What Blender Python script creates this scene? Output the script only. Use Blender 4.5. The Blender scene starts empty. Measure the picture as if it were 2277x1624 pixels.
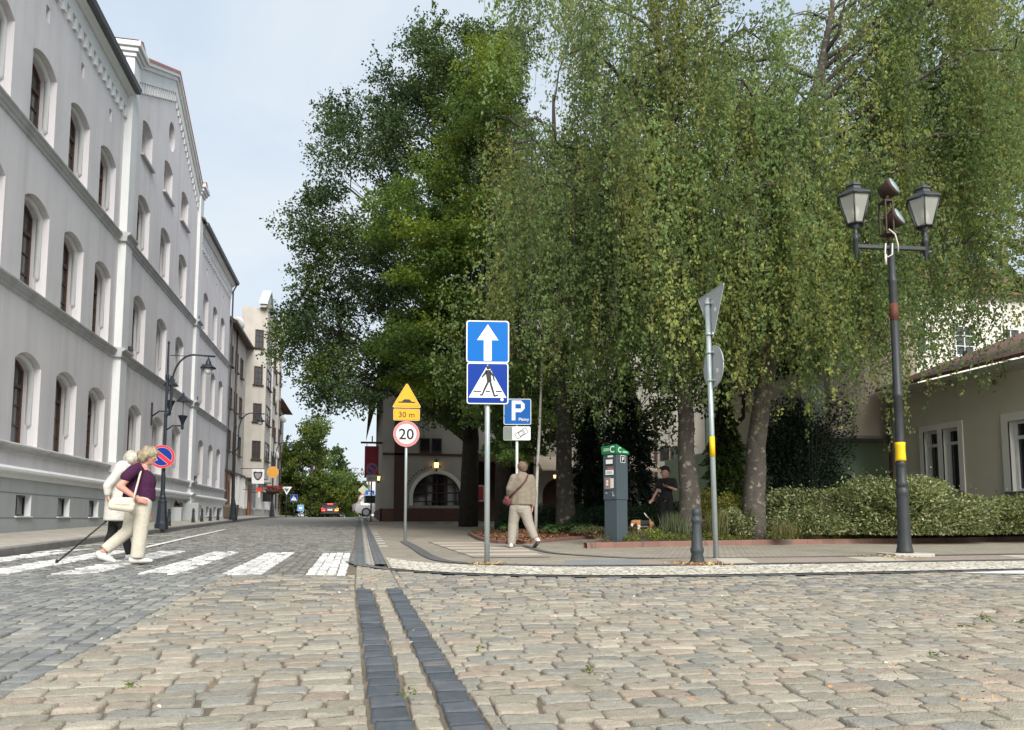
import bpy, bmesh, math, random
import numpy as np
from mathutils import Vector, Matrix
from mathutils.geometry import tessellate_polygon
RNG = np.random.default_rng(7)
random.seed(7)
scene = bpy.context.scene
COL = scene.collection
R = math.radians

# ---------------------------------------------------------------- camera model (photo measured on a 2277 x 1624 grid)
YAW, PITCH, FOC, CX, CY, CAMH = R(11.58), R(5.0), 1650.0, 1138.0, 1012.0, 0.65
CF = np.array([math.sin(YAW)*math.cos(PITCH), math.cos(YAW)*math.cos(PITCH), math.sin(PITCH)])
CR = np.array([math.cos(YAW), -math.sin(YAW), 0.0])
CU = np.cross(CR, CF)
CO = np.array([0.0, 0.0, CAMH])
GT = [(-60, -1.3), (0, -.15), (5, -.048), (7, -.012), (8.5, .004), (10, .02), (14, .075), (18, .14), (25, .26), (32, .385), (46, .63), (60, .82), (80, .93), (95, .93), (120, .6), (200, -1.5), (300, -2.0), (2500, -2.0)]
GY = np.array([a for a, b in GT], float); GZ = np.array([b for a, b in GT], float)
def g(y): return float(np.interp(y, GY, GZ))
def ray(x, y): return CF + (x-CX)/FOC*CR - (y-CY)/FOC*CU
def at(x, y, d): return CO + ray(x, y)*d                  # point seen at (x, y), d metres along the view axis
def on_ground(x, y, off=0.0):                             # where a photo point lies on the (gently rising) ground
    d = ray(x, y); t = np.linspace(1, 150, 40000)
    k = int(np.argmax(CO[2]+d[2]*t <= np.interp(d[1]*t, GY, GZ)+off))
    return CO + d*t[k]
def rot_away(x, y): return -math.atan2(x, y)              # z rotation whose local y axis points away from the viewer

# ---------------------------------------------------------------- materials
MATS = {}
def mat(name, col, rough=.75, var=.10, scale=6., bump=0., bscale=80., metal=0., attr=False, spec=.4, var2=None, coat=0., streak=0.):
    if name in MATS: return MATS[name]
    m = bpy.data.materials.new(name); m.use_nodes = True; nt = m.node_tree; N = nt.nodes; L = nt.links
    b = N['Principled BSDF']; b.inputs['Roughness'].default_value = rough; b.inputs['Metallic'].default_value = metal
    b.inputs['Specular IOR Level'].default_value = spec
    if coat: b.inputs['Coat Weight'].default_value = coat; b.inputs['Coat Roughness'].default_value = .08
    tc = N.new('ShaderNodeTexCoord')
    if attr:
        a = N.new('ShaderNodeAttribute'); a.attribute_name = 'col'; src = a.outputs['Color']
    else:
        rgb = N.new('ShaderNodeRGB'); rgb.outputs[0].default_value = (*col, 1); src = rgb.outputs[0]
    if var > 0:
        n = N.new('ShaderNodeTexNoise'); n.inputs['Scale'].default_value = scale; n.inputs['Detail'].default_value = 6; n.inputs['Roughness'].default_value = .65
        L.new(tc.outputs['Object'], n.inputs['Vector'])
        mr = N.new('ShaderNodeMapRange'); mr.inputs[1].default_value = .25; mr.inputs[2].default_value = .75
        mr.inputs[3].default_value = 1-var; mr.inputs[4].default_value = 1+var; L.new(n.outputs['Fac'], mr.inputs[0])
        mx = N.new('ShaderNodeMix'); mx.data_type = 'RGBA'; mx.blend_type = 'MULTIPLY'; mx.inputs[0].default_value = 1
        L.new(src, mx.inputs[6]); L.new(mr.outputs[0], mx.inputs[7]); src = mx.outputs[2]
    if streak > 0:
        mp = N.new('ShaderNodeMapping'); mp.inputs['Scale'].default_value = (1.6, 1.6, .12); L.new(tc.outputs['Object'], mp.inputs['Vector'])
        n3 = N.new('ShaderNodeTexNoise'); n3.inputs['Scale'].default_value = 1.3; n3.inputs['Detail'].default_value = 7; L.new(mp.outputs[0], n3.inputs['Vector'])
        mr3 = N.new('ShaderNodeMapRange'); mr3.inputs[1].default_value = .45; mr3.inputs[2].default_value = .8; mr3.inputs[3].default_value = 1; mr3.inputs[4].default_value = 1-streak
        L.new(n3.outputs['Fac'], mr3.inputs[0])
        mx3 = N.new('ShaderNodeMix'); mx3.data_type = 'RGBA'; mx3.blend_type = 'MULTIPLY'; mx3.inputs[0].default_value = 1
        L.new(src, mx3.inputs[6]); L.new(mr3.outputs[0], mx3.inputs[7]); src = mx3.outputs[2]
    if var2:                                              # a second colour in patches (rust, moss, dirt)
        n2 = N.new('ShaderNodeTexNoise'); n2.inputs['Scale'].default_value = var2[1]; n2.inputs['Detail'].default_value = 8
        L.new(tc.outputs['Object'], n2.inputs['Vector'])
        r2 = N.new('ShaderNodeMapRange'); r2.inputs[1].default_value = var2[2]; r2.inputs[2].default_value = var2[2]+.14; L.new(n2.outputs['Fac'], r2.inputs[0])
        m2 = N.new('ShaderNodeMix'); m2.data_type = 'RGBA'; L.new(r2.outputs[0], m2.inputs[0]); L.new(src, m2.inputs[6]); m2.inputs[7].default_value = (*var2[0], 1); src = m2.outputs[2]
    L.new(src, b.inputs['Base Color'])
    if bump > 0:
        n4 = N.new('ShaderNodeTexNoise'); n4.inputs['Scale'].default_value = bscale; n4.inputs['Detail'].default_value = 5; L.new(tc.outputs['Object'], n4.inputs['Vector'])
        bp = N.new('ShaderNodeBump'); bp.inputs['Strength'].default_value = bump; bp.inputs['Distance'].default_value = .02
        L.new(n4.outputs['Fac'], bp.inputs['Height']); L.new(bp.outputs[0], b.inputs['Normal'])
    MATS[name] = m; return m
def leafmat(name, trans=.35, rough=.55):
    if name in MATS: return MATS[name]
    m = bpy.data.materials.new(name); m.use_nodes = True; nt = m.node_tree; N = nt.nodes; L = nt.links
    b = N['Principled BSDF']; b.inputs['Roughness'].default_value = rough; b.inputs['Specular IOR Level'].default_value = .25
    a = N.new('ShaderNodeAttribute'); a.attribute_name = 'col'; L.new(a.outputs['Color'], b.inputs['Base Color'])
    t = N.new('ShaderNodeBsdfTranslucent'); hs = N.new('ShaderNodeHueSaturation'); hs.inputs['Value'].default_value = 1.7; hs.inputs['Hue'].default_value = .485
    L.new(a.outputs['Color'], hs.inputs['Color']); L.new(hs.outputs[0], t.inputs['Color'])
    mx = N.new('ShaderNodeMixShader'); mx.inputs[0].default_value = trans
    L.new(b.outputs[0], mx.inputs[1]); L.new(t.outputs[0], mx.inputs[2]); L.new(mx.outputs[0], N['Material Output'].inputs['Surface'])
    MATS[name] = m; return m
def emis(name, col, s):
    if name in MATS: return MATS[name]
    m = mat(name, col, .4, 0); b = m.node_tree.nodes['Principled BSDF']
    b.inputs['Emission Color'].default_value = (*col, 1); b.inputs['Emission Strength'].default_value = s
    return m
def setts(name, cols, mortar, size, bump=.5, off=.5, rot=0., var=.12, warp=.25):
    """small stone setts or slabs: joints, a tone per stone, worn surface"""
    if name in MATS: return MATS[name]
    m = bpy.data.materials.new(name); m.use_nodes = True; nt = m.node_tree; N = nt.nodes; L = nt.links
    b = N['Principled BSDF']; b.inputs['Roughness'].default_value = .8; b.inputs['Specular IOR Level'].default_value = .35
    tc = N.new('ShaderNodeTexCoord'); mp = N.new('ShaderNodeMapping'); mp.inputs['Rotation'].default_value = (0, 0, rot); L.new(tc.outputs['Object'], mp.inputs['Vector'])
    n0 = N.new('ShaderNodeTexNoise'); n0.inputs['Scale'].default_value = 3.; n0.inputs['Detail'].default_value = 4; L.new(mp.outputs[0], n0.inputs['Vector'])
    ad = N.new('ShaderNodeVectorMath'); ad.operation = 'MULTIPLY_ADD'; L.new(n0.outputs['Color'], ad.inputs[0]); ad.inputs[1].default_value = (warp*size[0],)*3; L.new(mp.outputs[0], ad.inputs[2])
    br = N.new('ShaderNodeTexBrick'); L.new(ad.outputs[0], br.inputs['Vector'])
    br.inputs['Scale'].default_value = 1; br.inputs['Brick Width'].default_value = size[0]; br.inputs['Row Height'].default_value = size[1]
    br.inputs['Mortar Size'].default_value = size[2]; br.inputs['Mortar Smooth'].default_value = .3; br.offset = off
    br.inputs['Color1'].default_value = (*cols[0], 1); br.inputs['Color2'].default_value = (*cols[1], 1); br.inputs['Mortar'].default_value = (*mortar, 1)
    n = N.new('ShaderNodeTexNoise'); n.inputs['Scale'].default_value = 1.7; n.inputs['Detail'].default_value = 8; n.inputs['Roughness'].default_value = .7; L.new(tc.outputs['Object'], n.inputs['Vector'])
    mr = N.new('ShaderNodeMapRange'); mr.inputs[1].default_value = .25; mr.inputs[2].default_value = .75; mr.inputs[3].default_value = 1-var; mr.inputs[4].default_value = 1+var; L.new(n.outputs['Fac'], mr.inputs[0])
    mx = N.new('ShaderNodeMix'); mx.data_type = 'RGBA'; mx.blend_type = 'MULTIPLY'; mx.inputs[0].default_value = 1; L.new(br.outputs['Color'], mx.inputs[6]); L.new(mr.outputs[0], mx.inputs[7])
    L.new(mx.outputs[2], b.inputs['Base Color'])
    iv = N.new('ShaderNodeMath'); iv.operation = 'SUBTRACT'; iv.inputs[0].default_value = 1; L.new(br.outputs['Fac'], iv.inputs[1])
    bp = N.new('ShaderNodeBump'); bp.inputs['Strength'].default_value = bump; bp.inputs['Distance'].default_value = .012; L.new(iv.outputs[0], bp.inputs['Height']); L.new(bp.outputs[0], b.inputs['Normal'])
    MATS[name] = m; return m
def mosaic(name, cols, mortar, scale):
    if name in MATS: return MATS[name]
    m = bpy.data.materials.new(name); m.use_nodes = True; nt = m.node_tree; N = nt.nodes; L = nt.links
    b = N['Principled BSDF']; b.inputs['Roughness'].default_value = .8
    tc = N.new('ShaderNodeTexCoord')
    v = N.new('ShaderNodeTexVoronoi'); v.inputs['Scale'].default_value = scale; L.new(tc.outputs['Object'], v.inputs['Vector'])
    e = N.new('ShaderNodeTexVoronoi'); e.feature = 'DISTANCE_TO_EDGE'; e.inputs['Scale'].default_value = scale; L.new(tc.outputs['Object'], e.inputs['Vector'])
    cr = N.new('ShaderNodeValToRGB'); cr.color_ramp.elements[0].color = (*cols[0], 1); cr.color_ramp.elements[1].color = (*cols[1], 1)
    sp = N.new('ShaderNodeSeparateColor'); L.new(v.outputs['Color'], sp.inputs[0]); L.new(sp.outputs[0], cr.inputs[0])
    mr = N.new('ShaderNodeMapRange'); mr.inputs[1].default_value = .03; mr.inputs[2].default_value = .12; L.new(e.outputs['Distance'], mr.inputs[0])
    mx = N.new('ShaderNodeMix'); mx.data_type = 'RGBA'; L.new(mr.outputs[0], mx.inputs[0]); mx.inputs[6].default_value = (*mortar, 1); L.new(cr.outputs[0], mx.inputs[7])
    n = N.new('ShaderNodeTexNoise'); n.inputs['Scale'].default_value = 1.5; n.inputs['Detail'].default_value = 7; L.new(tc.outputs['Object'], n.inputs['Vector'])
    r2 = N.new('ShaderNodeMapRange'); r2.inputs[1].default_value = .5; r2.inputs[2].default_value = .75; r2.inputs[4].default_value = .45; L.new(n.outputs['Fac'], r2.inputs[0])
    m2 = N.new('ShaderNodeMix'); m2.data_type = 'RGBA'; L.new(r2.outputs[0], m2.inputs[0]); L.new(mx.outputs[2], m2.inputs[6]); m2.inputs[7].default_value = (.36, .30, .2, 1)
    L.new(m2.outputs[2], b.inputs['Base Color'])
    bp = N.new('ShaderNodeBump'); bp.inputs['Strength'].default_value = .7; bp.inputs['Distance'].default_value = .015; L.new(mr.outputs[0], bp.inputs['Height']); L.new(bp.outputs[0], b.inputs['Normal'])
    MATS[name] = m; return m

# ---------------------------------------------------------------- objects
def tag(o, label=None, cat=None, group=None, kind=None):
    if label: o['label'] = label
    if cat: o['category'] = cat
    if group: o['group'] = group
    if kind: o['kind'] = kind
    return o
def thing(name, label, cat, loc=(0, 0, 0), rz=0., group=None):
    o = bpy.data.objects.new(name, None); COL.objects.link(o); o.empty_display_size = .2
    o.location = tuple(float(v) for v in loc); o.rotation_euler = (0, 0, rz)
    return tag(o, label, cat, group)
def copy_tree(o, parent=None):
    c = o.copy(); COL.objects.link(c)
    if parent is not None: c.parent = parent
    for ch in o.children: copy_tree(ch, c)
    return c
def mesh_obj(name, me, mats, parent=None):
    o = bpy.data.objects.new(name, me); COL.objects.link(o)
    for m in (mats if isinstance(mats, (list, tuple)) else [mats]): me.materials.append(m)
    if parent is not None: o.parent = parent
    return o
class MB:
    def __init__(s): s.v = []; s.f = []; s.m = []; s.fs = []; s.mi = 0; s.sm = False
    def add(s, vs, fs, smooth=None):
        b = len(s.v); s.v += [tuple(map(float, p)) for p in vs]
        for f in fs: s.f.append([b+i for i in f]); s.m.append(s.mi); s.fs.append(s.sm if smooth is None else smooth)
        return s
    def box(s, x0, x1, y0, y1, z0, z1):
        return s.add([(x0, y0, z0), (x1, y0, z0), (x1, y1, z0), (x0, y1, z0), (x0, y0, z1), (x1, y0, z1), (x1, y1, z1), (x0, y1, z1)],
                     [(3, 2, 1, 0), (4, 5, 6, 7), (0, 1, 5, 4), (1, 2, 6, 5), (2, 3, 7, 6), (3, 0, 4, 7)], False)
    def hexa(s, b, t):                                    # any six-sided block: four bottom and four top corners
        return s.add(list(b)+list(t), [(3, 2, 1, 0), (4, 5, 6, 7), (0, 1, 5, 4), (1, 2, 6, 5), (2, 3, 7, 6), (3, 0, 4, 7)], False)
    def tube(s, pts, rad, n=8, cap=True, smooth=True):
        P = [Vector([float(q) for q in p]) for p in pts]; k = len(P); rad = [float(q) for q in rad] if isinstance(rad, (list, tuple)) else [float(rad)]*k
        vs = []; up = None
        for i in range(k):
            t = (P[min(i+1, k-1)]-P[max(i-1, 0)])
            t = t.normalized() if t.length > 1e-9 else Vector((0, 0, 1))
            a = t.orthogonal().normalized() if up is None else (up - t*up.dot(t)).normalized()
            up = a; c = t.cross(a)
            for j in range(n):
                w = 2*math.pi*j/n; vs.append(P[i]+rad[i]*(math.cos(w)*a+math.sin(w)*c))
        fs = [(i*n+j, i*n+(j+1) % n, (i+1)*n+(j+1) % n, (i+1)*n+j) for i in range(k-1) for j in range(n)]
        s.add(vs, fs, smooth)
        if cap:
            b = len(s.v)-k*n
            for f in ([b+j for j in range(n)][::-1], [b+(k-1)*n+j for j in range(n)]): s.f.append(f); s.m.append(s.mi); s.fs.append(False)
        return s
    def lathe(s, prof, c=(0, 0, 0), n=16, smooth=True, rot=0.):
        vs = []; k = len(prof)
        for r_, z in prof:
            for j in range(n):
                w = 2*math.pi*j/n+rot; vs.append((c[0]+r_*math.cos(w), c[1]+r_*math.sin(w), c[2]+z))
        s.add(vs, [(i*n+j, i*n+(j+1) % n, (i+1)*n+(j+1) % n, (i+1)*n+j) for i in range(k-1) for j in range(n)], smooth)
        b = len(s.v)-k*n
        for f in ([b+j for j in range(n)][::-1], [b+(k-1)*n+j for j in range(n)]): s.f.append(f); s.m.append(s.mi); s.fs.append(False)
        return s
    def ball(s, c, r_, nu=12, nv=8, M=None):
        r_ = r_ if isinstance(r_, (list, tuple)) else (r_,)*3
        vs = []
        for i in range(nv+1):
            ph = math.pi*i/nv
            for j in range(nu):
                w = 2*math.pi*j/nu; p = Vector((r_[0]*math.sin(ph)*math.cos(w), r_[1]*math.sin(ph)*math.sin(w), -r_[2]*math.cos(ph)))
                if M: p = M @ p
                vs.append((c[0]+p.x, c[1]+p.y, c[2]+p.z))
        return s.add(vs, [(i*nu+j, i*nu+(j+1) % nu, (i+1)*nu+(j+1) % nu, (i+1)*nu+j) for i in range(nv) for j in range(nu)], True)
    def cap(s, a, b, ra, rb, n=10):                       # a tapered limb with round ends
        s.tube([a, b], [ra, rb], n); s.ball(a, ra, n, 6); s.ball(b, rb, n, 6); return s
    def prism(s, poly, o, u, v, w):                       # polygon in the plane (o, u, v), extruded by w
        o, u, v, w = map(Vector, (o, u, v, w)); k = len(poly)
        a = [o+u*p[0]+v*p[1] for p in poly]; vs = a+[p+w for p in a]
        return s.add(vs, [tuple(range(k))[::-1], tuple(range(k, 2*k))]+[(i, (i+1) % k, k+(i+1) % k, k+i) for i in range(k)], False)
    def face(s, pts): return s.add(pts, [tuple(range(len(pts)))], False)
    def holed(s, loops, o, u, v):                         # flat sheet with holes
        L3 = [[Vector((p[0], p[1], 0)) for p in l] for l in loops]
        o, u, v = map(Vector, (o, u, v)); flat = [o+u*p.x+v*p.y for l in L3 for p in l]
        tris = tessellate_polygon(L3)
        n = u.cross(v); out = []
        for t in tris:
            a, b, c = (flat[i] for i in t)
            out.append(t if (b-a).cross(c-a).dot(n) > 0 else (t[2], t[1], t[0]))
        return s.add(flat, out, False)
    def text(s, txt, size, o, u, v, align='CENTER', bold=0.):
        o, u, v = map(Vector, (o, u, v))
        vs, fs = text_geo(txt, align, bold)
        return s.add([o+u*(p[0]*size)+v*(p[1]*size) for p in vs], fs, False)
    def build(s, name, mats, parent=None, base=(0, 0, 0), bevel=0., seg=2):
        me = bpy.data.meshes.new(name)
        me.from_pydata([(p[0]-base[0], p[1]-base[1], p[2]-base[2]) for p in s.v], [], s.f)
        me.polygons.foreach_set('material_index', s.m); me.polygons.foreach_set('use_smooth', s.fs); me.update()
        o = mesh_obj(name, me, mats, parent)
        if bevel > 0:
            b = o.modifiers.new('bevel', 'BEVEL'); b.width = bevel; b.segments = seg; b.limit_method = 'ANGLE'; b.angle_limit = R(40); b.use_clamp_overlap = True
        return o
_TXT = {}
def text_geo(txt, align, bold):
    k = (txt, align, bold)
    if k in _TXT: return _TXT[k]
    c = bpy.data.curves.new('lettering', 'FONT'); c.body = txt; c.align_x = align; c.size = 1; c.resolution_u = 3; c.offset = bold
    o = bpy.data.objects.new('lettering', c); COL.objects.link(o)
    dg = bpy.context.evaluated_depsgraph_get(); me = o.evaluated_get(dg).to_mesh()
    r_ = ([(p.co.x, p.co.y) for p in me.vertices], [tuple(p.vertices) for p in me.polygons])
    o.evaluated_get(dg).to_mesh_clear(); bpy.data.objects.remove(o); bpy.data.curves.remove(c)
    _TXT[k] = r_; return r_
def fused(name, prims, mats, parent, voxel=.012, smooth=4, colour=None):
    """one continuous skin round overlapping limbs"""
    me = bpy.data.meshes.new(name); me.from_pydata(prims.v, [], prims.f); me.update()
    o = bpy.data.objects.new(name, me); COL.objects.link(o)
    rm = o.modifiers.new('r', 'REMESH'); rm.mode = 'VOXEL'; rm.voxel_size = voxel; rm.use_smooth_shade = True
    sm = o.modifiers.new('s', 'SMOOTH'); sm.iterations = smooth; sm.factor = .5
    dg = bpy.context.evaluated_depsgraph_get(); me2 = bpy.data.meshes.new_from_object(o.evaluated_get(dg))
    bpy.data.objects.remove(o); bpy.data.meshes.remove(me); me2.name = name; me2.materials.clear()
    me2.polygons.foreach_set('use_smooth', [True]*len(me2.polygons))
    if colour:
        at_ = me2.attributes.new('col', 'FLOAT_COLOR', 'POINT')
        at_.data.foreach_set('color', np.array([(*colour(p.co), 1) for p in me2.vertices], np.float32).ravel())
    return mesh_obj(name, me2, mats, parent)
def np_mesh(name, V, F4, cols, mats, parent=None, smooth=False):
    """V (n,3), F4 (m,4) quads, cols (n,3)"""
    me = bpy.data.meshes.new(name); n, m = len(V), len(F4)
    me.vertices.add(n); me.vertices.foreach_set('co', np.ascontiguousarray(V, np.float32).ravel())
    me.loops.add(m*4); me.loops.foreach_set('vertex_index', np.ascontiguousarray(F4, np.int32).ravel())
    me.polygons.add(m); me.polygons.foreach_set('loop_start', np.arange(0, m*4, 4, dtype=np.int32))
    try: me.polygons.foreach_set('loop_total', np.full(m, 4, np.int32))
    except Exception: pass
    me.polygons.foreach_set('use_smooth', np.full(m, smooth, bool))
    me.update(calc_edges=True)
    if cols is not None:
        a = me.attributes.new('col', 'FLOAT_COLOR', 'POINT')
        a.data.foreach_set('color', np.concatenate([cols, np.ones((n, 1))], 1).astype(np.float32).ravel())
    return mesh_obj(name, me, mats, parent)
def unit(a): return a/np.maximum(np.linalg.norm(a, axis=1, keepdims=True), 1e-9)
def leaf_mesh(name, C, D, Nn, L, W, cols, m, parent=None, base=(0, 0, 0)):
    """one pointed, slightly folded leaf per row: C centre, D long axis, Nn face normal"""
    n = len(C); D = unit(D); S = unit(np.cross(D, Nn)); Nn = unit(np.cross(S, D))
    L = np.broadcast_to(L, (n,))[:, None]; W = np.broadcast_to(W, (n,))[:, None]
    C = C-np.array(base)
    V = np.stack([C-D*L*.5, C-D*L*.08+S*W*.5+Nn*W*.12, C+D*L*.5, C-D*L*.08-S*W*.5+Nn*W*.12], 1).reshape(-1, 3)
    F4 = np.arange(n*4).reshape(n, 4)
    return np_mesh(name, V, F4, np.repeat(cols, 4, 0), m, parent)
# ---------------------------------------------------------------- camera, sky, sun
cam = bpy.data.cameras.new('camera'); cam_o = bpy.data.objects.new('camera', cam); COL.objects.link(cam_o)
cam.sensor_fit = 'HORIZONTAL'; cam.sensor_width = 36; cam.lens = 36*FOC/2277
cam.shift_x = 0; cam.shift_y = (CY-812.0)/2277
cam.clip_start = .05; cam.clip_end = 5000
cam_o.matrix_world = Matrix(((CR[0], CU[0], -CF[0], CO[0]), (CR[1], CU[1], -CF[1], CO[1]), (CR[2], CU[2], -CF[2], CO[2]), (0, 0, 0, 1)))
scene.camera = cam_o
SUN_EL, SUN_AZ = R(38), R(174)                            # azimuth measured clockwise from +Y: behind the viewer, to the right
w = bpy.data.worlds.new("World"); scene.world = w; w.use_nodes = True
nt = w.node_tree; N = nt.nodes; L = nt.links; N.clear()
out = N.new('ShaderNodeOutputWorld'); bg = N.new('ShaderNodeBackground'); bg.inputs['Strength'].default_value = .1
sky = N.new('ShaderNodeTexSky'); sky.sky_type = 'NISHITA'; sky.sun_disc = False; sky.sun_elevation = SUN_EL; sky.sun_rotation = SUN_AZ
sky.air_density = 1.0; sky.dust_density = 2.0; sky.ozone_density = 1.0
tc = N.new('ShaderNodeTexCoord')
mp = N.new('ShaderNodeMapping'); mp.inputs['Scale'].default_value = (1.0, 1.0, 2.2); mp.inputs['Location'].default_value = (.35, .2, .1)
L.new(tc.outputs['Generated'], mp.inputs['Vector'])
n1 = N.new('ShaderNodeTexNoise'); n1.inputs['Scale'].default_value = 1.9; n1.inputs['Detail'].default_value = 9; n1.inputs['Roughness'].default_value = .52; n1.inputs['Distortion'].default_value = .4
L.new(mp.outputs[0], n1.inputs['Vector'])
cr = N.new('ShaderNodeValToRGB'); e = cr.color_ramp.elements
e[0].position = .38; e[0].color = (4.35, 5.15, 6.15, 1); e[1].position = .64; e[1].color = (5.75, 6.15, 6.4, 1)
c2 = e.new(.5); c2.color = (5.0, 5.65, 6.3, 1)
L.new(n1.outputs['Fac'], cr.inputs[0])
# thin bright veil towards the horizon
sx = N.new('ShaderNodeSeparateXYZ'); L.new(tc.outputs['Generated'], sx.inputs[0])
hz = N.new('ShaderNodeMapRange'); hz.inputs[1].default_value = .0; hz.inputs[2].default_value = .42; hz.inputs[3].default_value = .75; hz.inputs[4].default_value = 0.; L.new(sx.outputs['Z'], hz.inputs[0])
mh = N.new('ShaderNodeMix'); mh.data_type = 'RGBA'; L.new(hz.outputs[0], mh.inputs[0]); L.new(cr.outputs[0], mh.inputs[6]); mh.inputs[7].default_value = (5.85, 6.3, 6.5, 1)
mxs = N.new('ShaderNodeMix'); mxs.data_type = 'RGBA'; mxs.inputs[0].default_value = .9
L.new(sky.outputs[0], mxs.inputs[6]); L.new(mh.outputs[2], mxs.inputs[7]); L.new(mxs.outputs[2], bg.inputs['Color']); L.new(bg.outputs[0], out.inputs['Surface'])
sl = bpy.data.lights.new('sun', 'SUN'); sl.energy = 3.6; sl.angle = R(35); sl.color = (1, .95, .87)
so = bpy.data.objects.new('sun', sl); COL.objects.link(so); so.location = (6, -10, 30)
sd = Vector((math.sin(SUN_AZ)*math.cos(SUN_EL), math.cos(SUN_AZ)*math.cos(SUN_EL), math.sin(SUN_EL)))
so.rotation_euler = (-sd).to_track_quat('-Z', 'Y').to_euler()
scene.view_settings.view_transform = 'Standard'; scene.view_settings.look = 'None'; scene.view_settings.exposure = 0.62; scene.view_settings.gamma = 1
scene.cycles.max_bounces = 8; scene.cycles.diffuse_bounces = 4; scene.cycles.glossy_bounces = 3; scene.cycles.transmission_bounces = 4; scene.cycles.use_denoising = True
# ---------------------------------------------------------------- ground, roads, pavements
def gz(y): return np.interp(y, GY, GZ)
def sheet(name, X, Y, off, m, kind='structure', warp=None):
    """grid following the ground; X may be a list of arrays (one row of x per y)"""
    X = np.asarray(X, float); Y = np.asarray(Y, float)
    if X.ndim == 1: X = np.repeat(X[None, :], len(Y), 0)
    if Y.ndim == 1: Y = np.repeat(Y[:, None], X.shape[1], 1)
    Z = gz(Y)+off
    ny, nx = X.shape; V = np.stack([X, Y, Z], -1).reshape(-1, 3)
    i = np.arange((ny-1)*nx).reshape(ny-1, nx)[:, :-1].ravel()
    return tag(np_mesh(name, V, np.stack([i, i+1, i+nx+1, i+nx], 1), None, m), kind=kind)
def ribbon(name, pts, width, off, m, kind='structure'):
    P = np.array([[p[0], p[1]] for p in pts], float); d = np.r_[0, np.cumsum(np.hypot(*np.diff(P, axis=0).T))]
    t = np.linspace(0, d[-1], max(2, int(d[-1]/.2)+1)); C = np.stack([np.interp(t, d, P[:, 0]), np.interp(t, d, P[:, 1])], 1)
    for _ in range(6): C[1:-1] = (C[:-2]+2*C[1:-1]+C[2:])/4
    T = unit(np.gradient(C, axis=0)); S = np.stack([-T[:, 1], T[:, 0]], 1)
    A, B = C-S*width/2, C+S*width/2
    return sheet(name, np.stack([A[:, 0], B[:, 0]], 1), np.stack([A[:, 1], B[:, 1]], 1), off, m, kind)
soil_joint = mat('joint soil', (.15, .125, .092), .95, .35, 2.2, .6, 60, var2=((.23, .17, .105), 1.1, .54))
YS = np.unique(np.r_[GY, np.arange(0, 130, 2.)])
sheet('ground', [-1500, -60, -30, -12, 0, 12, 30, 60, 1500], YS, -.015, soil_joint)

stone_m = mat('cobble granite', (1, 1, 1), .78, .2, 24, .7, 110, attr=True, spec=.3, var2=((.23, .19, .14), 2.4, .69))
paint_m = mat('worn white road paint', (1, 1, 1), .7, .12, 9, .35, 120, attr=True, spec=.3)
def stone_mesh(name, S, m, K, fl=1.):
    """S rows: cx, cy, hx, hy, angle, r, g, b -> rounded, uneven stones bedded in the ground"""
    S = np.asarray(S, float); S[:, 0] += np.clip(7.3-S[:, 1], 0, None)*.017
    dep = S[:, 0]*math.sin(YAW)+S[:, 1]*math.cos(YAW); lat = S[:, 0]*math.cos(YAW)-S[:, 1]*math.sin(YAW)
    S = S[(dep > .7) & (np.abs(lat) < dep*.84+1.2)]; n = len(S)
    s1 = np.array({8: [-1, -.965, -.8, -.27, .27, .8, .965, 1], 6: [-1, -.955, -.72, .72, .955, 1], 4: [-1, -.9, .9, 1]}[K], float)
    s, t = np.meshgrid(s1, s1); s = s.ravel(); t = t.ravel()
    ring = np.maximum(abs(s), abs(t)) > .99
    k = .07*fl
    px = s*(1-k*t**2*s**2); py = t*(1-k*s**2*t**2)
    h = -.0022*(abs(s)**9+abs(t)**9); h *= fl; h[ring] = -.03
    J = RNG.uniform(-.13, .13, (n, 4, 2))*fl                # uneven corners
    wts = np.stack([(1-s)*(1-t), (1+s)*(1-t), (1+s)*(1+t), (1-s)*(1+t)], 0)/4
    U = px[None]+J[:, :, 0] @ wts; Vv = py[None]+J[:, :, 1] @ wts
    x = U*S[:, 2:3]; y = Vv*S[:, 3:4]; c, sn = np.cos(S[:, 4:5]), np.sin(S[:, 4:5])
    X = S[:, 0:1]+x*c-y*sn; Y = S[:, 1:2]+x*sn+y*c
    tilt = RNG.normal(0, .016, (n, 2))*fl; Z = gz(Y)+h[None]+tilt[:, :1]*x+tilt[:, 1:]*y+RNG.normal(0, .0026, (n, 1))*fl+RNG.normal(0, .0017, X.shape)*(~ring)
    V = np.stack([X, Y, Z], -1).reshape(-1, 3)
    q = np.arange(K*(K-1)).reshape(K-1, K)[:, :-1].ravel(); q = np.stack([q, q+1, q+K+1, q+K], 1)
    F4 = (q[None]+(np.arange(n)*K*K)[:, None, None]).reshape(-1, 4)
    C = np.repeat(S[:, 5:8], K*K, 0)
    C = C*np.where(np.tile(ring, n), .62, 1.0)[:, None]   # outer ring of each stone coloured darker than its top
    return np_mesh(name, V, F4, C, m, None, True)
BEIGE = np.array([(.375, .335, .265), (.345, .318, .262), (.385, .335, .268), (.43, .39, .315), (.32, .30, .255), (.36, .33, .26), (.395, .325, .255), (.30, .29, .255), (.35, .325, .265)])
SLATE = np.array([(.262, .270, .258), (.222, .23, .224), (.285, .295, .28), (.33, .325, .295), (.225, .23, .23), (.265, .265, .245)])
GREYS = np.array([(.22, .215, .20), (.25, .24, .215), (.19, .19, .185), (.28, .265, .235), (.21, .2, .18)])
ANTH = np.array([(.098, .112, .128), (.085, .098, .112), (.115, .128, .142)])
def pick(P): return P[RNG.integers(len(P))]*RNG.uniform(.86, 1.14)*.90
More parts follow.
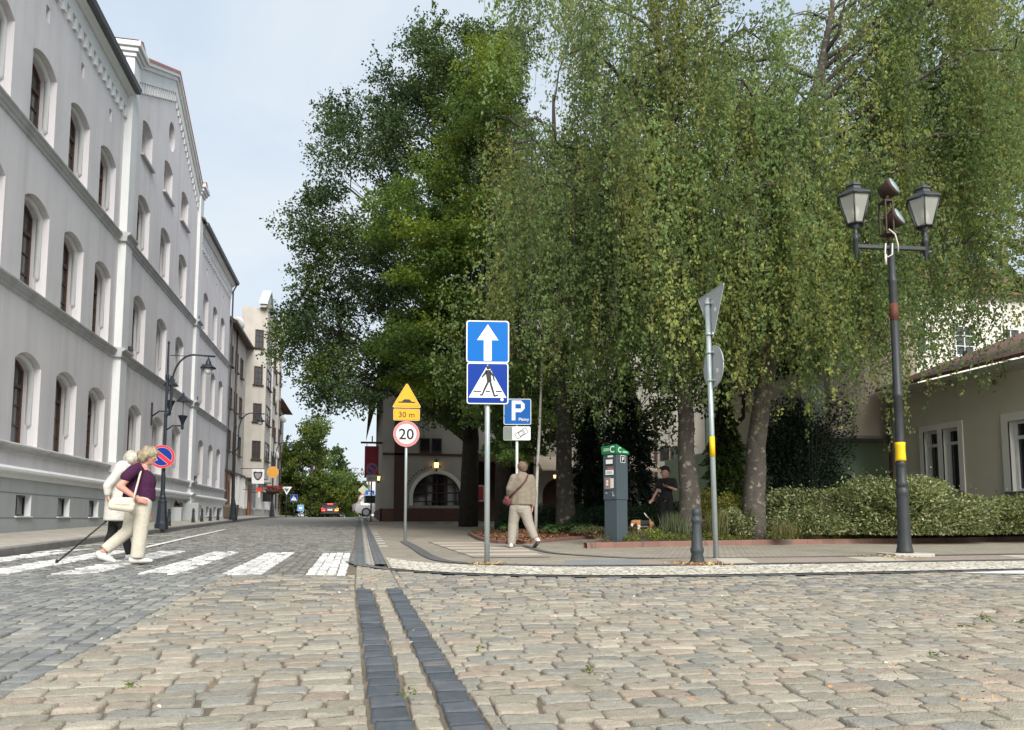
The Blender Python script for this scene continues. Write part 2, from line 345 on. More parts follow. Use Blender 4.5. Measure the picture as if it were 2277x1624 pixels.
def rows_x(x0, x1, y0, y1, pitch, l0, l1, pal, gap=.007, ang=0., cond=None):
    out = []; y = y0
    while y < y1:
        ph = pitch*RNG.uniform(.86, 1.16); x = x0-RNG.uniform(0, .2)
        while x < x1:
            l = RNG.uniform(l0, l1); cx, cy = x+l/2, y+ph/2+ang*(x-x0)
            if cx-l/2 < x0: l = max(.06, x+l-x0); cx = x0+l/2
            if cx+l/2 > x1: l = max(.05, x1-(cx-l/2)); cx = x1-l/2
            if cond is None or cond(cx, cy): out.append((cx, cy+RNG.normal(0, .006), l/2-gap/2*RNG.uniform(.6, 1.6), ph/2-gap/2*RNG.uniform(.6, 1.5), ang+RNG.normal(0, .02), *pick(pal)))
            x = cx+l/2
        y += ph
    return out
def cols_y(x0, x1, y0, y1, pitch, l0, l1, pal, gap=.01, cond=None):
    out = []; n = max(1, round((x1-x0)/pitch)); pw = (x1-x0)/n
    for k in range(n):
        x = x0+(k+.5)*pw; y = y0-RNG.uniform(0, .15)
        while y < y1:
            l = RNG.uniform(l0, l1)
            if y+l > y0 and (cond is None or cond(x, y+l/2)):
                out.append((x+RNG.normal(0, .004), y+l/2, pw/2-gap/2*RNG.uniform(.6, 1.5), l/2-gap/2*RNG.uniform(.6, 1.5), RNG.normal(0, .02), *pick(pal)))
            y += l
    return out
# edge of the corner pavement, read off the photo once and smoothed
BORD = [(-.12, 11.3), (.02, 10.55), (.3, 9.9), (.62, 9.35), (1.1, 8.88), (1.75, 8.5), (2.6, 8.22), (3.6, 8.08), (5.2, 8.08), (7.0, 8.15), (9., 8.25), (12., 8.35), (20., 8.5), (34., 8.8)]
BX = np.array([b[0] for b in BORD]); BYv = np.array([b[1] for b in BORD])
def yb(x): return np.interp(x, BX, BYv)
KY = np.array([6.5, 8.0, 9.2, 10.5, 12, 18, 24, 38, 60, 100]); KX = np.array([-14., -8.6, -6.9, -6.0, -5.6, -5.78, -5.98, -6.25, -6.4, -6.5])
def xk(y): return np.interp(y, KY, KX)
zn = lambda x: 9.0+.22*(-x-.16)                          # near and far edge of the zebra
zf = lambda x: 13.6+.33*(-x-.2)
# foreground junction
S1 = rows_x(-1.5, -.03, .8, 6.2, .122, .15, .25, BEIGE) + rows_x(.40, 7., .8, 6.2, .122, .13, .23, BEIGE, ang=-.03)
S2 = rows_x(-1.5, -.03, 6.2, 9.5, .122, .15, .25, np.r_[BEIGE, GREYS], cond=lambda x, y: y < zn(x)-.02)
S2 += rows_x(.40, 17., 6.0, 9.6, .125, .14, .23, np.r_[BEIGE, GREYS*1.15], ang=0., cond=lambda x, y: y < yb(x)-.07)
S2 += rows_x(7., 17., 2.5, 6.0, .125, .14, .23, BEIGE)
S2 += rows_x(-.03, .40, 7.32, 10.4, .15, .12, .22, BEIGE, cond=lambda x, y: y < yb(x)-.07)
S1 += cols_y(.135, .255, .8, 7.4, .12, .13, .19, BEIGE, gap=.012)
S3 = cols_y(-7.5, -1.5, .8, 11.2, .128, .12, .19, SLATE, gap=.008, cond=lambda x, y: y < zn(x)-.02 and x > xk(y)+.1)
SD = cols_y(-.02, .13, .8, 7.35, .15, .14, .19, ANTH, gap=.006)+cols_y(.26, .40, .8, 7.35, .14, .14, .19, ANTH, gap=.006)
tag(stone_mesh('cobbled_road', S1, stone_m, 8), kind='structure')
tag(stone_mesh('cobbled_road', S2, stone_m, 6), kind='structure')
tag(stone_mesh('slate_sett_road', S3, stone_m, 6), kind='structure')
tag(stone_mesh('anthracite_paver_strip', SD, mat('anthracite paver', (1, 1, 1), .8, .22, 20, .4, 160, attr=True, spec=.3, var2=((.2, .19, .17), 3.0, .62)), 6, .3), kind='structure')
# zebra: four columns of setts per painted bar
WHITE = np.array([(.74, .74, .72), (.68, .68, .66), (.78, .78, .76), (.6, .6, .58)])
SZ, SR = [], []
x = -.14
for k in range(6):
    worn = [0, .12, .14, .2, .03, .05][k]
    z = cols_y(x-.48, x, 8.9, 16, .12, .14, .22, WHITE, gap=.009, cond=lambda a, b: zn(a) < b < zf(a))
    z = [(*q[:5], *(np.array(q[5:])*(1-worn*RNG.uniform(0, 1)) if RNG.random() > worn*.5 else pick(GREYS))) for q in z]
    SZ += z; SR += cols_y(x-.98, x-.48, 8.9, 16, .125, .14, .22, np.r_[GREYS, SLATE] if k > 0 else GREYS, gap=.009, cond=lambda a, b: zn(a) < b < zf(a) and a > xk(b)+.1)
    x -= .98
tag(stone_mesh('zebra_crossing', SZ, paint_m, 6), kind='structure')
SR += rows_x(-6.3, -.1, 13.5, 34, .15, .15, .22, np.r_[GREYS, GREYS, SLATE], cond=lambda a, b: b > zf(a) and a > xk(b)+.08)
SR += cols_y(-.14, -.02, 9.2, 13.7, .12, .14, .22, GREYS, cond=lambda a, b: b > yb(a)-.1)
tag(stone_mesh('sett_road', SR, stone_m, 4), kind='structure')
road_far = setts('far road setts', ((.2, .195, .18), (.255, .245, .22)), (.11, .105, .095), (.19, .15, .012), .5)
yy = np.arange(33.6, 112, 2.)
sheet('road', np.stack([xk(yy)+.02, xk(yy)*.5, 0*yy-.02], 1), yy, 0., road_far)
# drain strips along the right edge of the street
anth_sheet = setts('dark edge pavers', ((.115, .125, .135), (.155, .165, .172)), (.07, .07, .07), (.16, .16, .008), .4)
pale_sheet = setts('pale edge setts', ((.33, .31, .27), (.42, .4, .35)), (.2, .18, .15), (.13, .15, .012), .5)
YD = np.arange(10.4, 60, .8)
sheet('street_drain_strip', [-.06, .10], YD, .006, anth_sheet); sheet('street_drain_strip', [.22, .37], YD, .022, anth_sheet); sheet('street_drain_setts', [.10, .22], YD, .008, pale_sheet)
# corner pavement
pav = setts('pavement setts', ((.34, .305, .25), (.285, .26, .215)), (.2, .175, .14), (.105, .105, .009), .45, var=.22)
XP = np.r_[np.arange(.38, 6, .2), np.arange(6, 36, .6)]
UU = np.linspace(0, 1, 60)
YP = np.stack([np.maximum(yb(XP), 9.8*(XP < .4))+(37.5-yb(XP))*u**1.4 for u in UU], 0)
sheet('corner_pavement', np.repeat(XP[None], 60, 0), YP, .016, pav)
mos = mosaic('white mosaic stones', ((.52, .48, .40), (.80, .77, .69)), (.26, .23, .18), 9.)
xm = np.arange(.42, 34, .25)
def mw(x): return np.interp(x, [.4, 1, 2, 3.5, 6, 9, 34], [2.2, 1.5, 1.45, 1.4, 1.4, 1.5, 1.6])
sheet('mosaic_strip', np.stack([xm]*4, 0), np.stack([yb(xm)+mw(xm)*k/3 for k in range(4)], 0), .020, mos)
ribbon('dark_border_band', [(bx, by-.02) for bx, by in BORD], .16, .008, anth_sheet)
# slab panels and thin dark courses on the pavement
pink = setts('pinkish slabs', ((.30, .245, .205), (.34, .28, .235)), (.2, .17, .14), (.2, .1, .006), .3, var=.12)
cream = setts('cream slabs', ((.47, .43, .355), (.52, .48, .4)), (.3, .27, .22), (.2, .1, .006), .3, var=.12)
blue = setts('blue grey slabs', ((.215, .225, .225), (.25, .26, .255)), (.15, .15, .15), (.2, .1, .006), .3, var=.12)
drk = setts('dark thin setts', ((.115, .115, .115), (.15, .15, .148)), (.08, .08, .08), (.1, .1, .008), .4)
def panel(name, x0, x1, y0, y1, m, off=.026, sk=0.):
    ys = np.linspace(y0, y1, max(3, int((y1-y0)/.4)+2))
    return sheet(name, np.stack([x0+sk*(ys-y0), x1+sk*(ys-y0)], 1), ys, off, m)
ym0, ym1 = 9.55, 10.75
for x0, x1, m_, nm in [(2.6, 3.75, blue, 'slab_panel_grey'), (3.75, 5.0, pink, 'slab_panel_pink'), (5.0, 5.5, cream, 'slab_panel_cream'), (5.5, 7.3, pink, 'slab_panel_pink'), (7.3, 8.0, cream, 'slab_panel_cream'), (8.0, 10.2, pink, 'slab_panel_pink'), (10.2, 10.9, cream, 'slab_panel_cream'), (10.9, 14.5, pink, 'slab_panel_pink')]:
    panel(nm, x0, x1, ym0, ym1, m_, .026, .35)
band = [on_ground(*p)[:2] for p in [(898, 1207), (925, 1222), (948, 1238), (975, 1250), (1010, 1256)]]
ribbon('dark_course', band+[(2.6, 9.6), (4, 9.52), (7, 9.58), (12, 9.75), (22, 10.0)], .2, .030, drk)
ribbon('dark_course', [on_ground(*p)[:2] for p in [(1165, 1216), (1190, 1224), (1225, 1234)]]+[(4.2, 10.9), (5.2, 10.85), (8, 10.9), (14, 11.1), (24, 11.4)], .14, .030, drk)
for k in range(6):
    y0 = 11.5+k*1.05
    panel('slab_stripe_pink', 1.75-.04*k, 3.0+.1*k, y0, y0+.55, pink, .026)
    if k < 5: panel('slab_stripe_cream', 1.75-.04*k, 3.0+.1*k, y0+.55, y0+1.05, cream, .026)
# painted arrow end at the right, white street lines at the left, dashes along the drain
wp = mat('white line paint', (.72, .72, .70), .65, .25, 10, .2, 90, var2=((.3, .29, .27), 6., .6))
a0 = on_ground(2125, 1277); MBp = MB(); zz = lambda p: (p[0], p[1], g(p[1])+.012)
MBp.face([zz(p) for p in [(a0[0], a0[1]), (a0[0]+1.0, a0[1]-.28), (a0[0]+4.2, a0[1]-.20), (a0[0]+4.2, a0[1]+.28), (a0[0]+1.0, a0[1]+.22)]])
tag(MBp.build('road_marking', wp), kind='structure')
ribbon('parking_bay_line', [(-4.05, 14.9), (-4.3, 20), (-4.6, 27.5)], .13, .014, wp)
ribbon('parking_bay_line', [(-4.3, 21.2), (-5.0, 21.7), (-5.7, 21.9)], .12, .014, wp)
ribbon('parking_bay_line', [(-4.2, 17.4), (-5.0, 17.2), (-5.6, 16.6)], .12, .014, wp)
ribbon('parking_bay_line', [(-4.9, 15.2), (-5.5, 14.4)], .14, .014, wp)
for y in np.arange(15.2, 24, 1.25): panel('edge_dash', .40, .56, y, y+.3, wp, .024)
# left kerb and pavement
kb = mat('granite kerb', (.22, .215, .205), .8, .25, 5, .4, 60)
yk = np.r_[np.arange(6.5, 14, .5), np.arange(14, 101, 1.5)]; X0 = xk(yk)
Z = gz(yk); V = []; 
for j, (dx, dz) in enumerate([(0, -.06), (0, .11), (-.02, .13), (-.16, .131)]): V.append(np.stack([X0+dx, yk-(dx if False else 0), Z+dz], -1))
V = np.stack(V, 1).reshape(-1, 3); i = (np.arange(len(yk)-1)[:, None]*4+np.arange(3)[None]).ravel()
tag(np_mesh('kerb', V, np.stack([i, i+4, i+5, i+1], 1)[:, ::-1], None, kb), kind='structure')
lp = setts('left pavement slabs', ((.36, .33, .285), (.42, .39, .335)), (.22, .2, .17), (.35, .35, .008), .3, var=.2)
fr = np.array([0, .12, .5, 1.0])
XL = np.stack([np.where(True, (X0-.155)+((-8.9 if True else 0)-(X0-.155))*f_, 0) for f_ in fr], 1); XL[X0 < -8.5] = np.stack([X0[X0 < -8.5]-.155-f_*4 for f_ in fr], 1)
Yl = np.repeat(yk[:, None], 4, 1); Zl = gz(Yl)+.128+.07*fr[None]
i = (np.arange(len(yk)-1)[:, None]*4+np.arange(3)[None]).ravel()
tag(np_mesh('left_pavement', np.stack([XL, Yl, Zl], -1).reshape(-1, 3), np.stack([i, i+4, i+5, i+1], 1)[:, ::-1], None, lp), kind='structure')
# restaurant pavement: a raised kerb across the end of the lay-by
MB1 = MB(); MB1.box(.3, 18, 34.9, 37.2, g(35)-.1, g(35)+.13); tag(MB1.build('restaurant_pavement', setts('restaurant pavement slabs', ((.3, .28, .25), (.36, .34, .3)), (.2, .19, .17), (.4, .4, .01), .3)), kind='structure')
MB2 = MB(); MB2.box(.3, 6, 37.2, 90, g(37)-.2, g(37)+.125); 
sheet('side_pavement', [.42, 1.2, 6], np.arange(37, 100, 3.), .12, MATS['restaurant pavement slabs'])
# ---------------------------------------------------------------- the long pale building on the left
FX = -8.2
plaster = mat('pale lilac plaster', (.72, .695, .71), .85, .06, .7, .12, 140, streak=.17)
white_t = mat('white plaster trim', (.73, .745, .745), .8, .05, 1.5, .1, 100, streak=.06)
greyp = mat('grey plinth plaster', (.40, .425, .43), .85, .07, .8, .12, 120, streak=.12)
ledge = mat('grey course stone', (.50, .505, .51), .75, .1, 2., .15, 60, streak=.25)
slate_r = mat('slate grey sheet roof', (.085, .095, .105), .5, .2, 3, .1, 40)
brownw = mat('brown window wood', (.095, .048, .033), .55, .25, 8, .1, 60)
redtile = mat('faded red roof tile', (.46, .2, .17), .8, .2, 6, .5, 30)
def glassmat(name, col, refl=.06):
    m = mat(name, col, refl, .35, 1.1, 0, spec=.7, var2=None); return m
pane_m = glassmat('window glass with curtain', (.10, .105, .10))
pane_d = glassmat('dark basement glass', (.018, .022, .024))
school_base = (FX, 32.0, g(32))
school = thing('school_building', 'long pale lilac plastered three storey building with arched windows and a stepped gable', 'building', school_base)
def arch_loop(c, w, z0, zs, zt, n=10):                   # segmental-headed opening, counter-clockwise
    h = zt-zs; r_ = (w*w/4+h*h)/(2*h); cz = zt-r_; a = math.asin(min(1, w/2/r_))
    if zs+1e-6 < cz: a = math.pi-a
    return [(c-w/2, z0), (c+w/2, z0)]+[(c+r_*math.sin(a-2*a*k/n), cz+r_*math.cos(a-2*a*k/n)) for k in range(n+1)]
def yz(loop, x): return [(x, p[0], p[1]) for p in loop]
def inset(loop, d):
    c = (sum(p[0] for p in loop)/len(loop)); zs = [p[1] for p in loop]; z0, z1 = min(zs), max(zs); w = max(p[0] for p in loop)-c
    return [(c+(p[0]-c)*(w-d)/w, z0+(p[1]-z0)*(z1-z0-d)/(z1-z0) if p[1] > z0+1e-6 else z0) for p in loop]
wall = MB()
holes = []; wins = []
_wm = {}
def opening(c, w, z0, zs, zt, fx, bead=True, win=True, d1=.24, d2=.2, ins=.11):
    """cuts the hole and hangs a window (frame, pane, stepped reveal, white moulding) in it"""
    lp = arch_loop(c, w, z0, zs, zt); holes.append(lp)
    key = (round(w, 2), round(zt-z0, 2), bead, win)
    if key not in _wm:
        h = zt-z0; lp = arch_loop(0, w, 0, zs-z0, h); n = len(lp); fx0 = d1+d2-.02
        l2 = inset(lp, ins); a = yz(lp, fx0); b = yz(lp, fx0-d1); c2 = yz(l2, fx0-d1); d = yz(l2, fx0-d1-d2)
        rv = MB()
        for u, v in ((a, b), (b, c2), (c2, d)): rv.add(u+v, [(i, (i+1) % n, n+(i+1) % n, n+i) for i in range(n)], False)
        f = MB()
        if win:
            lo = arch_loop(0, w-2*ins, 0, zs-z0-ins*.5, h-ins, 8); li = [(p[0], max(p[1], .09)) for p in inset(lo, .09)]; k = len(lo)
            a, b, e_ = yz(lo, .06), yz(li, .06), yz(li, 0)
            for u, v in ((a, b), (b, e_)): f.add(u+v, [(i, (i+1) % k, k+(i+1) % k, k+i) for i in range(k)], False)
            f.box(0, .075, -.045, .045, .05, h-ins-.06); q = h*(.66 if h > 1.7 else .6)
            f.box(0, .08, -w/2+ins+.05, w/2-ins-.05, q-.05, q+.05)
            for q in ([.22, .44] if h > 1.7 else [.3]): f.box(0, .05, -w/2+ins+.05, w/2-ins-.05, h*q-.018, h*q+.018)
            fo = f.build('window', brownw); p = MB(); p.face(yz(inset(lo, .03), .015)); p.build('pane', pane_m, fo)
        else:
            f.face(yz(l2, .01)); fo = f.build('vent_opening', pane_d)
        rv.build('reveal', plaster, fo)
        if bead:                                         # white round moulding in the step, ending above the sill
            l3 = inset(lp, ins*.45); xs = fx0-d1+.015; zb = .5
            pts = [(xs, l3[1][0], zb), (xs, l3[1][0], zb+.08)]+[(xs, p[0], p[1]) for p in l3[2:]]+[(xs, l3[0][0], zb+.08), (xs, l3[0][0], zb)]
            bd = MB(); bd.tube(pts, [.012]+[.08]*(len(pts)-2)+[.012], 8); bd.build('reveal_moulding', white_t, fo)
        fo.parent = school; _wm[key] = fo
    else: fo = copy_tree(_wm[key], school)
    fo.location = (fx-d1-d2+.02-school_base[0], c-school_base[1], z0-school_base[2])
NEARC = [12.9, 15.4, 17.9, 20.42, 22.92, 25.4]; MIDC = [29.1, 32.25, 35.35]; FARC = [39.1, 41.15, 43.75, 46.1]
ROWS = [(2.52, 4.57, 4.82), (6.40, 8.62, 8.87), (10.42, 12.42, 12.67)]
FXM = FX+.10
def wall_sheet(y0, y1, top, fx, hs, extra=()):
    outer = [(y0, 1.6), (y1, 1.6)]+list(top)
    wall.holed([outer]+hs, (fx, 0, 0), (0, 1, 0), (0, 0, 1))
# near wing
holes = []
for c in NEARC:
    for z0, zs, zt in ROWS: opening(c, 1.5, z0, zs, zt, FX)
VENT_N = [c+.0 for c in NEARC]
for c in VENT_N: opening(c-.05, .24, 13.62, 14.0, 14.03, FX, False, False, d1=.1, d2=.05, ins=.02)
wall_sheet(8.0, 27.0, [(27.0, 15.5), (8.0, 15.5)], FX, holes)
# middle part with gable
holes = []
for c in MIDC:
    for z0, zs, zt in ROWS: opening(c, 1.55, z0, zs, zt, FXM)
for c, in ((29.15,), (32.3,), (35.3,)): opening(c, 1.35, 14.1, 15.38, 15.58, FXM, False)
ell = [(32.6+.5*math.cos(t), 16.9+.62*math.sin(t)) for t in np.linspace(0, 2*math.pi, 25)[:-1]]; holes.append(ell)
wall_sheet(27.0, 38.2, [(38.2, 16.9), (32.6, 19.75), (27.0, 16.9)], FXM, holes)
# far wing
holes = []
for c in FARC:
    for z0, zs, zt in ROWS: opening(c, 1.3, z0, zs, zt, FX)
for c in FARC: opening(c, .22, 13.62, 14.0, 14.03, FX, False, False, d1=.1, d2=.05, ins=.02)
wall_sheet(38.2, 48.4, [(48.4, 15.5), (38.2, 15.5)], FX, holes)
# return walls, back, gable sides
for y in (8.0, 48.4): wall.face([(FX, y, 0), (FX-13, y, 0), (FX-13, y, 15.5), (FX-6.5, y, 19), (FX, y, 15.5)])
wall.face([(FX-13, 8, 0), (FX-13, 48.4, 0), (FX-13, 48.4, 15.5), (FX-13, 8, 15.5)])
wall.face([(FXM, 27.0, 1.6), (FX, 27.0, 1.6), (FX, 27.0, 15.5), (FXM, 27.0, 16.9)])
wall.face([(FX, 38.2, 1.6), (FXM, 38.2, 1.6), (FXM, 38.2, 16.9), (FX, 38.2, 15.5)])
for y in (27.0, 38.2): wall.face([(FX-9, y, 15.4), (FX, y, 15.4), (FX, y, 17), (FX-9, y, 17)])
wobj = wall.build('wall', plaster, school, school_base)
ow = MB(); ow.face(yz(ell, FXM-.25)); oo = ow.build('oval_window', brownw, school, school_base)
n = len(ell); a = yz(ell, FXM); b = yz(ell, FXM-.3); rv = MB(); rv.add(a+b, [(i, (i+1) % n, n+(i+1) % n, n+i) for i in range(n)], False); rv.build('reveal', plaster, oo, school_base)
# plinth with basement windows
hs = []
BASE = [(c-.12, .85) for c in (18.0, 20.5, 23.05, 25.45)]+[(c, .85) for c in (39.5, 41.2, 43.2, 45.2, 47.0)]+[(30.0, .8)]
for c, w in BASE:
    dz = .12 if c > 38 else 0
    lp = [(c-w/2, .74+dz), (c+w/2, .74+dz), (c+w/2, 1.26+dz), (c-w/2, 1.26+dz)]; hs.append(lp)
    bw = MB(); bw.face(yz(lp, FX-.08)); bwo = bw.build('basement_window', pane_d, school, school_base)
    s = MB(); s.box(FX+.075, FX+.13, c-w/2-.03, c+w/2+.03, lp[0][1]-.03, lp[0][1]); s.build('sill', white_t, bwo, school_base)
    rv = MB(); a, b = yz(lp, FX+.08), yz(lp, FX-.1); rv.add(a+b, [(i, (i+1) % 4, 4+(i+1) % 4, 4+i) for i in range(4)], False); rv.build('reveal', white_t, bwo, school_base)
    fb = MB(); l2 = [(c-w/2+.05, lp[0][1]+.05), (c+w/2-.05, lp[0][1]+.05), (c+w/2-.05, lp[2][1]-.05), (c-w/2+.05, lp[2][1]-.05)]
    a, b = yz(lp, FX-.06), yz(l2, FX-.06); fb.add(a+b, [(i, (i+1) % 4, 4+(i+1) % 4, 4+i) for i in range(4)], False); fb.build('frame', slate_r, bwo, school_base)
for y0, y1, m_ in ((8.0, 27.0, greyp), (27.0, 38.0, greyp), (38.0, 48.4, white_t)):
    p = MB(); hh = [h for h in hs if y0 < h[0][0] < y1]
    if y0 == 27.0: hh.append(arch_loop(36.4, 1.7, .5, 1.35, 1.62))
    p.holed([[(y0, -.2), (y1, -.2), (y1, 1.66), (y0, 1.66)]]+hh, (FX+.08, 0, 0), (0, 1, 0), (0, 0, 1)); p.build('plinth', m_, school, school_base)
for y in (8.0, 48.4):
    p = MB(); p.face([(FX+.08, y, -.2), (FX-13, y, -.2), (FX-13, y, 1.66), (FX+.08, y, 1.66)]); p.build('plinth_end', greyp, school, school_base)
for z in (.7, 1.3):
    gs = MB(); gs.box(FX+.08, FX+.086, 8, 27, z-.012, z+.012); gs.build('plinth_joint', mat('plinth joint grey', (.22, .235, .24), .9, .1), school, school_base)
# arched cellar gate with vertical boards and stone cheek
gt = MB(); gt.face(yz(arch_loop(36.4, 1.7, .5, 1.35, 1.62), FX-.12)); go = gt.build('cellar_door', mat('dark cellar opening', (.03, .028, .026), .9, 0), school, school_base)
gb = MB()
for k in range(9): gb.box(FX-.08, FX-.03, 35.75+k*.15, 35.75+k*.15+.125, .62, 1.3)
gb.build('door_board', mat('yellowed door boards', (.24, .19, .10), .7, .3, 6), go, school_base)
for q in ((.75, 37.35, 37.75, 1.45), (.5, 35.1, 35.4, 1.2)): gc = MB(); gc.box(FX-.1, FX+q[0], q[1], q[2], .3, q[3]); gc.build('stair_cheek', greyp, school, school_base, .03)
# courses, ledges, pilasters, friezes
def course(prof, y0, y1, name, m, fx=FX):
    b = MB(); b.prism([(p[0], p[1]) for p in prof], (fx, y0, 0), (1, 0, 0), (0, 0, 1), (0, y1-y0, 0)); return b.build(name, m, school, school_base)
PL = [(0, 1.64), (.10, 1.64), (.14, 1.70), (.14, 1.76), (.2, 1.80), (.2, 1.86), (.1, 1.93), (0, 1.95)]
SC = [(0, 2.26), (.05, 2.28), (.07, 2.36), (.14, 2.42), (.14, 2.46), (0, 2.52)]
STR = [(0, -.27), (.04, -.26), (.05, -.18), (.09, -.15), (.10, -.08), (.155, -.04), (.155, 0), (0, .05)]
for y0, y1, fx in ((8.0, 26.75, FX), (27.45, 37.95, FXM), (38.6, 48.45, FX)):
    course(PL, y0, y1, 'plinth_ledge', white_t, fx); course(SC, y0, y1, 'sill_course', ledge, fx)
    for zc in (6.36, 10.36): course([(a, zc+b) for a, b in STR], y0, y1, 'string_course', ledge, fx)
for y in (26.75, 37.95):
    p = MB(); p.box(FX-.05, FX+.24, y, y+.7, 1.94, 16.75); p.build('pilaster', white_t, school, school_base, .015)
    p = MB(); p.box(FX-.05, FX+.30, y-.03, y+.73, -.2, 1.64); p.build('pilaster_foot', greyp if y < 30 else white_t, school, school_base, .015)
    for zc in (1.95, 2.52, 6.4, 10.4):
        dz = .3 if zc > 2 else .32
        b = MB(); b.prism([(0, zc-dz), (.28, zc-dz), (.3, zc-.12), (.40, zc-.06), (.40, zc), (0, zc+.05)], (FX, y-.12, 0), (1, 0, 0), (0, 0, 1), (0, .94, 0)); b.build('pilaster_band', ledge if zc > 2 else white_t, school, school_base)
    cp = MB()
    for e_, z0, z1 in ((.06, 16.75, 16.9), (.14, 16.9, 17.05), (.22, 17.05, 17.25)): cp.box(FX-.6, FX+.24+e_, y-e_, y+.7+e_, z0, z1)
    cp.build('pilaster_cap', white_t, school, school_base, .02)
    ct = MB(); ct.prism([(-.25, 0), (.95, 0), (.35, .3)], (FX-.6, y, 17.25), (0, 1, 0), (0, 0, 1), (1.0, 0, 0)); ct.build('cap_tile', redtile, school, school_base)
# small red corner block behind the near pilaster cap
blk = MB(); blk.box(FX-4, FX+.0, 26.9, 27.6, 15.4, 17.2); blk.build('parapet_wall', mat('pinkish parapet plaster', (.62, .5, .49), .85, .08), school, school_base)
fr_ = MB(); cw = MB(); gut = MB()
for y0, y1 in ((8.0, 26.75), (38.65, 48.4)):
    fr_ = MB(); cw = MB(); gut = MB()
    fr_.box(FX, FX+.09, y0, y1, 14.84, 15.28)
    k = y0+.1
    while k < y1-.1:
        fr_.box(FX, FX+.09, k, k+.17, 14.5, 14.84); fr_.box(FX, FX+.05, k+.17, k+.30, 14.66, 14.84); k += .42
    cw.prism([(0, 15.28), (.16, 15.28), (.2, 15.36), (.3, 15.42), (.3, 15.52), (0, 15.6)], (FX, y0, 0), (1, 0, 0), (0, 0, 1), (0, y1-y0, 0))
    gut.prism([(.28, 15.5), (.34, 15.44), (.46, 15.46), (.5, 15.6), (.46, 15.62), (.30, 15.62)], (FX, y0, 0), (1, 0, 0), (0, 0, 1), (0, y1-y0+.1, 0))
    fr_.build('frieze', white_t, school, school_base); cw.build('cornice', white_t, school, school_base); gut.build('gutter', slate_r, school, school_base)
# gable cornice: sloping bands with long dentils
for s_ in (-1, 1):
    gf = MB(); gt_ = MB()
    ye, yt = (27.45, 32.6) if s_ < 0 else (37.95, 32.6)
    ze = 16.9+ (19.75-16.9)*(abs(ye-(27.0 if s_ < 0 else 38.2))/5.6); zt_ = 19.75
    def band(x1, d0, d1, mb): mb.hexa([(FXM, ye, ze-d1), (FXM+x1, ye, ze-d1), (FXM+x1, yt, zt_-d1), (FXM, yt, zt_-d1)], [(FXM, ye, ze-d0), (FXM+x1, ye, ze-d0), (FXM+x1, yt, zt_-d0), (FXM, yt, zt_-d0)])
    band(.22, 0.0, .14, gf); band(.14, .14, .32, gf); band(.07, .32, .85, gf)
    nd = 17
    for k in range(nd):
        q = (k+.5)/nd; y = ye+(yt-ye)*q; z = ze+(zt_-ze)*q-.85; gf.box(FXM, FXM+.06, y-.07, y+.07, z-(.42 if s_ < 0 else .26), z)
    gt_.hexa([(FXM-5, ye, ze+.003), (FXM+.24, ye, ze+.003), (FXM+.24, yt, zt_+.003), (FXM-5, yt, zt_+.003)], [(FXM-5, ye, ze+.12), (FXM+.24, ye, ze+.12), (FXM+.24, yt, zt_+.12), (FXM-5, yt, zt_+.12)])
    gf.build('gable_cornice', white_t, school, school_base); gt_.build('gable_tile', redtile, school, school_base)
for c in (29.15, 32.3, 35.3):
    s = MB(); s.box(FXM, FXM+.12, c-.78, c+.78, 14.02, 14.1); s.build('gable_sill', ledge, school, school_base)
for y0, y1 in ((8, 27), (38.2, 48.5)):
    rf = MB(); rf.hexa([(FX+.4, y0, 15.56), (FX-6.5, y0, 18.9), (FX-6.5, y1, 18.9), (FX+.4, y1, 15.56)], [(FX+.4, y0, 15.66), (FX-6.5, y0, 19.0), (FX-6.5, y1, 19.0), (FX+.4, y1, 15.66)])
    rf.face([(FX-13.3, y0, 15.5), (FX-6.5, y0, 19), (FX-6.5, y1, 19), (FX-13.3, y1, 15.5)]); rf.build('roof', slate_r, school, school_base)
dp = MB(); dp.tube([(FX+.4, 48.3, 15.5), (FX+.15, 48.35, 15.0), (FX+.12, 48.35, .5)], .05, 8); dp.build('downpipe', slate_r, school, school_base)
# small wall floodlights on the courses
for y, z in ((27.9, 6.45), (34.0, 6.45), (38.7, 6.45), (38.4, 10.45), (28.3, 2.55), (39.1, 2.55)):
    f = MB(); f.box(FX+.12, FX+.2, y-.015, y+.015, z, z+.14); f.box(FX+.08, FX+.26, y-.1, y+.1, z+.14, z+.27)
    tag(f.build('wall_floodlight', mat('dark lamp metal', (.05, .055, .06), .5, .2, 8), None), 'small dark floodlight standing on the ledge of the pale lilac building', 'floodlight', 'floodlights on the ledges of the pale building')
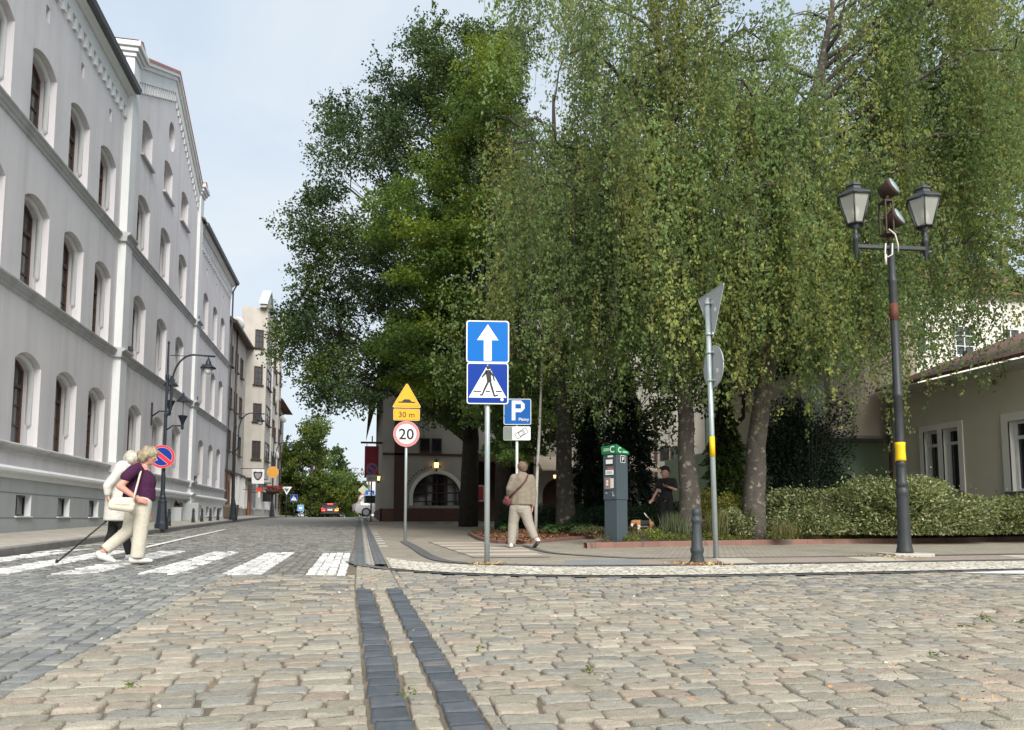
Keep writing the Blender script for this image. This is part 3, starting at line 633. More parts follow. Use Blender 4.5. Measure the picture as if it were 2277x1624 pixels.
# ---------------------------------------------------------------- tenements up the street
beige_w = mat('beige rough render', (.455, .43, .385), .9, .12, 1.0, .25, 60, streak=.2)
cream_w = mat('cream render', (.53, .51, .47), .9, .1, .9, .2, 60, streak=.2)
tile_b = setts('brown clay roof tiles', ((.20, .10, .07), (.15, .085, .065)), (.06, .04, .03), (.3, .34, .02), .6)
blue_sheet = mat('pale blue sheet metal', (.50, .60, .68), .5, .08, 2)
dkframe = mat('dark brown joinery', (.055, .035, .028), .55, .2, 6)
whitej = mat('white joinery', (.72, .72, .70), .6, .06, 3)
terra = mat('terracotta render', (.42, .20, .12), .85, .12, 1.2, .15, 60)
brickd = mat('brown wood door', (.24, .085, .04), .55, .2, 4)
shop_gl = glassmat('shop window glass', (.09, .095, .10))
room_gl = glassmat('room window glass', (.05, .055, .06))
def flat_window(parent, base, o, u, v, w, h, frame, pane, bars=(1, 2), d=.06, fw=.07, sill=True, name='window', surround=None):
    """window lying on any vertical wall: o lower left corner, u along, v up, outward = u x v"""
    o, u, v = Vector(o), Vector(u), Vector(v); n = u.cross(v)
    f = MB(); q = lambda a, b: o+u*a+v*b
    def bar(a0, a1, b0, b1, t): f.hexa([q(a0, b0), q(a1, b0), q(a1, b0)+n*t, q(a0, b0)+n*t], [q(a0, b1), q(a1, b1), q(a1, b1)+n*t, q(a0, b1)+n*t])
    bar(0, fw, 0, h, d); bar(w-fw, w, 0, h, d); bar(fw, w-fw, 0, fw, d); bar(fw, w-fw, h-fw, h, d)
    for k in range(1, bars[0]+1): a = w*k/(bars[0]+1); bar(a-fw*.4, a+fw*.4, fw, h-fw, d*.8)
    for k in range(1, bars[1]+1): b = h*k/(bars[1]+1); bar(fw, w-fw, b-fw*.25, b+fw*.25, d*.7)
    fo = f.build(name, frame, parent, base)
    p = MB(); p.face([q(.01, .01)+n*.012, q(w-.01, .01)+n*.012, q(w-.01, h-.01)+n*.012, q(.01, h-.01)+n*.012]); p.build('pane', pane, fo, base)
    if sill:
        s = MB(); s.hexa([q(-.08, -.08), q(w+.08, -.08), q(w+.08, -.08)+n*.16, q(-.08, -.08)+n*.16], [q(-.08, 0), q(w+.08, 0), q(w+.08, -.01)+n*.16, q(-.08, -.01)+n*.16]); s.build('sill', frame, fo, base)
    if surround:
        sw, sm, st = surround
        for a0, a1, b0, b1 in ((-sw, 0, -.02, h+sw), (w, w+sw, -.02, h+sw), (0, w, h, h+sw)):
            s = MB(); s.hexa([q(a0, b0), q(a1, b0), q(a1, b0)+n*st, q(a0, b0)+n*st], [q(a0, b1), q(a1, b1), q(a1, b1)+n*st, q(a0, b1)+n*st]); s.build('surround', sm, fo, base)
    return fo
def tenement(label, y0, y1, fx, eave, top, orx, dep, wallm, roofm, shop, fl=2.75):
    base = (fx, (y0+y1)/2, g((y0+y1)/2)); zb = g((y0+y1)/2)
    t = thing('tenement_house', label, 'building', base, 0, 'tenement houses up the street')
    w = MB(); w.box(fx-10, fx, y0, y1, zb-.5, eave); w.build('wall', wallm, t, base)
    r = MB(); r.hexa([(fx-10, y0, eave), (fx+.45, y0, eave-.05), (fx+.45, y1, eave-.05), (fx-10, y1, eave)], [(fx-5.2, y0, eave+4), (fx-5, y0, eave+4), (fx-5, y1, eave+4), (fx-5.2, y1, eave+4)])
    r.build('roof', roofm, t, base)
    gt = MB(); gt.box(fx+.2, fx+.5, y0, y1, eave-.2, eave-.02); gt.build('gutter', dkframe, t, base)
    o0, o1 = orx; zf_ = zb+2.95; a, b = (fx, o0, 0), (fx+dep, o0+.55, 0); c, d = (fx+dep, o1-.55, 0), (fx, o1, 0)
    ob = MB(); P = [(fx-.4, o0), (fx, o0), (fx+dep, o0+.55), (fx+dep, o1-.55), (fx, o1), (fx-.4, o1)]
    ob.prism(P, (0, 0, zf_), (1, 0, 0), (0, 1, 0), (0, 0, top-1.2-zf_)); oo = ob.build('oriel', wallm, t, base)
    ym = (o0+o1)/2; gb = MB()
    gb.prism([(o0, 0), (o1, 0), (o1, .2), (ym+.3, 1.6), (ym-.3, 1.6), (o0, .2)], (fx+dep-.5, 0, top-1.2), (0, 1, 0), (0, 0, 1), (.46, 0, 0)); gb.build('oriel_gable', wallm, t, base)
    cp = MB()
    for ya, yb2, za, zb2 in ((o0-.12, ym-.3, top-.98, top+.42), (ym-.3, ym+.3, top+.42, top+.42), (ym+.3, o1+.12, top+.42, top-.98)):
        cp.hexa([(fx+dep-.55, ya, za), (fx+dep+.06, ya, za), (fx+dep+.06, yb2, zb2), (fx+dep-.55, yb2, zb2)], [(fx+dep-.55, ya, za+.2), (fx+dep+.06, ya, za+.2), (fx+dep+.06, yb2, zb2+.2), (fx+dep-.55, yb2, zb2+.2)])
    cp.build('oriel_coping', blue_sheet, t, base)
    u = Vector((dep, .55, 0)); L_ = u.length; u.normalize()
    z = zf_+1.35
    while z < top-2.2:
        flat_window(t, base, Vector((fx, o0, z))+u*(L_*.40), u, (0, 0, 1), L_*.42, 1.35, dkframe, room_gl, (1, 2))
        flat_window(t, base, (fx+dep, o0+.95, z), (0, 1, 0), (0, 0, 1), max(.5, o1-o0-1.9), 1.35, dkframe, room_gl, (1, 1))
        for yy_ in np.arange(y0+.8, o0-1.2, 2.1): 
            if z < eave-1.6: flat_window(t, base, (fx, yy_, z), (0, 1, 0), (0, 0, 1), 1.0, 1.35, dkframe if fl < 2.8 else whitej, room_gl, (1, 1))
        for yy_ in np.arange(o1+.5, y1-1.2, 2.1):
            if z < eave-1.6: flat_window(t, base, (fx, yy_, z), (0, 1, 0), (0, 0, 1), 1.0, 1.35, dkframe, room_gl, (1, 1))
        z += fl
    for ya, yb2 in shop:
        flat_window(t, base, (fx, ya, zb+.7), (0, 1, 0), (0, 0, 1), yb2-ya, 2.35, whitej, shop_gl, (int((yb2-ya)/.8), 0), .16, .13, False, 'shopfront')
    cc = MB(); cc.prism([(0, 0), (.14, .05), (.2, .2), (0, .25)], (fx, y0, zf_-.12), (1, 0, 0), (0, 0, 1), (0, y1-y0, 0)); cc.build('shop_cornice', dkframe, t, base)
    return t, base
t1, b1 = tenement('beige tenement house with a tall oriel and brown roof next to the pale lilac building', 48.6, 62.5, -8.3, 13.3, 17.5, (56.2, 60.6), 1.35, beige_w, tile_b, [(51.2, 53.3), (53.6, 55.6), (56.3, 57.7), (60.4, 62.2)])
t2, b2 = tenement('second beige tenement house with a narrower oriel, behind the hanging shield sign', 62.5, 71.2, -8.55, 13.4, 18.4, (65.3, 68.6), 1.05, cream_w, tile_b, [(62.9, 64.6), (64.9, 66.9), (67.4, 69)], 2.8)
t3, b3 = tenement('third tenement house along the street, its oriel farthest up the hill', 71.2, 78.6, -8.75, 13.4, 18.6, (72.6, 75.6), 1.0, beige_w, tile_b, [(72, 74), (75, 77)], 2.8)
# terracotta ground floor with an arched door at the near end of the first house
tp = MB(); tp.holed([[(48.6, .3), (50.9, .3), (50.9, 3.75), (48.6, 3.75)], arch_loop(49.8, 1.3, .75, 2.6, 3.2)], (-8.25, 0, 0), (0, 1, 0), (0, 0, 1)); tp.build('ground_floor_panel', terra, t1, b1)
ad = MB(); ad.face(yz(arch_loop(49.8, 1.3, .75, 2.6, 3.2), -8.29)); ado = ad.build('arched_door', brickd, t1, b1)
dd = MB(); dd.box(-8.3, -8.2, 58.3, 59.9, .8, 3.3); ddo = dd.build('shop_door', brickd, t1, b1); dl = MB(); dl.box(-8.21, -8.17, 58.6, 59.1, 1.0, 2.0); dl.build('door_panel', mat('orange wood panel', (.50, .22, .09), .6, .1), ddo, b1)
dr = MB(); dr.tube([(-8.15, 51.1, 13.3), (-8.15, 51.1, .6)], .06, 8); dr.build('downpipe', dkframe, t1, b1)
# far plain house with a broad eave
hb = (-8.9, 84, g(84)); h4 = thing('far_house', 'distant plain house with wide eaves beyond the oriel houses', 'building', hb)
w = MB(); w.box(-18, -8.9, 78.7, 90, .2, 13.2); w.build('wall', cream_w, h4, hb)
r = MB(); r.hexa([(-18.5, 78.7, 13.2), (-7.9, 78.7, 13.0), (-7.9, 90.4, 13.0), (-18.5, 90.4, 13.2)], [(-13.2, 78.7, 17), (-13, 78.7, 17), (-13, 90.4, 17), (-13.2, 90.4, 17)]); r.build('roof', tile_b, h4, hb)
for z in (2, 4.8, 7.6, 10.4):
    for y in (80, 83, 86): flat_window(h4, hb, (-8.9, y, z), (0, 1, 0), (0, 0, 1), 1.1, 1.4, dkframe, room_gl)
# satellite dishes
dish_m = mat('white dish enamel', (.62, .65, .66), .45, .1, 4)
def dish(x, y, z, d, label, rz=-.5):
    t = thing('satellite_dish', label, 'satellite dish', (x, y, z), rz, 'satellite dishes on the tenement fronts')
    m = MB(); prof = [(d/2*math.sin(a), -.16*d*math.cos(a)/.9) for a in np.linspace(0.01, 1.5, 7)]
    m.lathe(prof, n=20); o = m.build('reflector', dish_m, t); o.rotation_euler = (R(-68), 0, 0)
    a = MB(); a.tube([(0, .1, 0), (-.25, .3, -.1), (-.5, .42, -.12)], .025, 6); a.tube([(0, -.02, -d*.4), (0, -.35, -.12)], .012, 6); a.box(-.04, .04, -.4, -.32, -.16, -.08); a.build('bracket', dkframe, t)
    return t
for q in [(530, 720, 50, .95, 'large white satellite dish under the brown roof edge of the first tenement'), (531, 773, 53, .8, 'glassy grey satellite dish below the eave, above the brown downpipe'), (548, 985, 54.5, .95, 'white satellite dish low on the oriel, beside the second street lamp'), (606, 888, 67, .95, 'white satellite dish on the second oriel house, over a wide window'), (601, 960, 66, .75, 'smaller white satellite dish halfway up the second oriel house'), (629, 932, 77, .8, 'pale satellite dish sticking out under the far house eave'), (611, 1012, 64, .8, 'round white satellite dish just above the farthest street lamp')]:
    p = at(q[0], q[1], q[2]); dish(p[0], p[1], p[2], q[3], q[4])
# hanging signs on the tenements
hs_ = thing('hanging_sign', 'white hanging shop sign with a dark shield emblem over the brown door', 'sign', (-7.12, 55.3, 3.2))
m = MB(); m.box(-.42, .42, -.05, .05, 0, 1.05); m.build('panel', mat('white sign panel', (.72, .74, .74), .5, .05), hs_, bevel=.02)
def shield(s): return [(-s, s*.8), (-s*.6, s), (0, s*.85), (s*.6, s), (s, s*.8), (s*.85, -.1*s), (s*.45, -.75*s), (0, -s), (-s*.45, -.75*s), (-s*.85, -.1*s)]
m = MB(); m.prism(shield(.32), (0, -.052, .56), (1, 0, 0), (0, 0, 1), (0, -.006, 0)); m.build('emblem', mat('black sign paint', (.02, .02, .022), .5, .0), hs_)
m = MB(); m.prism(shield(.22), (0, -.06, .56), (1, 0, 0), (0, 0, 1), (0, -.004, 0)); m.build('emblem_inner', mat('grey pink sign paint', (.32, .26, .28), .5, .2, 9), hs_)
m = MB(); m.tube([(-1.2, 0, 1.08), (.42, 0, 1.08)], .025, 6); m.build('bracket', dkframe, hs_)
rs = thing('red_sign', 'small red and white cross shaped sign under the white shield sign', 'sign', (-7.05, 55.6, 2.35)); m = MB(); m.box(-.18, .2, -.03, .03, .3, .62); m.build('panel', mat('bright red sign', (.65, .06, .04), .5, .05), rs); m = MB(); m.box(-.08, .08, -.03, .03, -.1, .3); m.build('foot', mat('pale sign strip', (.7, .62, .55), .5, .05), rs); m = MB(); m.tube([(-1.1, .0, .45), (-.18, 0, .45)], .02, 6); m.build('bracket', dkframe, rs)
bs = thing('blackboard_sign', 'square black hanging sign between the brown shop door and the flower lamp', 'sign', (-6.95, 60.0, 2.05)); m = MB(); m.box(-.37, .37, -.04, .04, 0, .7); m.build('panel', MATS['black sign paint'], bs, bevel=.015); m = MB(); m.tube([(-1.4, 0, .72), (.37, 0, .72)], .022, 6); m.build('bracket', dkframe, bs)

# ---------------------------------------------------------------- restaurant at the end of the lay-by
RY = 36.5; zr = g(RY)+.13
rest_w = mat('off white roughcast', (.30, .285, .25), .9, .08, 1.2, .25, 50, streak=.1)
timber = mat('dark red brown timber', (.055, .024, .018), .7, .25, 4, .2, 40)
plinth_b = mat('oxblood brick plinth', (.085, .038, .03), .75, .25, 7, .3, 40)
rb = (8.0, RY, zr)
rest = thing('restaurant_building', 'off white restaurant with dark timber posts, arched doorway and steep brown roof under the trees', 'building', rb)
w = MB(); lpA = arch_loop(3.72, 2.36, zr+.75, 1.9, 2.92, 16); porch = [(5.35, zr-.1), (8.6, zr-.1), (8.6, 3.6), (5.35, 3.6)]
ar2 = arch_loop(9.9, 1.7, zr-.1, 1.9, 2.75); ar3 = arch_loop(12.4, 1.9, zr-.1, 1.9, 2.75)
sw1 = [(2.84, 3.98), (3.34, 3.98), (3.34, 4.66), (2.84, 4.66)]; sw2 = [(3.42, 3.98), (3.92, 3.98), (3.92, 4.66), (3.42, 4.66)]
w.holed([[(1.05, zr-.3), (18.0, zr-.3), (18.0, 9.5), (9.5, 15.5), (1.05, 9.5)], lpA, porch, ar2, ar3], (0, RY, 0), (1, 0, 0), (0, 0, 1))
w.face([(1.05, RY, zr-.3), (1.05, RY+16, zr-.3), (1.05, RY+16, 9.5), (1.05, RY, 9.5)]); w.face([(18, RY, zr-.3), (18, RY+16, zr-.3), (18, RY+16, 9.5), (18, RY, 9.5)])
w.face([(1.05, RY+16, zr-.3), (18, RY+16, zr-.3), (18, RY+16, 9.5), (9.5, RY+16, 15.5), (1.05, RY+16, 9.5)])
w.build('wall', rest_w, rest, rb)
def xz(lp, y): return [(p[0], y, p[1]) for p in lp]
sr = MB(); lo = arch_loop(3.72, 2.36+.36, zr+.75, 1.9, 3.1, 16); a, b, c_, d = xz(lpA, RY-.06), xz(lo, RY-.06), xz(lpA, RY+.3), xz(lo, RY+.002); n = len(lpA)
for u_, v_ in ((b, a), (a, c_), (d, b)): sr.add(u_+v_, [(i, (i+1) % n, n+(i+1) % n, n+i) for i in range(1, n)], False)
sr.build('arch_surround', mat('pale arch trim', (.6, .58, .53), .85, .05), rest, rb)
gd = MB(); gd.face(xz(lpA, RY+.25)); gdo = gd.build('arched_window', glassmat('dark restaurant glass', (.02, .022, .022)), rest, rb)
fm = MB()
for x in (2.56, 3.22, 3.72, 4.22, 4.86): fm.box(x-.035, x+.035, RY+.16, RY+.24, zr+.75, 2.9 if abs(x-3.72) < .6 else 2.3)
for z in (1.55, 1.98, 2.4): fm.box(2.56, 4.88, RY+.17, RY+.23, z-.03, z+.03)
fm.build('frame', timber, gdo, rb)
for (x0, x1, z0, z1, nm) in ((1.62, 2.2, zr-.1, 6.2, 'timber_post'), (5.2, 5.36, zr-.1, 6.0, 'timber_post'), (1.05, 5.2, 3.80, 3.9, 'timber_rail'), (5.36, 8.6, 3.55, 3.95, 'timber_beam'), (15.1, 15.25, zr, 7, 'timber_post'), (8.6, 15.1, 3.4, 3.48, 'timber_rail'), (15.25, 17, 3.36, 3.44, 'timber_rail')):
    m = MB(); m.box(x0, x1, RY-.06, RY+.05, z0, z1); m.build(nm, timber, rest, rb)
for x0, x1 in ((.98, 1.62), (2.2, 2.3), (2.3, 5.2)):
    m = MB(); m.box(x0, x1, RY-.1 if x0 < 2.25 else RY-.08, RY+.1, zr-.2, zr+.60 if x0 < 2.25 else zr+.62); m.build('plinth', plinth_b, rest, rb)
m = MB(); m.box(.97, 1.04, RY-.1, RY+16, zr-.2, zr+.6); m.build('plinth', plinth_b, rest, rb)
for q in (sw1, sw2):
    f = MB(); l2 = [(q[0][0]+.05, q[0][1]+.05), (q[1][0]-.05, q[0][1]+.05), (q[1][0]-.05, q[2][1]-.05), (q[0][0]+.05, q[2][1]-.05)]
    f.add(xz(q, RY-.07)+xz(l2, RY-.07), [(i, (i+1) % 4, 4+(i+1) % 4, 4+i) for i in range(4)], False); f.box(q[0][0], q[1][0], RY-.069, RY-.0, q[0][1]-.05, q[0][1]); fo = f.build('attic_window', timber, rest, rb); p = MB(); p.face(xz(q, RY-.04)); p.build('pane', pane_d, fo, rb)
# windows and string on the right end of the facade
for x in (15.42, 16.0):
    f = MB(); lp = arch_loop(x+.25, .5, 3.75, 4.45, 4.55); l2 = inset(lp, .05); n = len(lp); f.add(xz(lp, RY-.05)+xz(l2, RY-.05), [(i, (i+1) % n, n+(i+1) % n, n+i) for i in range(n)], False); fo = f.build('attic_window', timber, rest, rb); p = MB(); p.face(xz(lp, RY-.03)); p.build('pane', pane_d, fo, rb)
pw = MB(); pw.face([(5.35, RY+2.2, zr-.1), (8.6, RY+2.2, zr-.1), (8.6, RY+2.2, 3.6), (5.35, RY+2.2, 3.6)]); pw.face([(5.35, RY, zr-.1), (5.35, RY+2.2, zr-.1), (5.35, RY+2.2, 3.6), (5.35, RY, 3.6)]); pw.face([(8.6, RY, zr-.1), (8.6, RY+2.2, zr-.1), (8.6, RY+2.2, 3.6), (8.6, RY, 3.6)]); pw.face([(5.35, RY, 3.6), (8.6, RY, 3.6), (8.6, RY+2.2, 3.6), (5.35, RY+2.2, 3.6)])
for lp in (ar2, ar3): pw.face(xz(lp, RY+.5))
pw.build('porch', timber, rest, rb)
rf = MB()
rf.face([(.35, RY-.3, 6.1), (1.3, RY-.3, 9.9), (1.3, RY+16, 9.9), (.35, RY+16, 6.1)]); rf.face([(1.3, RY-.3, 9.9), (9.5, RY-.3, 15.9), (9.5, RY+16, 15.9), (1.3, RY+16, 9.9)]); rf.face([(18.2, RY-.3, 9.5), (9.5, RY-.3, 15.9), (9.5, RY+16, 15.9), (18.2, RY+16, 9.5)])
rf.build('roof', tile_b, rest, rb)
vb = MB(); vb.hexa([(.3, RY-.34, 6.0), (.42, RY-.34, 6.0), (.42, RY-.2, 6.0), (.3, RY-.2, 6.0)], [(1.25, RY-.34, 9.9), (1.4, RY-.34, 9.9), (1.4, RY-.2, 9.9), (1.25, RY-.2, 9.9)]); vb.build('verge_board', timber, rest, rb)
aw = MB(); aw.hexa([(8.7, RY-1.4, 3.05), (15, RY-1.4, 3.05), (15, RY, 3.4), (8.7, RY, 3.4)], [(8.7, RY-1.4, 3.12), (15, RY-1.4, 3.12), (15, RY, 3.85), (8.7, RY, 3.85)]); aw.build('awning', mat('faded beige awning', (.42, .35, .27), .85, .12, 1.5), rest, rb)
lt = MB(); RA = 1.56
def arc_text(txt, a0, step):
    for k, ch in enumerate(txt):
        a = R(a0-step*k); cxx, czz = 3.72+RA*math.cos(a)*1.0, 1.66+RA*math.sin(a); lt.text(ch, .24, (cxx, RY-.012, czz), (math.sin(a), 0, -math.cos(a)), (math.cos(a), 0, math.sin(a)), bold=.012)
arc_text('Restauracja', 158, 5.7); arc_text('w', 86, 5); arc_text('na', 40, 6.5)
lt.build('lettering', mat('dark brown lettering', (.03, .022, .02), .6, 0), rest, rb)
def wall_lantern(name, label, p, s=1., lit=True):
    t = thing(name, label, 'wall lamp', p)
    m = MB(); m.lathe([(.02, -.3), (.05, -.26), (.03, -.2), (.09, -.14), (.1, -.13)], n=8); m.lathe([(.13, .13), (.12, .15), (.05, .24), (.02, .3)], n=8); m.box(-.02, .02, 0, .14, -.28, -.24); m.build('housing', timber, t)
    m = MB(); m.lathe([(.085, -.13), (.115, .13)], n=8); m.build('glass', emis('lit amber lantern', (1, .62, .22), 2.2) if lit else room_gl, t); t.scale = (s,)*3
    return t
wall_lantern('wall_lantern', 'lit amber wall lantern above the arched restaurant window', (3.66, RY-.16, 3.32), 1.0)
wall_lantern('wall_lantern', 'lit amber lantern on the street corner of the restaurant', (.86, RY-.05, 2.65), .8)
wall_lantern('wall_lantern', 'small lit lantern over the restaurant porch behind the low branches', (6.9, RY-.2, 3.2), .7)
wall_lantern('wall_lantern', 'small lit lantern under the awning behind the tree trunk', (9.3, RY-1.5, 2.75), .6)
pb = thing('menu_case', 'red framed menu case on the dark restaurant porch', 'notice', (5.78, RY-.02, 1.55)); m = MB(); m.box(-.3, .3, -.05, 0, 0, .82); m.build('case', mat('pinkish case frame', (.42, .24, .21), .6, .1), pb); m = MB(); m.box(-.22, .22, -.058, -.04, .08, .74); m.build('panel', mat('deep red panel', (.22, .02, .02), .5, .1), pb)
m2 = thing('street_banner', 'dark red banner hanging from an iron bracket on the restaurant corner', 'banner', (.55, RY+.35, 2.7)); m = MB(); m.box(-.35, .32, -.02, .02, 0, 1.55); m.build('cloth', mat('dark red banner cloth', (.2, .02, .035), .8, .2, 3), m2); m = MB(); m.tube([(-.55, 0, 1.72), (.5, 0, 1.72)], .05, 6); m.tube([(0, 0, 1.72), (.0, 0, 2.05)], .03, 6); m.tube([(.25, 0, 1.72), (.25, 0, 1.55)], .015, 6); m.tube([(-.25, 0, 1.72), (-.25, 0, 1.55)], .015, 6); m.build('bracket', timber, m2)

# ---------------------------------------------------------------- beige house on the right
BX_ = 17.5; hb2 = (BX_+4, 18, g(18))
olive = mat('khaki beige render', (.58, .535, .42), .9, .05, .8, .15, 90, streak=.08)
green_w = mat('pale green render', (.30, .39, .27), .9, .06, .9, .1, 60)
whitew = mat('white stone surround', (.70, .68, .63), .8, .05, 2)
hz2 = thing('beige_house', 'khaki beige house with white framed windows behind the variegated hedge', 'building', hb2)
wins2 = [(16.65-2.0+.0, 17.15, 1.42, 3.35), (18.92, 19.52, 1.5, 3.42), (19.72, 20.3, 1.5, 3.42)]
w = MB(); w.holed([[(6, -.2), (21.9, -.2), (21.9, 4.9), (6, 4.9)]]+[[(a, z0), (b, z0), (b, z1), (a, z1)] for a, b, z0, z1 in wins2], (BX_, 0, 0), (0, 1, 0), (0, 0, 1))
w.face([(BX_, 21.9, -.2), (BX_+10, 21.9, -.2), (BX_+10, 21.9, 4.9), (BX_, 21.9, 4.9)]); w.build('wall', olive, hz2, hb2)
for a, b, z0, z1 in wins2:
    fo = flat_window(hz2, hb2, (BX_+.2, b-.02, z0), (0, -1, 0), (0, 0, 1), b-a-.0, z1-z0, whitej, glassmat('dark room glass', (.03, .032, .034)), (0 if b-a < 1 else 1, 0), .06, .08, False)
    rv = MB(); lp = [(a, z0), (b, z0), (b, z1), (a, z1)]; A_, B_ = yz(lp, BX_-.035), yz(lp, BX_+.2); rv.add(A_+B_, [(i, (i+1) % 4, 4+(i+1) % 4, 4+i) for i in range(4)], False); rv.build('reveal', whitew, fo, hb2)
    tb = MB(); tb.box(BX_+.12, BX_+.19, a, b, z0+(z1-z0)*.74, z0+(z1-z0)*.79); tb.build('transom', whitej, fo, hb2)
    s = MB(); s.box(BX_-.12, BX_+.1, a-.14, b+.14, z0-.1, z0-.0); s.build('sill', mat('dark metal sill', (.12, .115, .11), .5, .1), fo, hb2)
for y0, y1, z0, z1 in ((14.4, 14.66, 1.42, 3.58), (17.15, 17.38, 1.42, 3.58), (14.66, 17.15, 3.35, 3.58), (18.74, 18.92, 1.4, 3.6), (20.3, 20.48, 1.4, 3.6), (18.92, 20.3, 3.42, 3.6), (19.52, 19.72, 1.4, 3.42)):
    m = MB(); m.box(BX_-.035, BX_+.01, y0, y1, z0, z1); m.build('window_surround', whitew, hz2, hb2)
m = MB(); m.prism([(0, 0), (-.12, .05), (-.3, .1), (-.34, .22), (0, .26)], (BX_, 6, 4.72), (1, 0, 0), (0, 0, 1), (0, 15.9, 0)); m.build('eave_cornice', mat('pale eave board', (.46, .44, .39), .7, .1), hz2, hb2)
m = MB(); m.hexa([(BX_-.35, 6, 4.98), (BX_+9, 6, 8.5), (BX_+9, 22, 8.5), (BX_-.35, 22, 4.98)], [(BX_-.35, 6, 5.08), (BX_+9, 6, 8.6), (BX_+9, 22, 8.6), (BX_-.35, 22, 5.08)]); m.build('roof', tile_b, hz2, hb2)
m = MB(); m.tube([(BX_-.08, 21.75, 4.8), (BX_-.08, 21.75, .2)], .055, 8); m.build('downpipe', timber, hz2, hb2)
# green glazed annexe behind it, with an upper storey jutting out
ab = (15.5, 24, g(24)); an = thing('green_annexe', 'pale green annexe with a shop window under a jutting beige upper storey', 'building', ab)
w = MB(); w.holed([[(14.6, 0), (20.5, 0), (20.5, 3.55), (14.6, 3.55)], [(15.6, .9), (17.25, .9), (17.25, 2.3), (15.6, 2.3)]], (0, 23.4, 0), (1, 0, 0), (0, 0, 1)); w.face([(14.6, 23.4, 0), (14.6, 34, 0), (14.6, 34, 3.55), (14.6, 23.4, 3.55)]); w.build('wall', green_w, an, ab)
flat_window(an, ab, (15.6, 23.5, .9), (1, 0, 0), (0, 0, 1), 1.65, 1.4, green_w, glassmat('annexe glass', (.05, .065, .065)), (0, 0), .05, .05, False)
m = MB(); m.box(15.35, 15.42, 23.2, 23.3, .2, 2.2); m.build('post', whitej, an, ab)
m = MB(); m.tube([(15.4, 23.25, 1.1), (14.2, 22.9, 1.05), (13.2, 22.8, 1.0)], .02, 6); m.build('handrail', whitej, an, ab)
m = MB(); m.box(15.55, 19, 22.2, 30, 3.5, 8.2); m.build('upper_storey', mat('sandy beige render', (.45, .39, .31), .9, .06, 1., .1, 60), an, ab)
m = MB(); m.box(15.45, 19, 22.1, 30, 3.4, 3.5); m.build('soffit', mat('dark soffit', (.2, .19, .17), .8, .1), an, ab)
m = MB(); m.box(15.50, 15.55, 22.5, 23.8, 3.9, 5.4); m.build('upper_window', whitej, an, ab)
# tall pale building glimpsed through the branches, and green fronted house
pbb = (33, 38, .4); ph = thing('pale_block', 'tall whitish house glimpsed through the hanging birch branches', 'building', pbb)
m = MB(); m.box(27, 40, 34, 46, 0, 13); m.build('wall', mat('chalky white render', (.66, .63, .57), .9, .06), ph, pbb); m = MB(); m.hexa([(26.5, 33.5, 13), (40.5, 33.5, 13), (40.5, 46.5, 13), (26.5, 46.5, 13)], [(28, 39.5, 17), (39, 39.5, 17), (39, 40.5, 17), (28, 40.5, 17)]); m.build('roof', tile_b, ph, pbb)
for z in (2.5, 6, 9.5):
    for x in (28.5, 31.5, 34.5): flat_window(ph, pbb, (x, 33.98, z), (1, 0, 0), (0, 0, 1), 1.2, 1.7, whitej, room_gl)
gb_ = (19.5, 36, .4); gh = thing('green_house', 'narrow pale green house front right of the restaurant, behind the conifers', 'building', gb_)
m = MB(); m.box(18.05, 22, 34.6, 44, 0, 11); m.build('wall', mat('mint green render', (.30, .40, .33), .9, .06), gh, gb_); m = MB(); m.box(17.9, 22.2, 34.4, 44.2, 11, 11.4); m.build('roof', slate_r, gh, gb_)
for z in (2, 5, 8): flat_window(gh, gb_, (19.2, 34.58, z), (1, 0, 0), (0, 0, 1), 1.0, 1.5, whitej, room_gl)
# ---------------------------------------------------------------- traffic signs
galv = mat('galvanised steel', (.36, .41, .42), .45, .12, 6, .1, 60, metal=.35)
grey_back = mat('sign back aluminium', (.47, .49, .49), .55, .06, 5, metal=.2)
s_blue = mat('sign blue', (.0, .125, .45), .4, .04, 3, spec=.15)
s_navy = mat('sign dark blue', (.003, .035, .26), .4, .04, 3, spec=.15)
s_white = mat('sign white', (.74, .76, .77), .4, .03, 3)
s_yellow = mat('sign yellow', (.70, .37, .004), .4, .03, 3)
s_red = mat('sign red', (.62, .02, .035), .4, .04, 3)
s_pink = mat('faded sign red', (.66, .19, .19), .4, .06, 3)
s_black = mat('sign black', (.012, .012, .014), .45, 0)
yel_band = mat('yellow wrap band', (.74, .50, .005), .5, .04, 6)
U, V3 = (1, 0, 0), (0, 0, 1)
def rr(w, h, r_=.04, cx=0, cz=0, n=5):
    out = []
    for sx, sz, a0 in ((1, 1, 0), (-1, 1, 90), (-1, -1, 180), (1, -1, 270)):
        for k in range(n+1): a = R(a0+90*k/n); out.append((cx+sx*(w/2-r_)+r_*math.cos(a), cz+sz*(h/2-r_)+r_*math.sin(a)))
    return out
def disc(r_, cx=0, cz=0, n=40): return [(cx+r_*math.cos(2*math.pi*k/n), cz+r_*math.sin(2*math.pi*k/n)) for k in range(n)]
def tri(s, cx=0, cz=0, inv=False, rad=.05):              # rounded triangle, side s, centre of box
    h = s*.866; P = [Vector((-s/2, -h/2)), Vector((s/2, -h/2)), Vector((0, h/2))]; out = []
    for i in range(3):
        a, b, c = P[i-1], P[i], P[(i+1) % 3]; p, q = b+(a-b).normalized()*rad, b+(c-b).normalized()*rad
        for k in range(5): t = k/4; out.append(tuple(p*(1-t)**2+b*2*t*(1-t)+q*t*t))
    return [(cx+x, cz+(-z if inv else z)) for x, z in (out[::-1] if inv else out)]
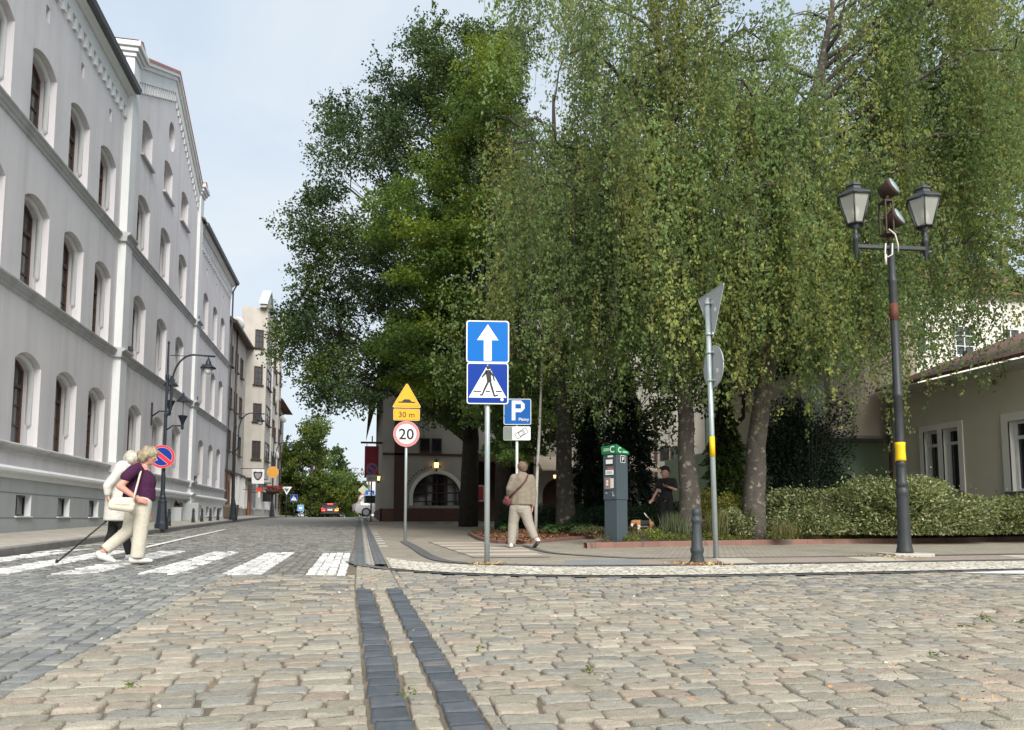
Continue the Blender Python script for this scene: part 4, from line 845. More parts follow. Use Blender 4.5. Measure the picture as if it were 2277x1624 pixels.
def plate(parent, name, poly, y, layers, back=grey_back, label=None):
    """sign plate facing -y; layers: (part name, polygons or text writer, material)"""
    m = MB(); m.prism(poly, (0, y, 0), U, V3, (0, -.012, 0)); o = m.build(name, back, parent)
    if label: o['label'] = label
    for k, (nm, polys, mt) in enumerate(layers):
        q = MB(); yy_ = y-.0135-.0015*k
        if callable(polys): polys(q, yy_)
        else:
            for p in polys: q.face([(a, yy_, b) for a, b in p])
        q.build(nm, mt, o)
    return o
def pole(parent, h, r_=.034, m=None, cap=True):
    q = MB(); q.tube([(0, 0, -.1), (0, 0, h)], r_, 14); q.tube([(0, 0, h), (0, 0, h+.015)], r_*1.08, 14); return q.build('pole', m or galv, parent)
def clamps(parent, zs, r_=.034):
    for z in zs: q = MB(); q.tube([(0, 0, z-.02), (0, 0, z+.02)], r_+.012, 14); q.box(-.06, .06, -r_-.025, -r_+.01, z-.02, z+.02); q.build('clamp', galv, parent)
# one-way and crossing sign
pA = (1.72, 10.10, g(10.1)+.03)
A_ = thing('traffic_sign', 'tall post with blue one way arrow sign above pedestrian crossing sign', 'traffic sign', pA, rot_away(1.72, 10.1)+.03)
pole(A_, 3.3, .037); clamps(A_, [2.3, 2.65, 2.92, 3.22], .037)
yA = -.055
arrow = [(-.055, -.27), (.055, -.27), (.055, .02), (.15, .02), (0, .245), (-.15, .02), (-.055, .02)]
plate(A_, 'one_way_plate', rr(.6, .6, .04, 0, 3.075), yA, [('border', [rr(.59, .59, .038, 0, 3.075)], s_white), ('field', [rr(.565, .565, .03, 0, 3.075)], s_blue), ('arrow', [[(x, z+3.075) for x, z in arrow]], s_white)])
def walker(z0, s):
    P = lambda *l: [(x*s, z0+z*s) for x, z in l]
    return [[(a*s+.02*s, z0+b*s) for a, b in disc(.065, .0, .60)],
            P((-.08, .52), (.10, .52), (.13, .14), (-.02, .14)), P((-.06, .50), (-.20, .30), (-.17, .26), (.0, .44)), P((.08, .50), (.20, .36), (.24, .16), (.20, .15), (.155, .32), (.06, .42)),
            P((.0, .18), (.07, .16), (-.07, -.12), (-.16, -.32), (-.25, -.32), (-.25, -.27), (-.19, -.27), (-.13, -.1)), P((.04, .18), (.11, .16), (.17, -.05), (.24, -.3), (.34, -.27), (.33, -.33), (.2, -.36), (.1, -.06)),
            P((-.46, -.16), (-.2, -.16), (-.2, -.20), (-.46, -.20)), P((.26, -.16), (.46, -.16), (.46, -.20), (.26, -.20)), P((-.06, -.16), (.08, -.16), (.08, -.2), (-.06, -.2))]
zc = 2.485
plate(A_, 'crossing_plate', rr(.58, .58, .035, 0, zc), yA, [('border', [rr(.572, .572, .034, 0, zc)], s_white), ('field', [rr(.55, .55, .026, 0, zc)], s_navy),
      ('triangle', [[(-.262, zc-.20), (.262, zc-.20), (0, zc+.265)], disc(.022, .20, zc-.225)], s_white), ('walker', walker(zc-.035, .43), s_black)])
# bump 30 m, limit 20
pB = (1.05, 17.53, g(17.53)+.03)
B_ = thing('traffic_sign', 'yellow speed bump triangle and 30 m plate above round 20 limit sign', 'traffic sign', pB, rot_away(1.05, 17.53))
pole(B_, 3.45); clamps(B_, [2.5, 2.95, 3.3])
bump = [(-.20, 3.26), (-.20, 3.235), (.20, 3.235), (.20, 3.26), (.12, 3.265), (.06, 3.32), (-.06, 3.32), (-.12, 3.265)]
plate(B_, 'warning_plate', tri(.70, 0, 3.42, rad=.07), -.052, [('border', [tri(.69, 0, 3.42, rad=.07)], s_yellow), ('edge', [tri(.60, 0, 3.415, rad=.055)], mat('sign orange edge', (.72, .25, .004), .4, 0)), ('field', [tri(.575, 0, 3.415, rad=.05)], s_yellow), ('bump', [[(a, b+.0) for a, b in bump]], s_black)])
plate(B_, 'distance_plate', rr(.62, .28, .03, 0, 2.955), -.052, [('edge', [rr(.61, .27, .03, 0, 2.955)], s_yellow), ('rim', [rr(.585, .245, .025, 0, 2.955)], MATS['sign orange edge']), ('field', [rr(.565, .225, .02, 0, 2.955)], s_yellow), ('lettering', lambda q, y: q.text('30 m', .19, (0, y, 2.89), U, V3, bold=.012), mat('sign maroon lettering', (.09, .015, .008), .5, 0))])
plate(B_, 'limit_plate', disc(.305, 0, 2.5), -.052, [('rim', [disc(.30, 0, 2.5)], s_pink), ('field', [disc(.235, 0, 2.5)], s_white), ('number', lambda q, y: q.text('20', .36, (0, y, 2.372), U, V3, bold=.018), s_black)])
# paid parking
dP = 16.3; pP = at(1149, 1100, dP); zP = g(pP[1])+.1
P_ = thing('traffic_sign', 'blue paid parking P sign over a white car plate, post rising from the mulch bed', 'traffic sign', (pP[0], pP[1], zP), rot_away(pP[0], pP[1])+.02)
hP = at(1149, 884, dP)[2]-zP
pole(P_, hP-.05, .032, mat('light grey painted post', (.5, .51, .52), .5, .08)); clamps(P_, [hP-.2, hP-.45, hP-.8], .032)
zc = hP-.3
Pm = [[(-.115, -.22), (-.035, -.22), (-.035, .22), (-.115, .22)], [(-.035, .22), (.09, .22), (.17, .14), (.09, .14), (-.035, .14)], [(.17, .14), (.17, .04), (.09, .04), (.09, .14)], [(.17, .04), (.09, -.04), (-.035, -.04), (-.035, .04), (.09, .04)]]
plate(P_, 'parking_plate', rr(.61, .58, .04, .01, zc), -.05, [('border', [rr(.6, .57, .038, .01, zc)], s_white), ('field', [rr(.58, .55, .03, .01, zc)], mat('faded parking blue', (.01, .10, .36), .45, .05, spec=.15)), ('letter', [[(a, b+zc+.03) for a, b in p] for p in Pm], s_white), ('lettering', lambda q, y: q.text('P\u0142atny', .095, (.15, y, zc-.20), U, V3, bold=.006), s_white)])
zc = hP-.78
plate(P_, 'car_plate', rr(.6, .31, .03, 0.0, zc), -.05, [('field', [rr(.40, .30, .03, .10, zc)], s_white), ('tint', [rr(.19, .29, .02, -.2, zc)], mat('dull grey plate end', (.17, .19, .17), .6, .05))])
ct = math.cos(R(33)); st = math.sin(R(33)); rot2 = lambda l: [(.10+a*ct-b*st, zc+a*st+b*ct) for a, b in l]
ln = lambda a, b, w=.006: [(a[0], a[1]-w) if abs(a[0]-b[0]) > abs(a[1]-b[1]) else (a[0]-w, a[1]), (b[0], b[1]-w) if abs(a[0]-b[0]) > abs(a[1]-b[1]) else (b[0]-w, b[1]), (b[0], b[1]+w) if abs(a[0]-b[0]) > abs(a[1]-b[1]) else (b[0]+w, b[1]), (a[0], a[1]+w) if abs(a[0]-b[0]) > abs(a[1]-b[1]) else (a[0]+w, a[1])]
carl = [((-.14, -.06), (.14, -.06)), ((-.14, .06), (.14, .06)), ((-.14, -.06), (-.14, .06)), ((.14, -.06), (.14, .06)), ((-.06, -.06), (-.06, .06)), ((.04, -.05), (.04, .05)), ((.07, -.05), (.07, .05)), ((-.06, -.04), (.04, -.04)), ((-.06, .04), (.04, .04))]
q = MB()
for a, b in carl: q.face([(x, -.066, z) for x, z in rot2(ln(a, b))])
q.build('car_pictogram', s_black, [c for c in P_.children if c.name.startswith('car_plate')][0])
# give-way and round sign seen from behind
pY = (5.46, 10.79, g(10.79)+.03)
Y_ = thing('traffic_sign', 'grey backs of triangular and round signs on galvanised post with yellow band', 'traffic sign', pY, rot_away(5.46, 10.79))
pole(Y_, 4.12, .040)
q = MB(); q.tube([(0, 0, 1.58), (0, 0, 1.90)], .0425, 14); q.build('yellow_band', yel_band, Y_)
ua = R(63); ux, uy = (math.cos(ua), -math.sin(ua), 0), (math.sin(ua), math.cos(ua), 0)
def back_plate(name, poly, off):
    m = MB(); o3 = Vector(uy)*off; m.prism(poly, o3, ux, V3, Vector(uy)*.012); o = m.build(name, grey_back, Y_)
    m = MB(); m.prism([(a*.985, b) for a, b in poly], o3+Vector(uy)*.0125, ux, V3, Vector(uy)*.002); m.build('sign_face', s_white, o)
    rim = MB(); pts = [o3+Vector(ux)*a+Vector(V3)*b for a, b in poly]; rim.tube(pts+[pts[0]], .008, 6); rim.build('rim', galv, o); return o
tpy = back_plate('give_way_plate', tri(.9, 0.03, 3.86, True), .05)
rpy = back_plate('round_plate', disc(.33, .03, 3.02), .05)
for z in (4.05, 3.55, 3.25, 2.80):
    q = MB(); q.tube([(0, 0, z-.022), (0, 0, z+.022)], .052, 12); q.hexa(*[[Vector(ux)*a+Vector(uy)*b+Vector((0, 0, zz_)) for a, b in ((-.09, .02), (.09, .02), (.09, .05), (-.09, .05))] for zz_ in (z-.018, z+.018)]); q.build('clamp', galv, Y_)
for z, par in ((3.88, tpy), (2.9, rpy)):
    q = MB(); q.hexa(*[[Vector(ux)*a+Vector(uy)*b+Vector((0, 0, zz_)) for a, b in ((.13, .044), (.19, .044), (.19, .049), (.13, .049))] for zz_ in (z, z+.07)]); q.build('sticker', s_white, par)
Y_.rotation_euler = (0, R(-.6), Y_.rotation_euler[2])

# ---------------------------------------------------------------- bollards
iron = mat('dark painted cast iron', (.038, .046, .05), .55, .2, 9, .15, 70)
ironb = mat('black painted cast iron', (.02, .023, .027), .5, .2, 9, .12, 70)
BP = [(.17, -.05), (.165, .03), (.125, .13), (.15, .16), (.155, .20), (.13, .235), (.10, .55), (.098, .58), (.13, .60), (.125, .64), (.095, .66), (.09, .695), (.105, .705), (.10, .75), (.085, .775), (.05, .79), (.0, .795)]
def bollard(x, y, z, m, label, s=1., group=None):
    q = MB(); q.lathe(BP, n=20); o = q.build('bollard', m); o.location = (x, y, z); o.scale = (s*.64, s*.64, s); return tag(o, label, 'bollard', group)
b0 = bollard(4.61, 9.67, g(9.67)+.035, iron, 'stout dark grey bollard on the white mosaic strip, dry debris round its foot', .96)
for k, (bx, by) in enumerate([(-6.45, 27.6), (-6.75, 32.9), (-6.75, 34.6), (-6.75, 36.5), (-6.75, 38.4)]):
    bollard(bx, by, g(by)+.14, ironb, ['black bollard right beside the base of the tall lamp with the no stopping disc', 'black kerb bollard, nearest of the four beyond the cellar gate', 'black kerb bollard, second of the four beyond the cellar gate', 'black kerb bollard, third of the four beyond the cellar gate', 'black kerb bollard, last before the concrete planter'][k], .74, 'black bollards along the left kerb')
pp = (-6.6, 41.2, g(41)+.14)
pl_ = thing('planter', 'square concrete planter with brown slatted side at the left kerb', 'planter', pp); q = MB(); q.hexa([(-.45, -.4, -.1), (.4, -.4, -.1), (.4, .4, -.1), (-.45, .4, -.1)], [(-.55, -.5, .95), (.5, -.5, .95), (.5, .5, .95), (-.55, .5, .95)]); pl_.scale = (.68, .68, .8); q.build('tub', mat('grey brown concrete', (.16, .145, .13), .85, .15, 5), pl_, bevel=.03)
q = MB(); q.box(-.50, .44, -.50, -.46, .12, .8); q.build('slat_panel', mat('brown slats', (.11, .075, .05), .8, .2), pl_)

# ---------------------------------------------------------------- right lamp post with two lanterns and old floodlights
Lp = (8.84, 10.80, g(10.8)+.03); lrz = R(-6)
lampR = thing('street_lamp', 'tall dark lamp post with two hexagonal lanterns, yellow band and rusty floodlights on top', 'street lamp', Lp, lrz)
worn_iron = mat('worn dark grey lamp iron', (.034, .039, .042), .5, .25, 7, .15, 50, var2=((.10, .035, .02), 2.2, .66))
q = MB(); q.lathe([(.135, .03), (.13, .08), (.112, .16), (.102, .3), (.094, .95), (.1, 1.0), (.106, 1.02), (.106, 1.08), (.086, 1.11), (.086, 1.14), (.096, 1.15), (.096, 1.2), (.08, 1.24), (.076, 1.44), (.075, 1.48), (.082, 1.49), (.082, 1.54), (.072, 1.56), (.066, 2.62), (.082, 2.64), (.082, 2.70), (.068, 2.73), (.064, 4.6), (.07, 4.62), (.07, 4.68), (.055, 4.7), (.052, 5.3)], n=18); q.build('post', worn_iron, lampR)
q = MB(); q.box(-.34, .34, -.27, .27, -.06, .045); q.build('footing', mat('pale concrete footing', (.42, .40, .36), .9, .12, 6, .3, 50), lampR, bevel=.012)
q = MB(); q.lathe([(.086, 1.57), (.083, 1.61), (.078, 1.72), (.080, 1.82), (.083, 1.88)], n=18); q.build('yellow_band', yel_band, lampR)
q = MB(); q.tube([(0, 0, 3.95), (0, 0, 4.25)], .0665, 14); q.build('rust_patch', mat('rust red primer', (.12, .035, .022), .7, .3, 9), lampR)
q = MB(); q.box(-.63, .63, -.035, .035, 5.20, 5.265); q.build('crossbar', worn_iron, lampR, bevel=.008)
frost = mat('frosted lantern glass', (.74, .75, .69), .42, .04, 6, spec=.5); frost.node_tree.nodes['Principled BSDF'].inputs['Transmission Weight'].default_value = .65; bulb = mat('milky lantern bulb', (.85, .84, .76), .3, 0)
for sx in (-1, 1):
    x = .63*sx
    q = MB(); q.lathe([(.0, 5.02), (.03, 5.05), (.02, 5.1), (.042, 5.13), (.042, 5.33), (.05, 5.34), (.05, 5.42), (.035, 5.43), (.04, 5.5), (.03, 5.54), (.12, 5.62)], c=(x, 0, 0), n=12); q.build('lantern_stem', worn_iron, lampR)
    la = MB()
    n6 = [(math.cos(R(60*k)), math.sin(R(60*k))) for k in range(6)]
    r0, r1, z0, z1 = .135, .27, 5.62, 6.08
    lg = MB(); lg.lathe([(r0, z0), (r1, z1)], c=(x, 0, 0), n=6, smooth=False); lo_ = lg.build('lantern', frost, lampR)
    for a, b in n6: la.tube([(x+a*r0, b*r0, z0), (x+a*r1, b*r1, z1)], .012, 6)
    for r_, z in ((r0, z0), (r1+.01, z1)):
        for k in range(6): a, b = n6[k], n6[(k+1) % 6]; la.tube([(x+a[0]*r_, a[1]*r_, z), (x+b[0]*r_, b[1]*r_, z)], .015, 6)
    la.build('frame', worn_iron, lo_)
    rf = MB(); rf.lathe([(.305, 6.09), (.29, 6.12), (.17, 6.20), (.13, 6.22), (.12, 6.27), (.14, 6.28), (.13, 6.31), (.06, 6.35), (.03, 6.40), (.0, 6.42)], c=(x, 0, 0), n=6, smooth=False); rf.build('lantern_roof', worn_iron, lo_)
    bb = MB(); 
    for k in range(3): pass
    bb.ball((x, 0, 5.80), (.05, .05, .13), 12, 8); bb.build('bulb', bulb, lo_)
rust = mat('rusty floodlight iron', (.055, .032, .025), .7, .3, 8, .3, 40)
q = MB(); q.tube([(-.02, 0, 5.3), (-.02, 0, 5.45)], .035, 10); q.box(-.13, .12, -.1, .1, 5.45, 5.485); q.box(-.14, .02, -.1, .1, 6.02, 6.05)
for x, y in ((-.125, -.09), (.005, -.09), (-.125, .09), (.005, .09)): q.box(x-.012, x+.012, y-.012, y+.012, 5.48, 6.03)
q.build('floodlight_cage', rust, lampR)
for (cx_, cz_) in ((.12, 5.76), (.05, 6.30)):
    Mx = Matrix.Rotation(R(68), 3, 'Y') @ Matrix.Rotation(0, 3, 'X'); Mx = Matrix.Rotation(R(-55), 3, 'Z') @ Mx
    q = MB(); q.lathe([(.05, -.2), (.11, -.18), (.15, -.05), (.17, .02), (.17, .06)], n=16); q.v = [tuple(Mx @ Vector(p)+Vector((cx_, 0, cz_))) for p in q.v]; fo = q.build('floodlight', rust, lampR)
    q = MB(); q.lathe([(.0, .062), (.15, .062), (.15, .07), (0, .075)], n=16); q.v = [tuple(Mx @ Vector(p)+Vector((cx_, 0, cz_))) for p in q.v]; q.build('lens', mat('dusty floodlight glass', (.30, .38, .40), .25, .1, 4), fo)
q = MB(); q.tube([(-.05, 0, 6.05), (.0, 0, 6.2)], .03, 8); q.build('mount', rust, lampR)
cab = mat('off white cable', (.62, .60, .52), .6, .05)
q = MB(); q.tube([(-.09, -.10, 5.52), (.0, -.13, 5.42), (.05, -.12, 5.25), (.07, -.09, 5.12)], .013, 6); q.tube([(-.13, -.06, 5.28), (-.17, -.09, 5.1), (-.14, -.11, 5.02), (-.06, -.12, 5.07), (-.03, -.09, 5.27)], .013, 6); q.tube([(-.16, -.09, 5.08), (-.165, -.09, 4.9)], .02, 6); q.build('cable', cab, lampR)

# ---------------------------------------------------------------- gooseneck lamps on the left pavement
blackp = mat('blue black lamp paint', (.018, .024, .034), .45, .2, 8, .1, 60)
opal = mat('opal lamp glass', (.66, .70, .70), .2, .05)
def gooseneck(x, y, label):
    z = g(y)+.15
    t = thing('street_lamp', label, 'street lamp', (x, y, z), 0, 'gooseneck street lamps on the left pavement')
    q = MB(); q.lathe([(.20, -.05), (.20, .12), (.175, .15), (.165, .2), (.125, .76), (.132, .78), (.132, .82), (.09, .88), (.1, .94), (.075, 1.0), (.065, 1.14), (.062, 1.65), (.052, 1.7), (.047, 3.45), (.058, 3.47), (.058, 3.55), (.042, 3.58), (.038, 4.62), (.058, 4.68), (.058, 4.78), (.034, 4.84), (.028, 5.78), (.042, 5.82), (.02, 5.86), (.0, 5.9)], n=8, smooth=False); q.build('post', blackp, t)
    q = MB(); q.tube([(.05, 0, 3.5), (.14, 0, 3.7), (.15, 0, 4.55)]+[(.15+.62*(1-math.cos(a)), 0, 4.55+.92*math.sin(a)) for a in np.linspace(.1, math.pi/2, 9)]+[(1.4, 0, 5.44)], .03, 8); q.tube([(.05, 0, 4.3), (.15, 0, 4.3)], .02, 6); q.tube([(.04, 0, 5.42), (.62, 0, 5.42)], .012, 6); q.build('arm', blackp, t)
    q = MB(); q.tube([(1.2, 0, 5.44), (1.2, 0, 5.32)], .02, 8); q.lathe([(.0, 5.38), (.035, 5.36), (.05, 5.3), (.08, 5.27), (.09, 5.2), (.12, 5.15), (.235, 5.07), (.24, 5.05), (.14, 5.055)], c=(1.2, 0, 0), n=18); lo_ = q.build('lamp_shade', blackp, t)
    q = MB(); q.lathe([(.125, 5.055), (.125, 4.97), (.095, 4.9), (.04, 4.86), (0, 4.855)], c=(1.2, 0, 0), n=16); q.build('globe', opal, lo_)
    return t
l1 = gooseneck(-6.0, 24.77, 'black gooseneck lamp post carrying the blue and red no stopping disc')
l2 = gooseneck(-6.3, 39.9, 'black gooseneck lamp post in front of the beige tenement, between dish and downpipe')
l3 = gooseneck(-6.3, 57.1, 'farthest gooseneck lamp post with an orange disc and a flower basket')
# no stopping disc on the first lamp
npd = thing('no_parking_sign', 'round blue and red no stopping disc clamped to the nearest gooseneck lamp', 'traffic sign', (-6.02, 24.6, 2.6), rot_away(-6, 24.7)-.02)
def slashed(parent, r_, y, z=0., red=s_red, blue=s_navy):
    bar = lambda w, l: [(a*.766-b*(-.643), z+a*(-.643)+b*.766) for a, b in ((-l, -w), (l, -w), (l, w), (-l, w))]
    return plate(parent, 'disc', disc(r_, 0, z), y, [('rim', [disc(r_*.985, 0, z)], red), ('line', [disc(r_*.80, 0, z)], mat('pale sign line', (.62, .45, .52), .4, 0)), ('field', [disc(r_*.775, 0, z)], blue), ('bar_edge', [bar(r_*.19, r_*.80)], MATS['pale sign line']), ('bar', [bar(r_*.165, r_*.83)], red)])
slashed(npd, .36, 0)
q = MB(); q.box(-.05, .05, 0.0, .12, -.03, .03); q.build('clamp', blackp, npd)
fb = thing('flower_basket', 'hanging basket of red flowers round the farthest gooseneck lamp', 'flower basket', (-6.3, 57.1, 2.85)); q = MB(); q.lathe([(.1, -.35), (.4, -.25), (.55, .0)], n=14); q.build('bowl', mat('dark basket moss', (.04, .035, .02), .9, .3, 8), fb)
C = np.stack([RNG.normal(0, .3, 500), RNG.normal(0, .3, 500), RNG.uniform(-.05, .3, 500)], 1); C[:80, 0] += .5; C[:80, 2] -= .12
leaf_mesh('flowers', C, RNG.normal(0, 1, (500, 3)), RNG.normal(0, 1, (500, 3)), .1, .08, np.where(RNG.random((500, 1)) < .6, np.array([[.45, .03, .06]]), np.array([[.05, .09, .02]])), leafmat('flower petals'), fb)
od = thing('round_sign', 'orange disc sign on the farthest gooseneck lamp', 'traffic sign', (-6.3, 56.95, 3.95+.2), .05); plate(od, 'disc', disc(.42), 0, [('field', [disc(.41)], mat('orange disc', (.62, .30, .04), .5, .05))]); q = MB(); q.box(-.04, .04, 0, .12, -.05, .05); q.build('clamp', blackp, od)
# wall lanterns by the entrance of the pale building
for (y, z, lab) in ((31.2, 5.3, 'black bracket lantern on the pale building wall, left of the tall lamp'), (33.4, 5.0, 'black bracket lantern on the pale building wall, just right of the tall lamp')):
    t = thing('wall_lantern', lab, 'wall lamp', (FX+.1, y, z-.5), 0, 'bracket lanterns on the pale building')
    q = MB(); q.box(0, .05, -.05, .05, -.45, .45); q.tube([(0.02, 0, -.1), (.3, 0, .12), (.62, 0, .12)], .03, 6); q.build('bracket', blackp, t)
    q = MB(); q.lathe([(.02, -.05), (.06, .02), (.05, .15), (.09, .3), (.2, .55), (.16, .56)], c=(.68, 0, 0), n=8, smooth=False); q.tube([(.68, 0, .55), (.68, 0, 1.15)], .016, 6); q.lathe([(.30, 1.15), (.26, 1.2), (.1, 1.38), (.05, 1.42), (.03, 1.55), (0, 1.56)], c=(.68, 0, 0), n=10); q.build('lantern', blackp, t)

# ---------------------------------------------------------------- parking meter
mz = at(1370, 1205, 15.3)
pm_p = (mz[0], mz[1], mz[2]); mrz = rot_away(mz[0], mz[1])-R(40)
pm = thing('parking_meter', 'dark grey parking meter with a green slanted top standing on the reddish kerb corner', 'parking meter', pm_p, mrz)
mgrey = mat('anthracite meter paint', (.055, .075, .088), .55, .06, 6, .05, 200); mgreen = mat('green meter top', (.012, .17, .055), .45, .06, 5)
hw = .18
q = MB(); q.box(-hw+.012, hw-.012, -hw+.012, hw-.012, -.05, .86); q.build('pedestal', mgrey, pm, bevel=.008)
q = MB(); q.box(-hw, hw, -hw, hw, .862, 1.80); q.build('cabinet', mgrey, pm, bevel=.008)
q = MB(); q.hexa([(-hw-.02, -hw-.02, 1.80), (hw+.02, -hw-.02, 1.80), (hw+.02, hw+.02, 1.80), (-hw-.02, hw+.02, 1.80)], [(-hw-.03, -hw-.03, 1.97), (hw+.03, -hw-.03, 2.0), (hw+.03, hw+.03, 1.85), (-hw-.03, hw+.03, 1.83)]); gt = q.build('top', mgreen, pm, bevel=.006)
q = MB(); q.text('C', .19, (.095, -hw-.0335, 1.83), U, V3, bold=.015); q.text('C', .15, (hw+.0335, -.115, 1.83), (0, 1, 0), V3, bold=.012); q.build('letter', s_white, gt)
q = MB(); yq = -hw-.032
for k in range(3): q.face([(-.15+.01*k, yq, 1.865+.022*k), (.02, yq, 1.865+.022*k), (.02, yq, 1.88+.022*k), (-.15+.01*k, yq, 1.88+.022*k)])
for k in range(2): q.face([(hw+.0325, -.02, 1.83+.02*k), (hw+.0325, .16, 1.83+.02*k), (hw+.0325, .14-.04*k, 1.845+.02*k), (hw+.0325, -.02, 1.845+.02*k)])
q.build('lettering', mat('pale green lettering', (.35, .62, .42), .5, 0), gt)
yq = -hw-.003
def facebox(name, x0, x1, z0, z1, m, d=.01): b = MB(); b.box(x0, x1, -hw-d, -hw+.005, z0, z1); return b.build(name, m, pm)
lab_w = mat('white meter label', (.74, .75, .74), .5, .04, 9); lab_d = mat('dark meter panel', (.02, .022, .024), .4, .1, 9)
facebox('label', -.05, .085, 1.735, 1.775, lab_w, .006); facebox('display_bezel', -.105, .095, 1.56, 1.70, lab_d); facebox('display', -.095, .085, 1.60, 1.69, lab_w, .013); facebox('coin_panel', -.095, .095, 1.48, 1.56, mat('brown meter panel', (.12, .10, .09), .6, .1), .008); facebox('red_label', -.04, .09, 1.485, 1.515, mat('pinkish red label', (.45, .12, .12), .5, .05), .012)
facebox('tariff_label', -.11, .095, 1.375, 1.475, lab_w, .009); facebox('tariff_print', -.075, .065, 1.40, 1.45, mat('blue grey print', (.38, .48, .50), .5, .1, 30), .011); facebox('card_reader', -.13, .02, 1.08, 1.32, mat('grey brown card reader', (.22, .20, .185), .6, .06), .02); facebox('pad_label', -.09, -.02, 1.145, 1.275, mat('orange red label', (.55, .12, .06), .5, .05), .024)
for z in (1.155, 1.215): facebox('key', -.08, -.03, z, z+.045, lab_w, .027)
facebox('price_label', .022, .095, 1.10, 1.30, mat('cream printed label', (.66, .62, .52), .5, .2, 40), .009)
for x, z, w_ in ((-.11, .98, .03), (.06, .985, .025), (.06, .93, .05)): facebox('lock', x, x+w_, z, z+.04, galv, .012)
q = MB(); q.face([(hw+.003, y, z) for y, z in rr(.15, .15, .012, .02, 1.70)]); bo = q.build('parking_badge', s_white, pm); q = MB(); q.face([(hw+.005, y, z) for y, z in rr(.125, .13, .008, .02, 1.70)]); q.build('badge_field', s_black, bo); q = MB(); q.text('P', .125, (hw+.007, .02, 1.655), (0, 1, 0), V3, bold=.012); q.build('letter', s_white, bo)

# ---------------------------------------------------------------- signs far up the street
def mini(name, label, px, py, d, zs, parts, hp):
    p = at(px, py, d); z = g(p[1])+.1
    t = thing(name, label, 'traffic sign', (p[0], p[1], z), rot_away(p[0], p[1])); pole(t, hp-z+.0, .04, MATS['blue black lamp paint'] if 'dark' in label else galv)
    for pl in parts: plate(t, *pl)
    return t
zz_ = lambda px, py, d: at(px, py, d)[2]-g(at(px, py, d)[1])-.1
z = zz_(653, 1108, 66); mini('traffic_sign', 'distant blue crossing sign on a dark post beyond the last tenement', 653, 1108, 66, 0, [('plate', rr(.62, .62, .05, 0, z), -.05, [('field', [rr(.6, .6, .05, 0, z)], s_navy), ('triangle', [[(-.25, z-.2), (.25, z-.2), (0, z+.25)]], s_white), ('walker', walker(z-.02, .36), s_black)])], 3.0)
z = zz_(668, 1130, 72); mini('traffic_sign', 'small distant pale blue sign under the far linden tree', 668, 1130, 72, 0, [('plate', rr(.6, .62, .05, 0, z), -.05, [('field', [rr(.58, .6, .05, 0, z)], mat('pale blue sign', (.15, .38, .62), .5, 0)), ('mark', [rr(.3, .18, .02, 0, z)], s_white)])], 2.2)
z = zz_(637, 1092, 62); mini('traffic_sign', 'distant give way triangle beside the last tenement, white with dark centre', 637, 1092, 62, 0, [('plate', tri(.8, 0, z, True), -.05, [('field', [tri(.78, 0, z, True)], s_white), ('centre', [tri(.4, 0, z+.03, True, .02)], mat('teal sign centre', (.05, .16, .22), .5, 0))])], 3.2)
z1 = zz_(807, 1090, 62); z2 = zz_(805, 1105, 62); mini('traffic_sign', 'distant diamond sign above a red ringed no turn disc, right of the street', 807, 1100, 62, 0, [('diamond_plate', [(-.42, z1), (0, z1-.42), (.42, z1), (0, z1+.42)], -.05, [('field', [[(-.38, z1), (0, z1-.38), (.38, z1), (0, z1+.38)]], mat('pale priority yellow', (.55, .57, .40), .5, 0))]), ('disc', disc(.38, 0, z2-.15), -.05, [('rim', [disc(.37, 0, z2-.15)], s_pink), ('field', [disc(.29, 0, z2-.15)], s_white), ('arrow', [[(-.18, z2-.12), (-.06, z2-.02), (-.06, z2-.08), (.12, z2-.1), (.12, z2-.3), (.05, z2-.3), (.05, z2-.17), (-.06, z2-.17), (-.06, z2-.22)]], s_black)])], z1+g(62))
z = zz_(822, 1101, 60); mini('traffic_sign', 'distant blue parking sign in front of the white car', 822, 1101, 60, 0, [('plate', rr(.75, .75, .05, 0, z), -.05, [('field', [rr(.73, .73, .05, 0, z)], mat('bright parking blue', (.01, .16, .62), .5, 0)), ('letter', [[(a*1.1, b*1.1+z) for a, b in p] for p in Pm], s_white)])], z+g(60)+.9)
# no stopping post at the restaurant corner
nr = thing('no_parking_sign', 'dim no stopping disc and grey plate on dark post at the restaurant corner', 'traffic sign', (.53, 35.7, g(35)+.12), rot_away(.53, 35.7))
pole(nr, 2.75, .032, blackp); slashed(nr, .27, -.05, 2.5, mat('dull sign red', (.25, .03, .05), .5, .05), mat('dull sign blue', (.02, .03, .16), .5, .05)); plate(nr, 'grey_plate', rr(.52, .32, .03, .02, 2.05), -.05, [('field', [rr(.5, .3, .03, .02, 2.05)], mat('grey sign plate', (.33, .34, .34), .6, .05)), ('lettering', lambda q, y: q.text('10 m', .15, (.02, y, 2.0), U, V3), s_black)])

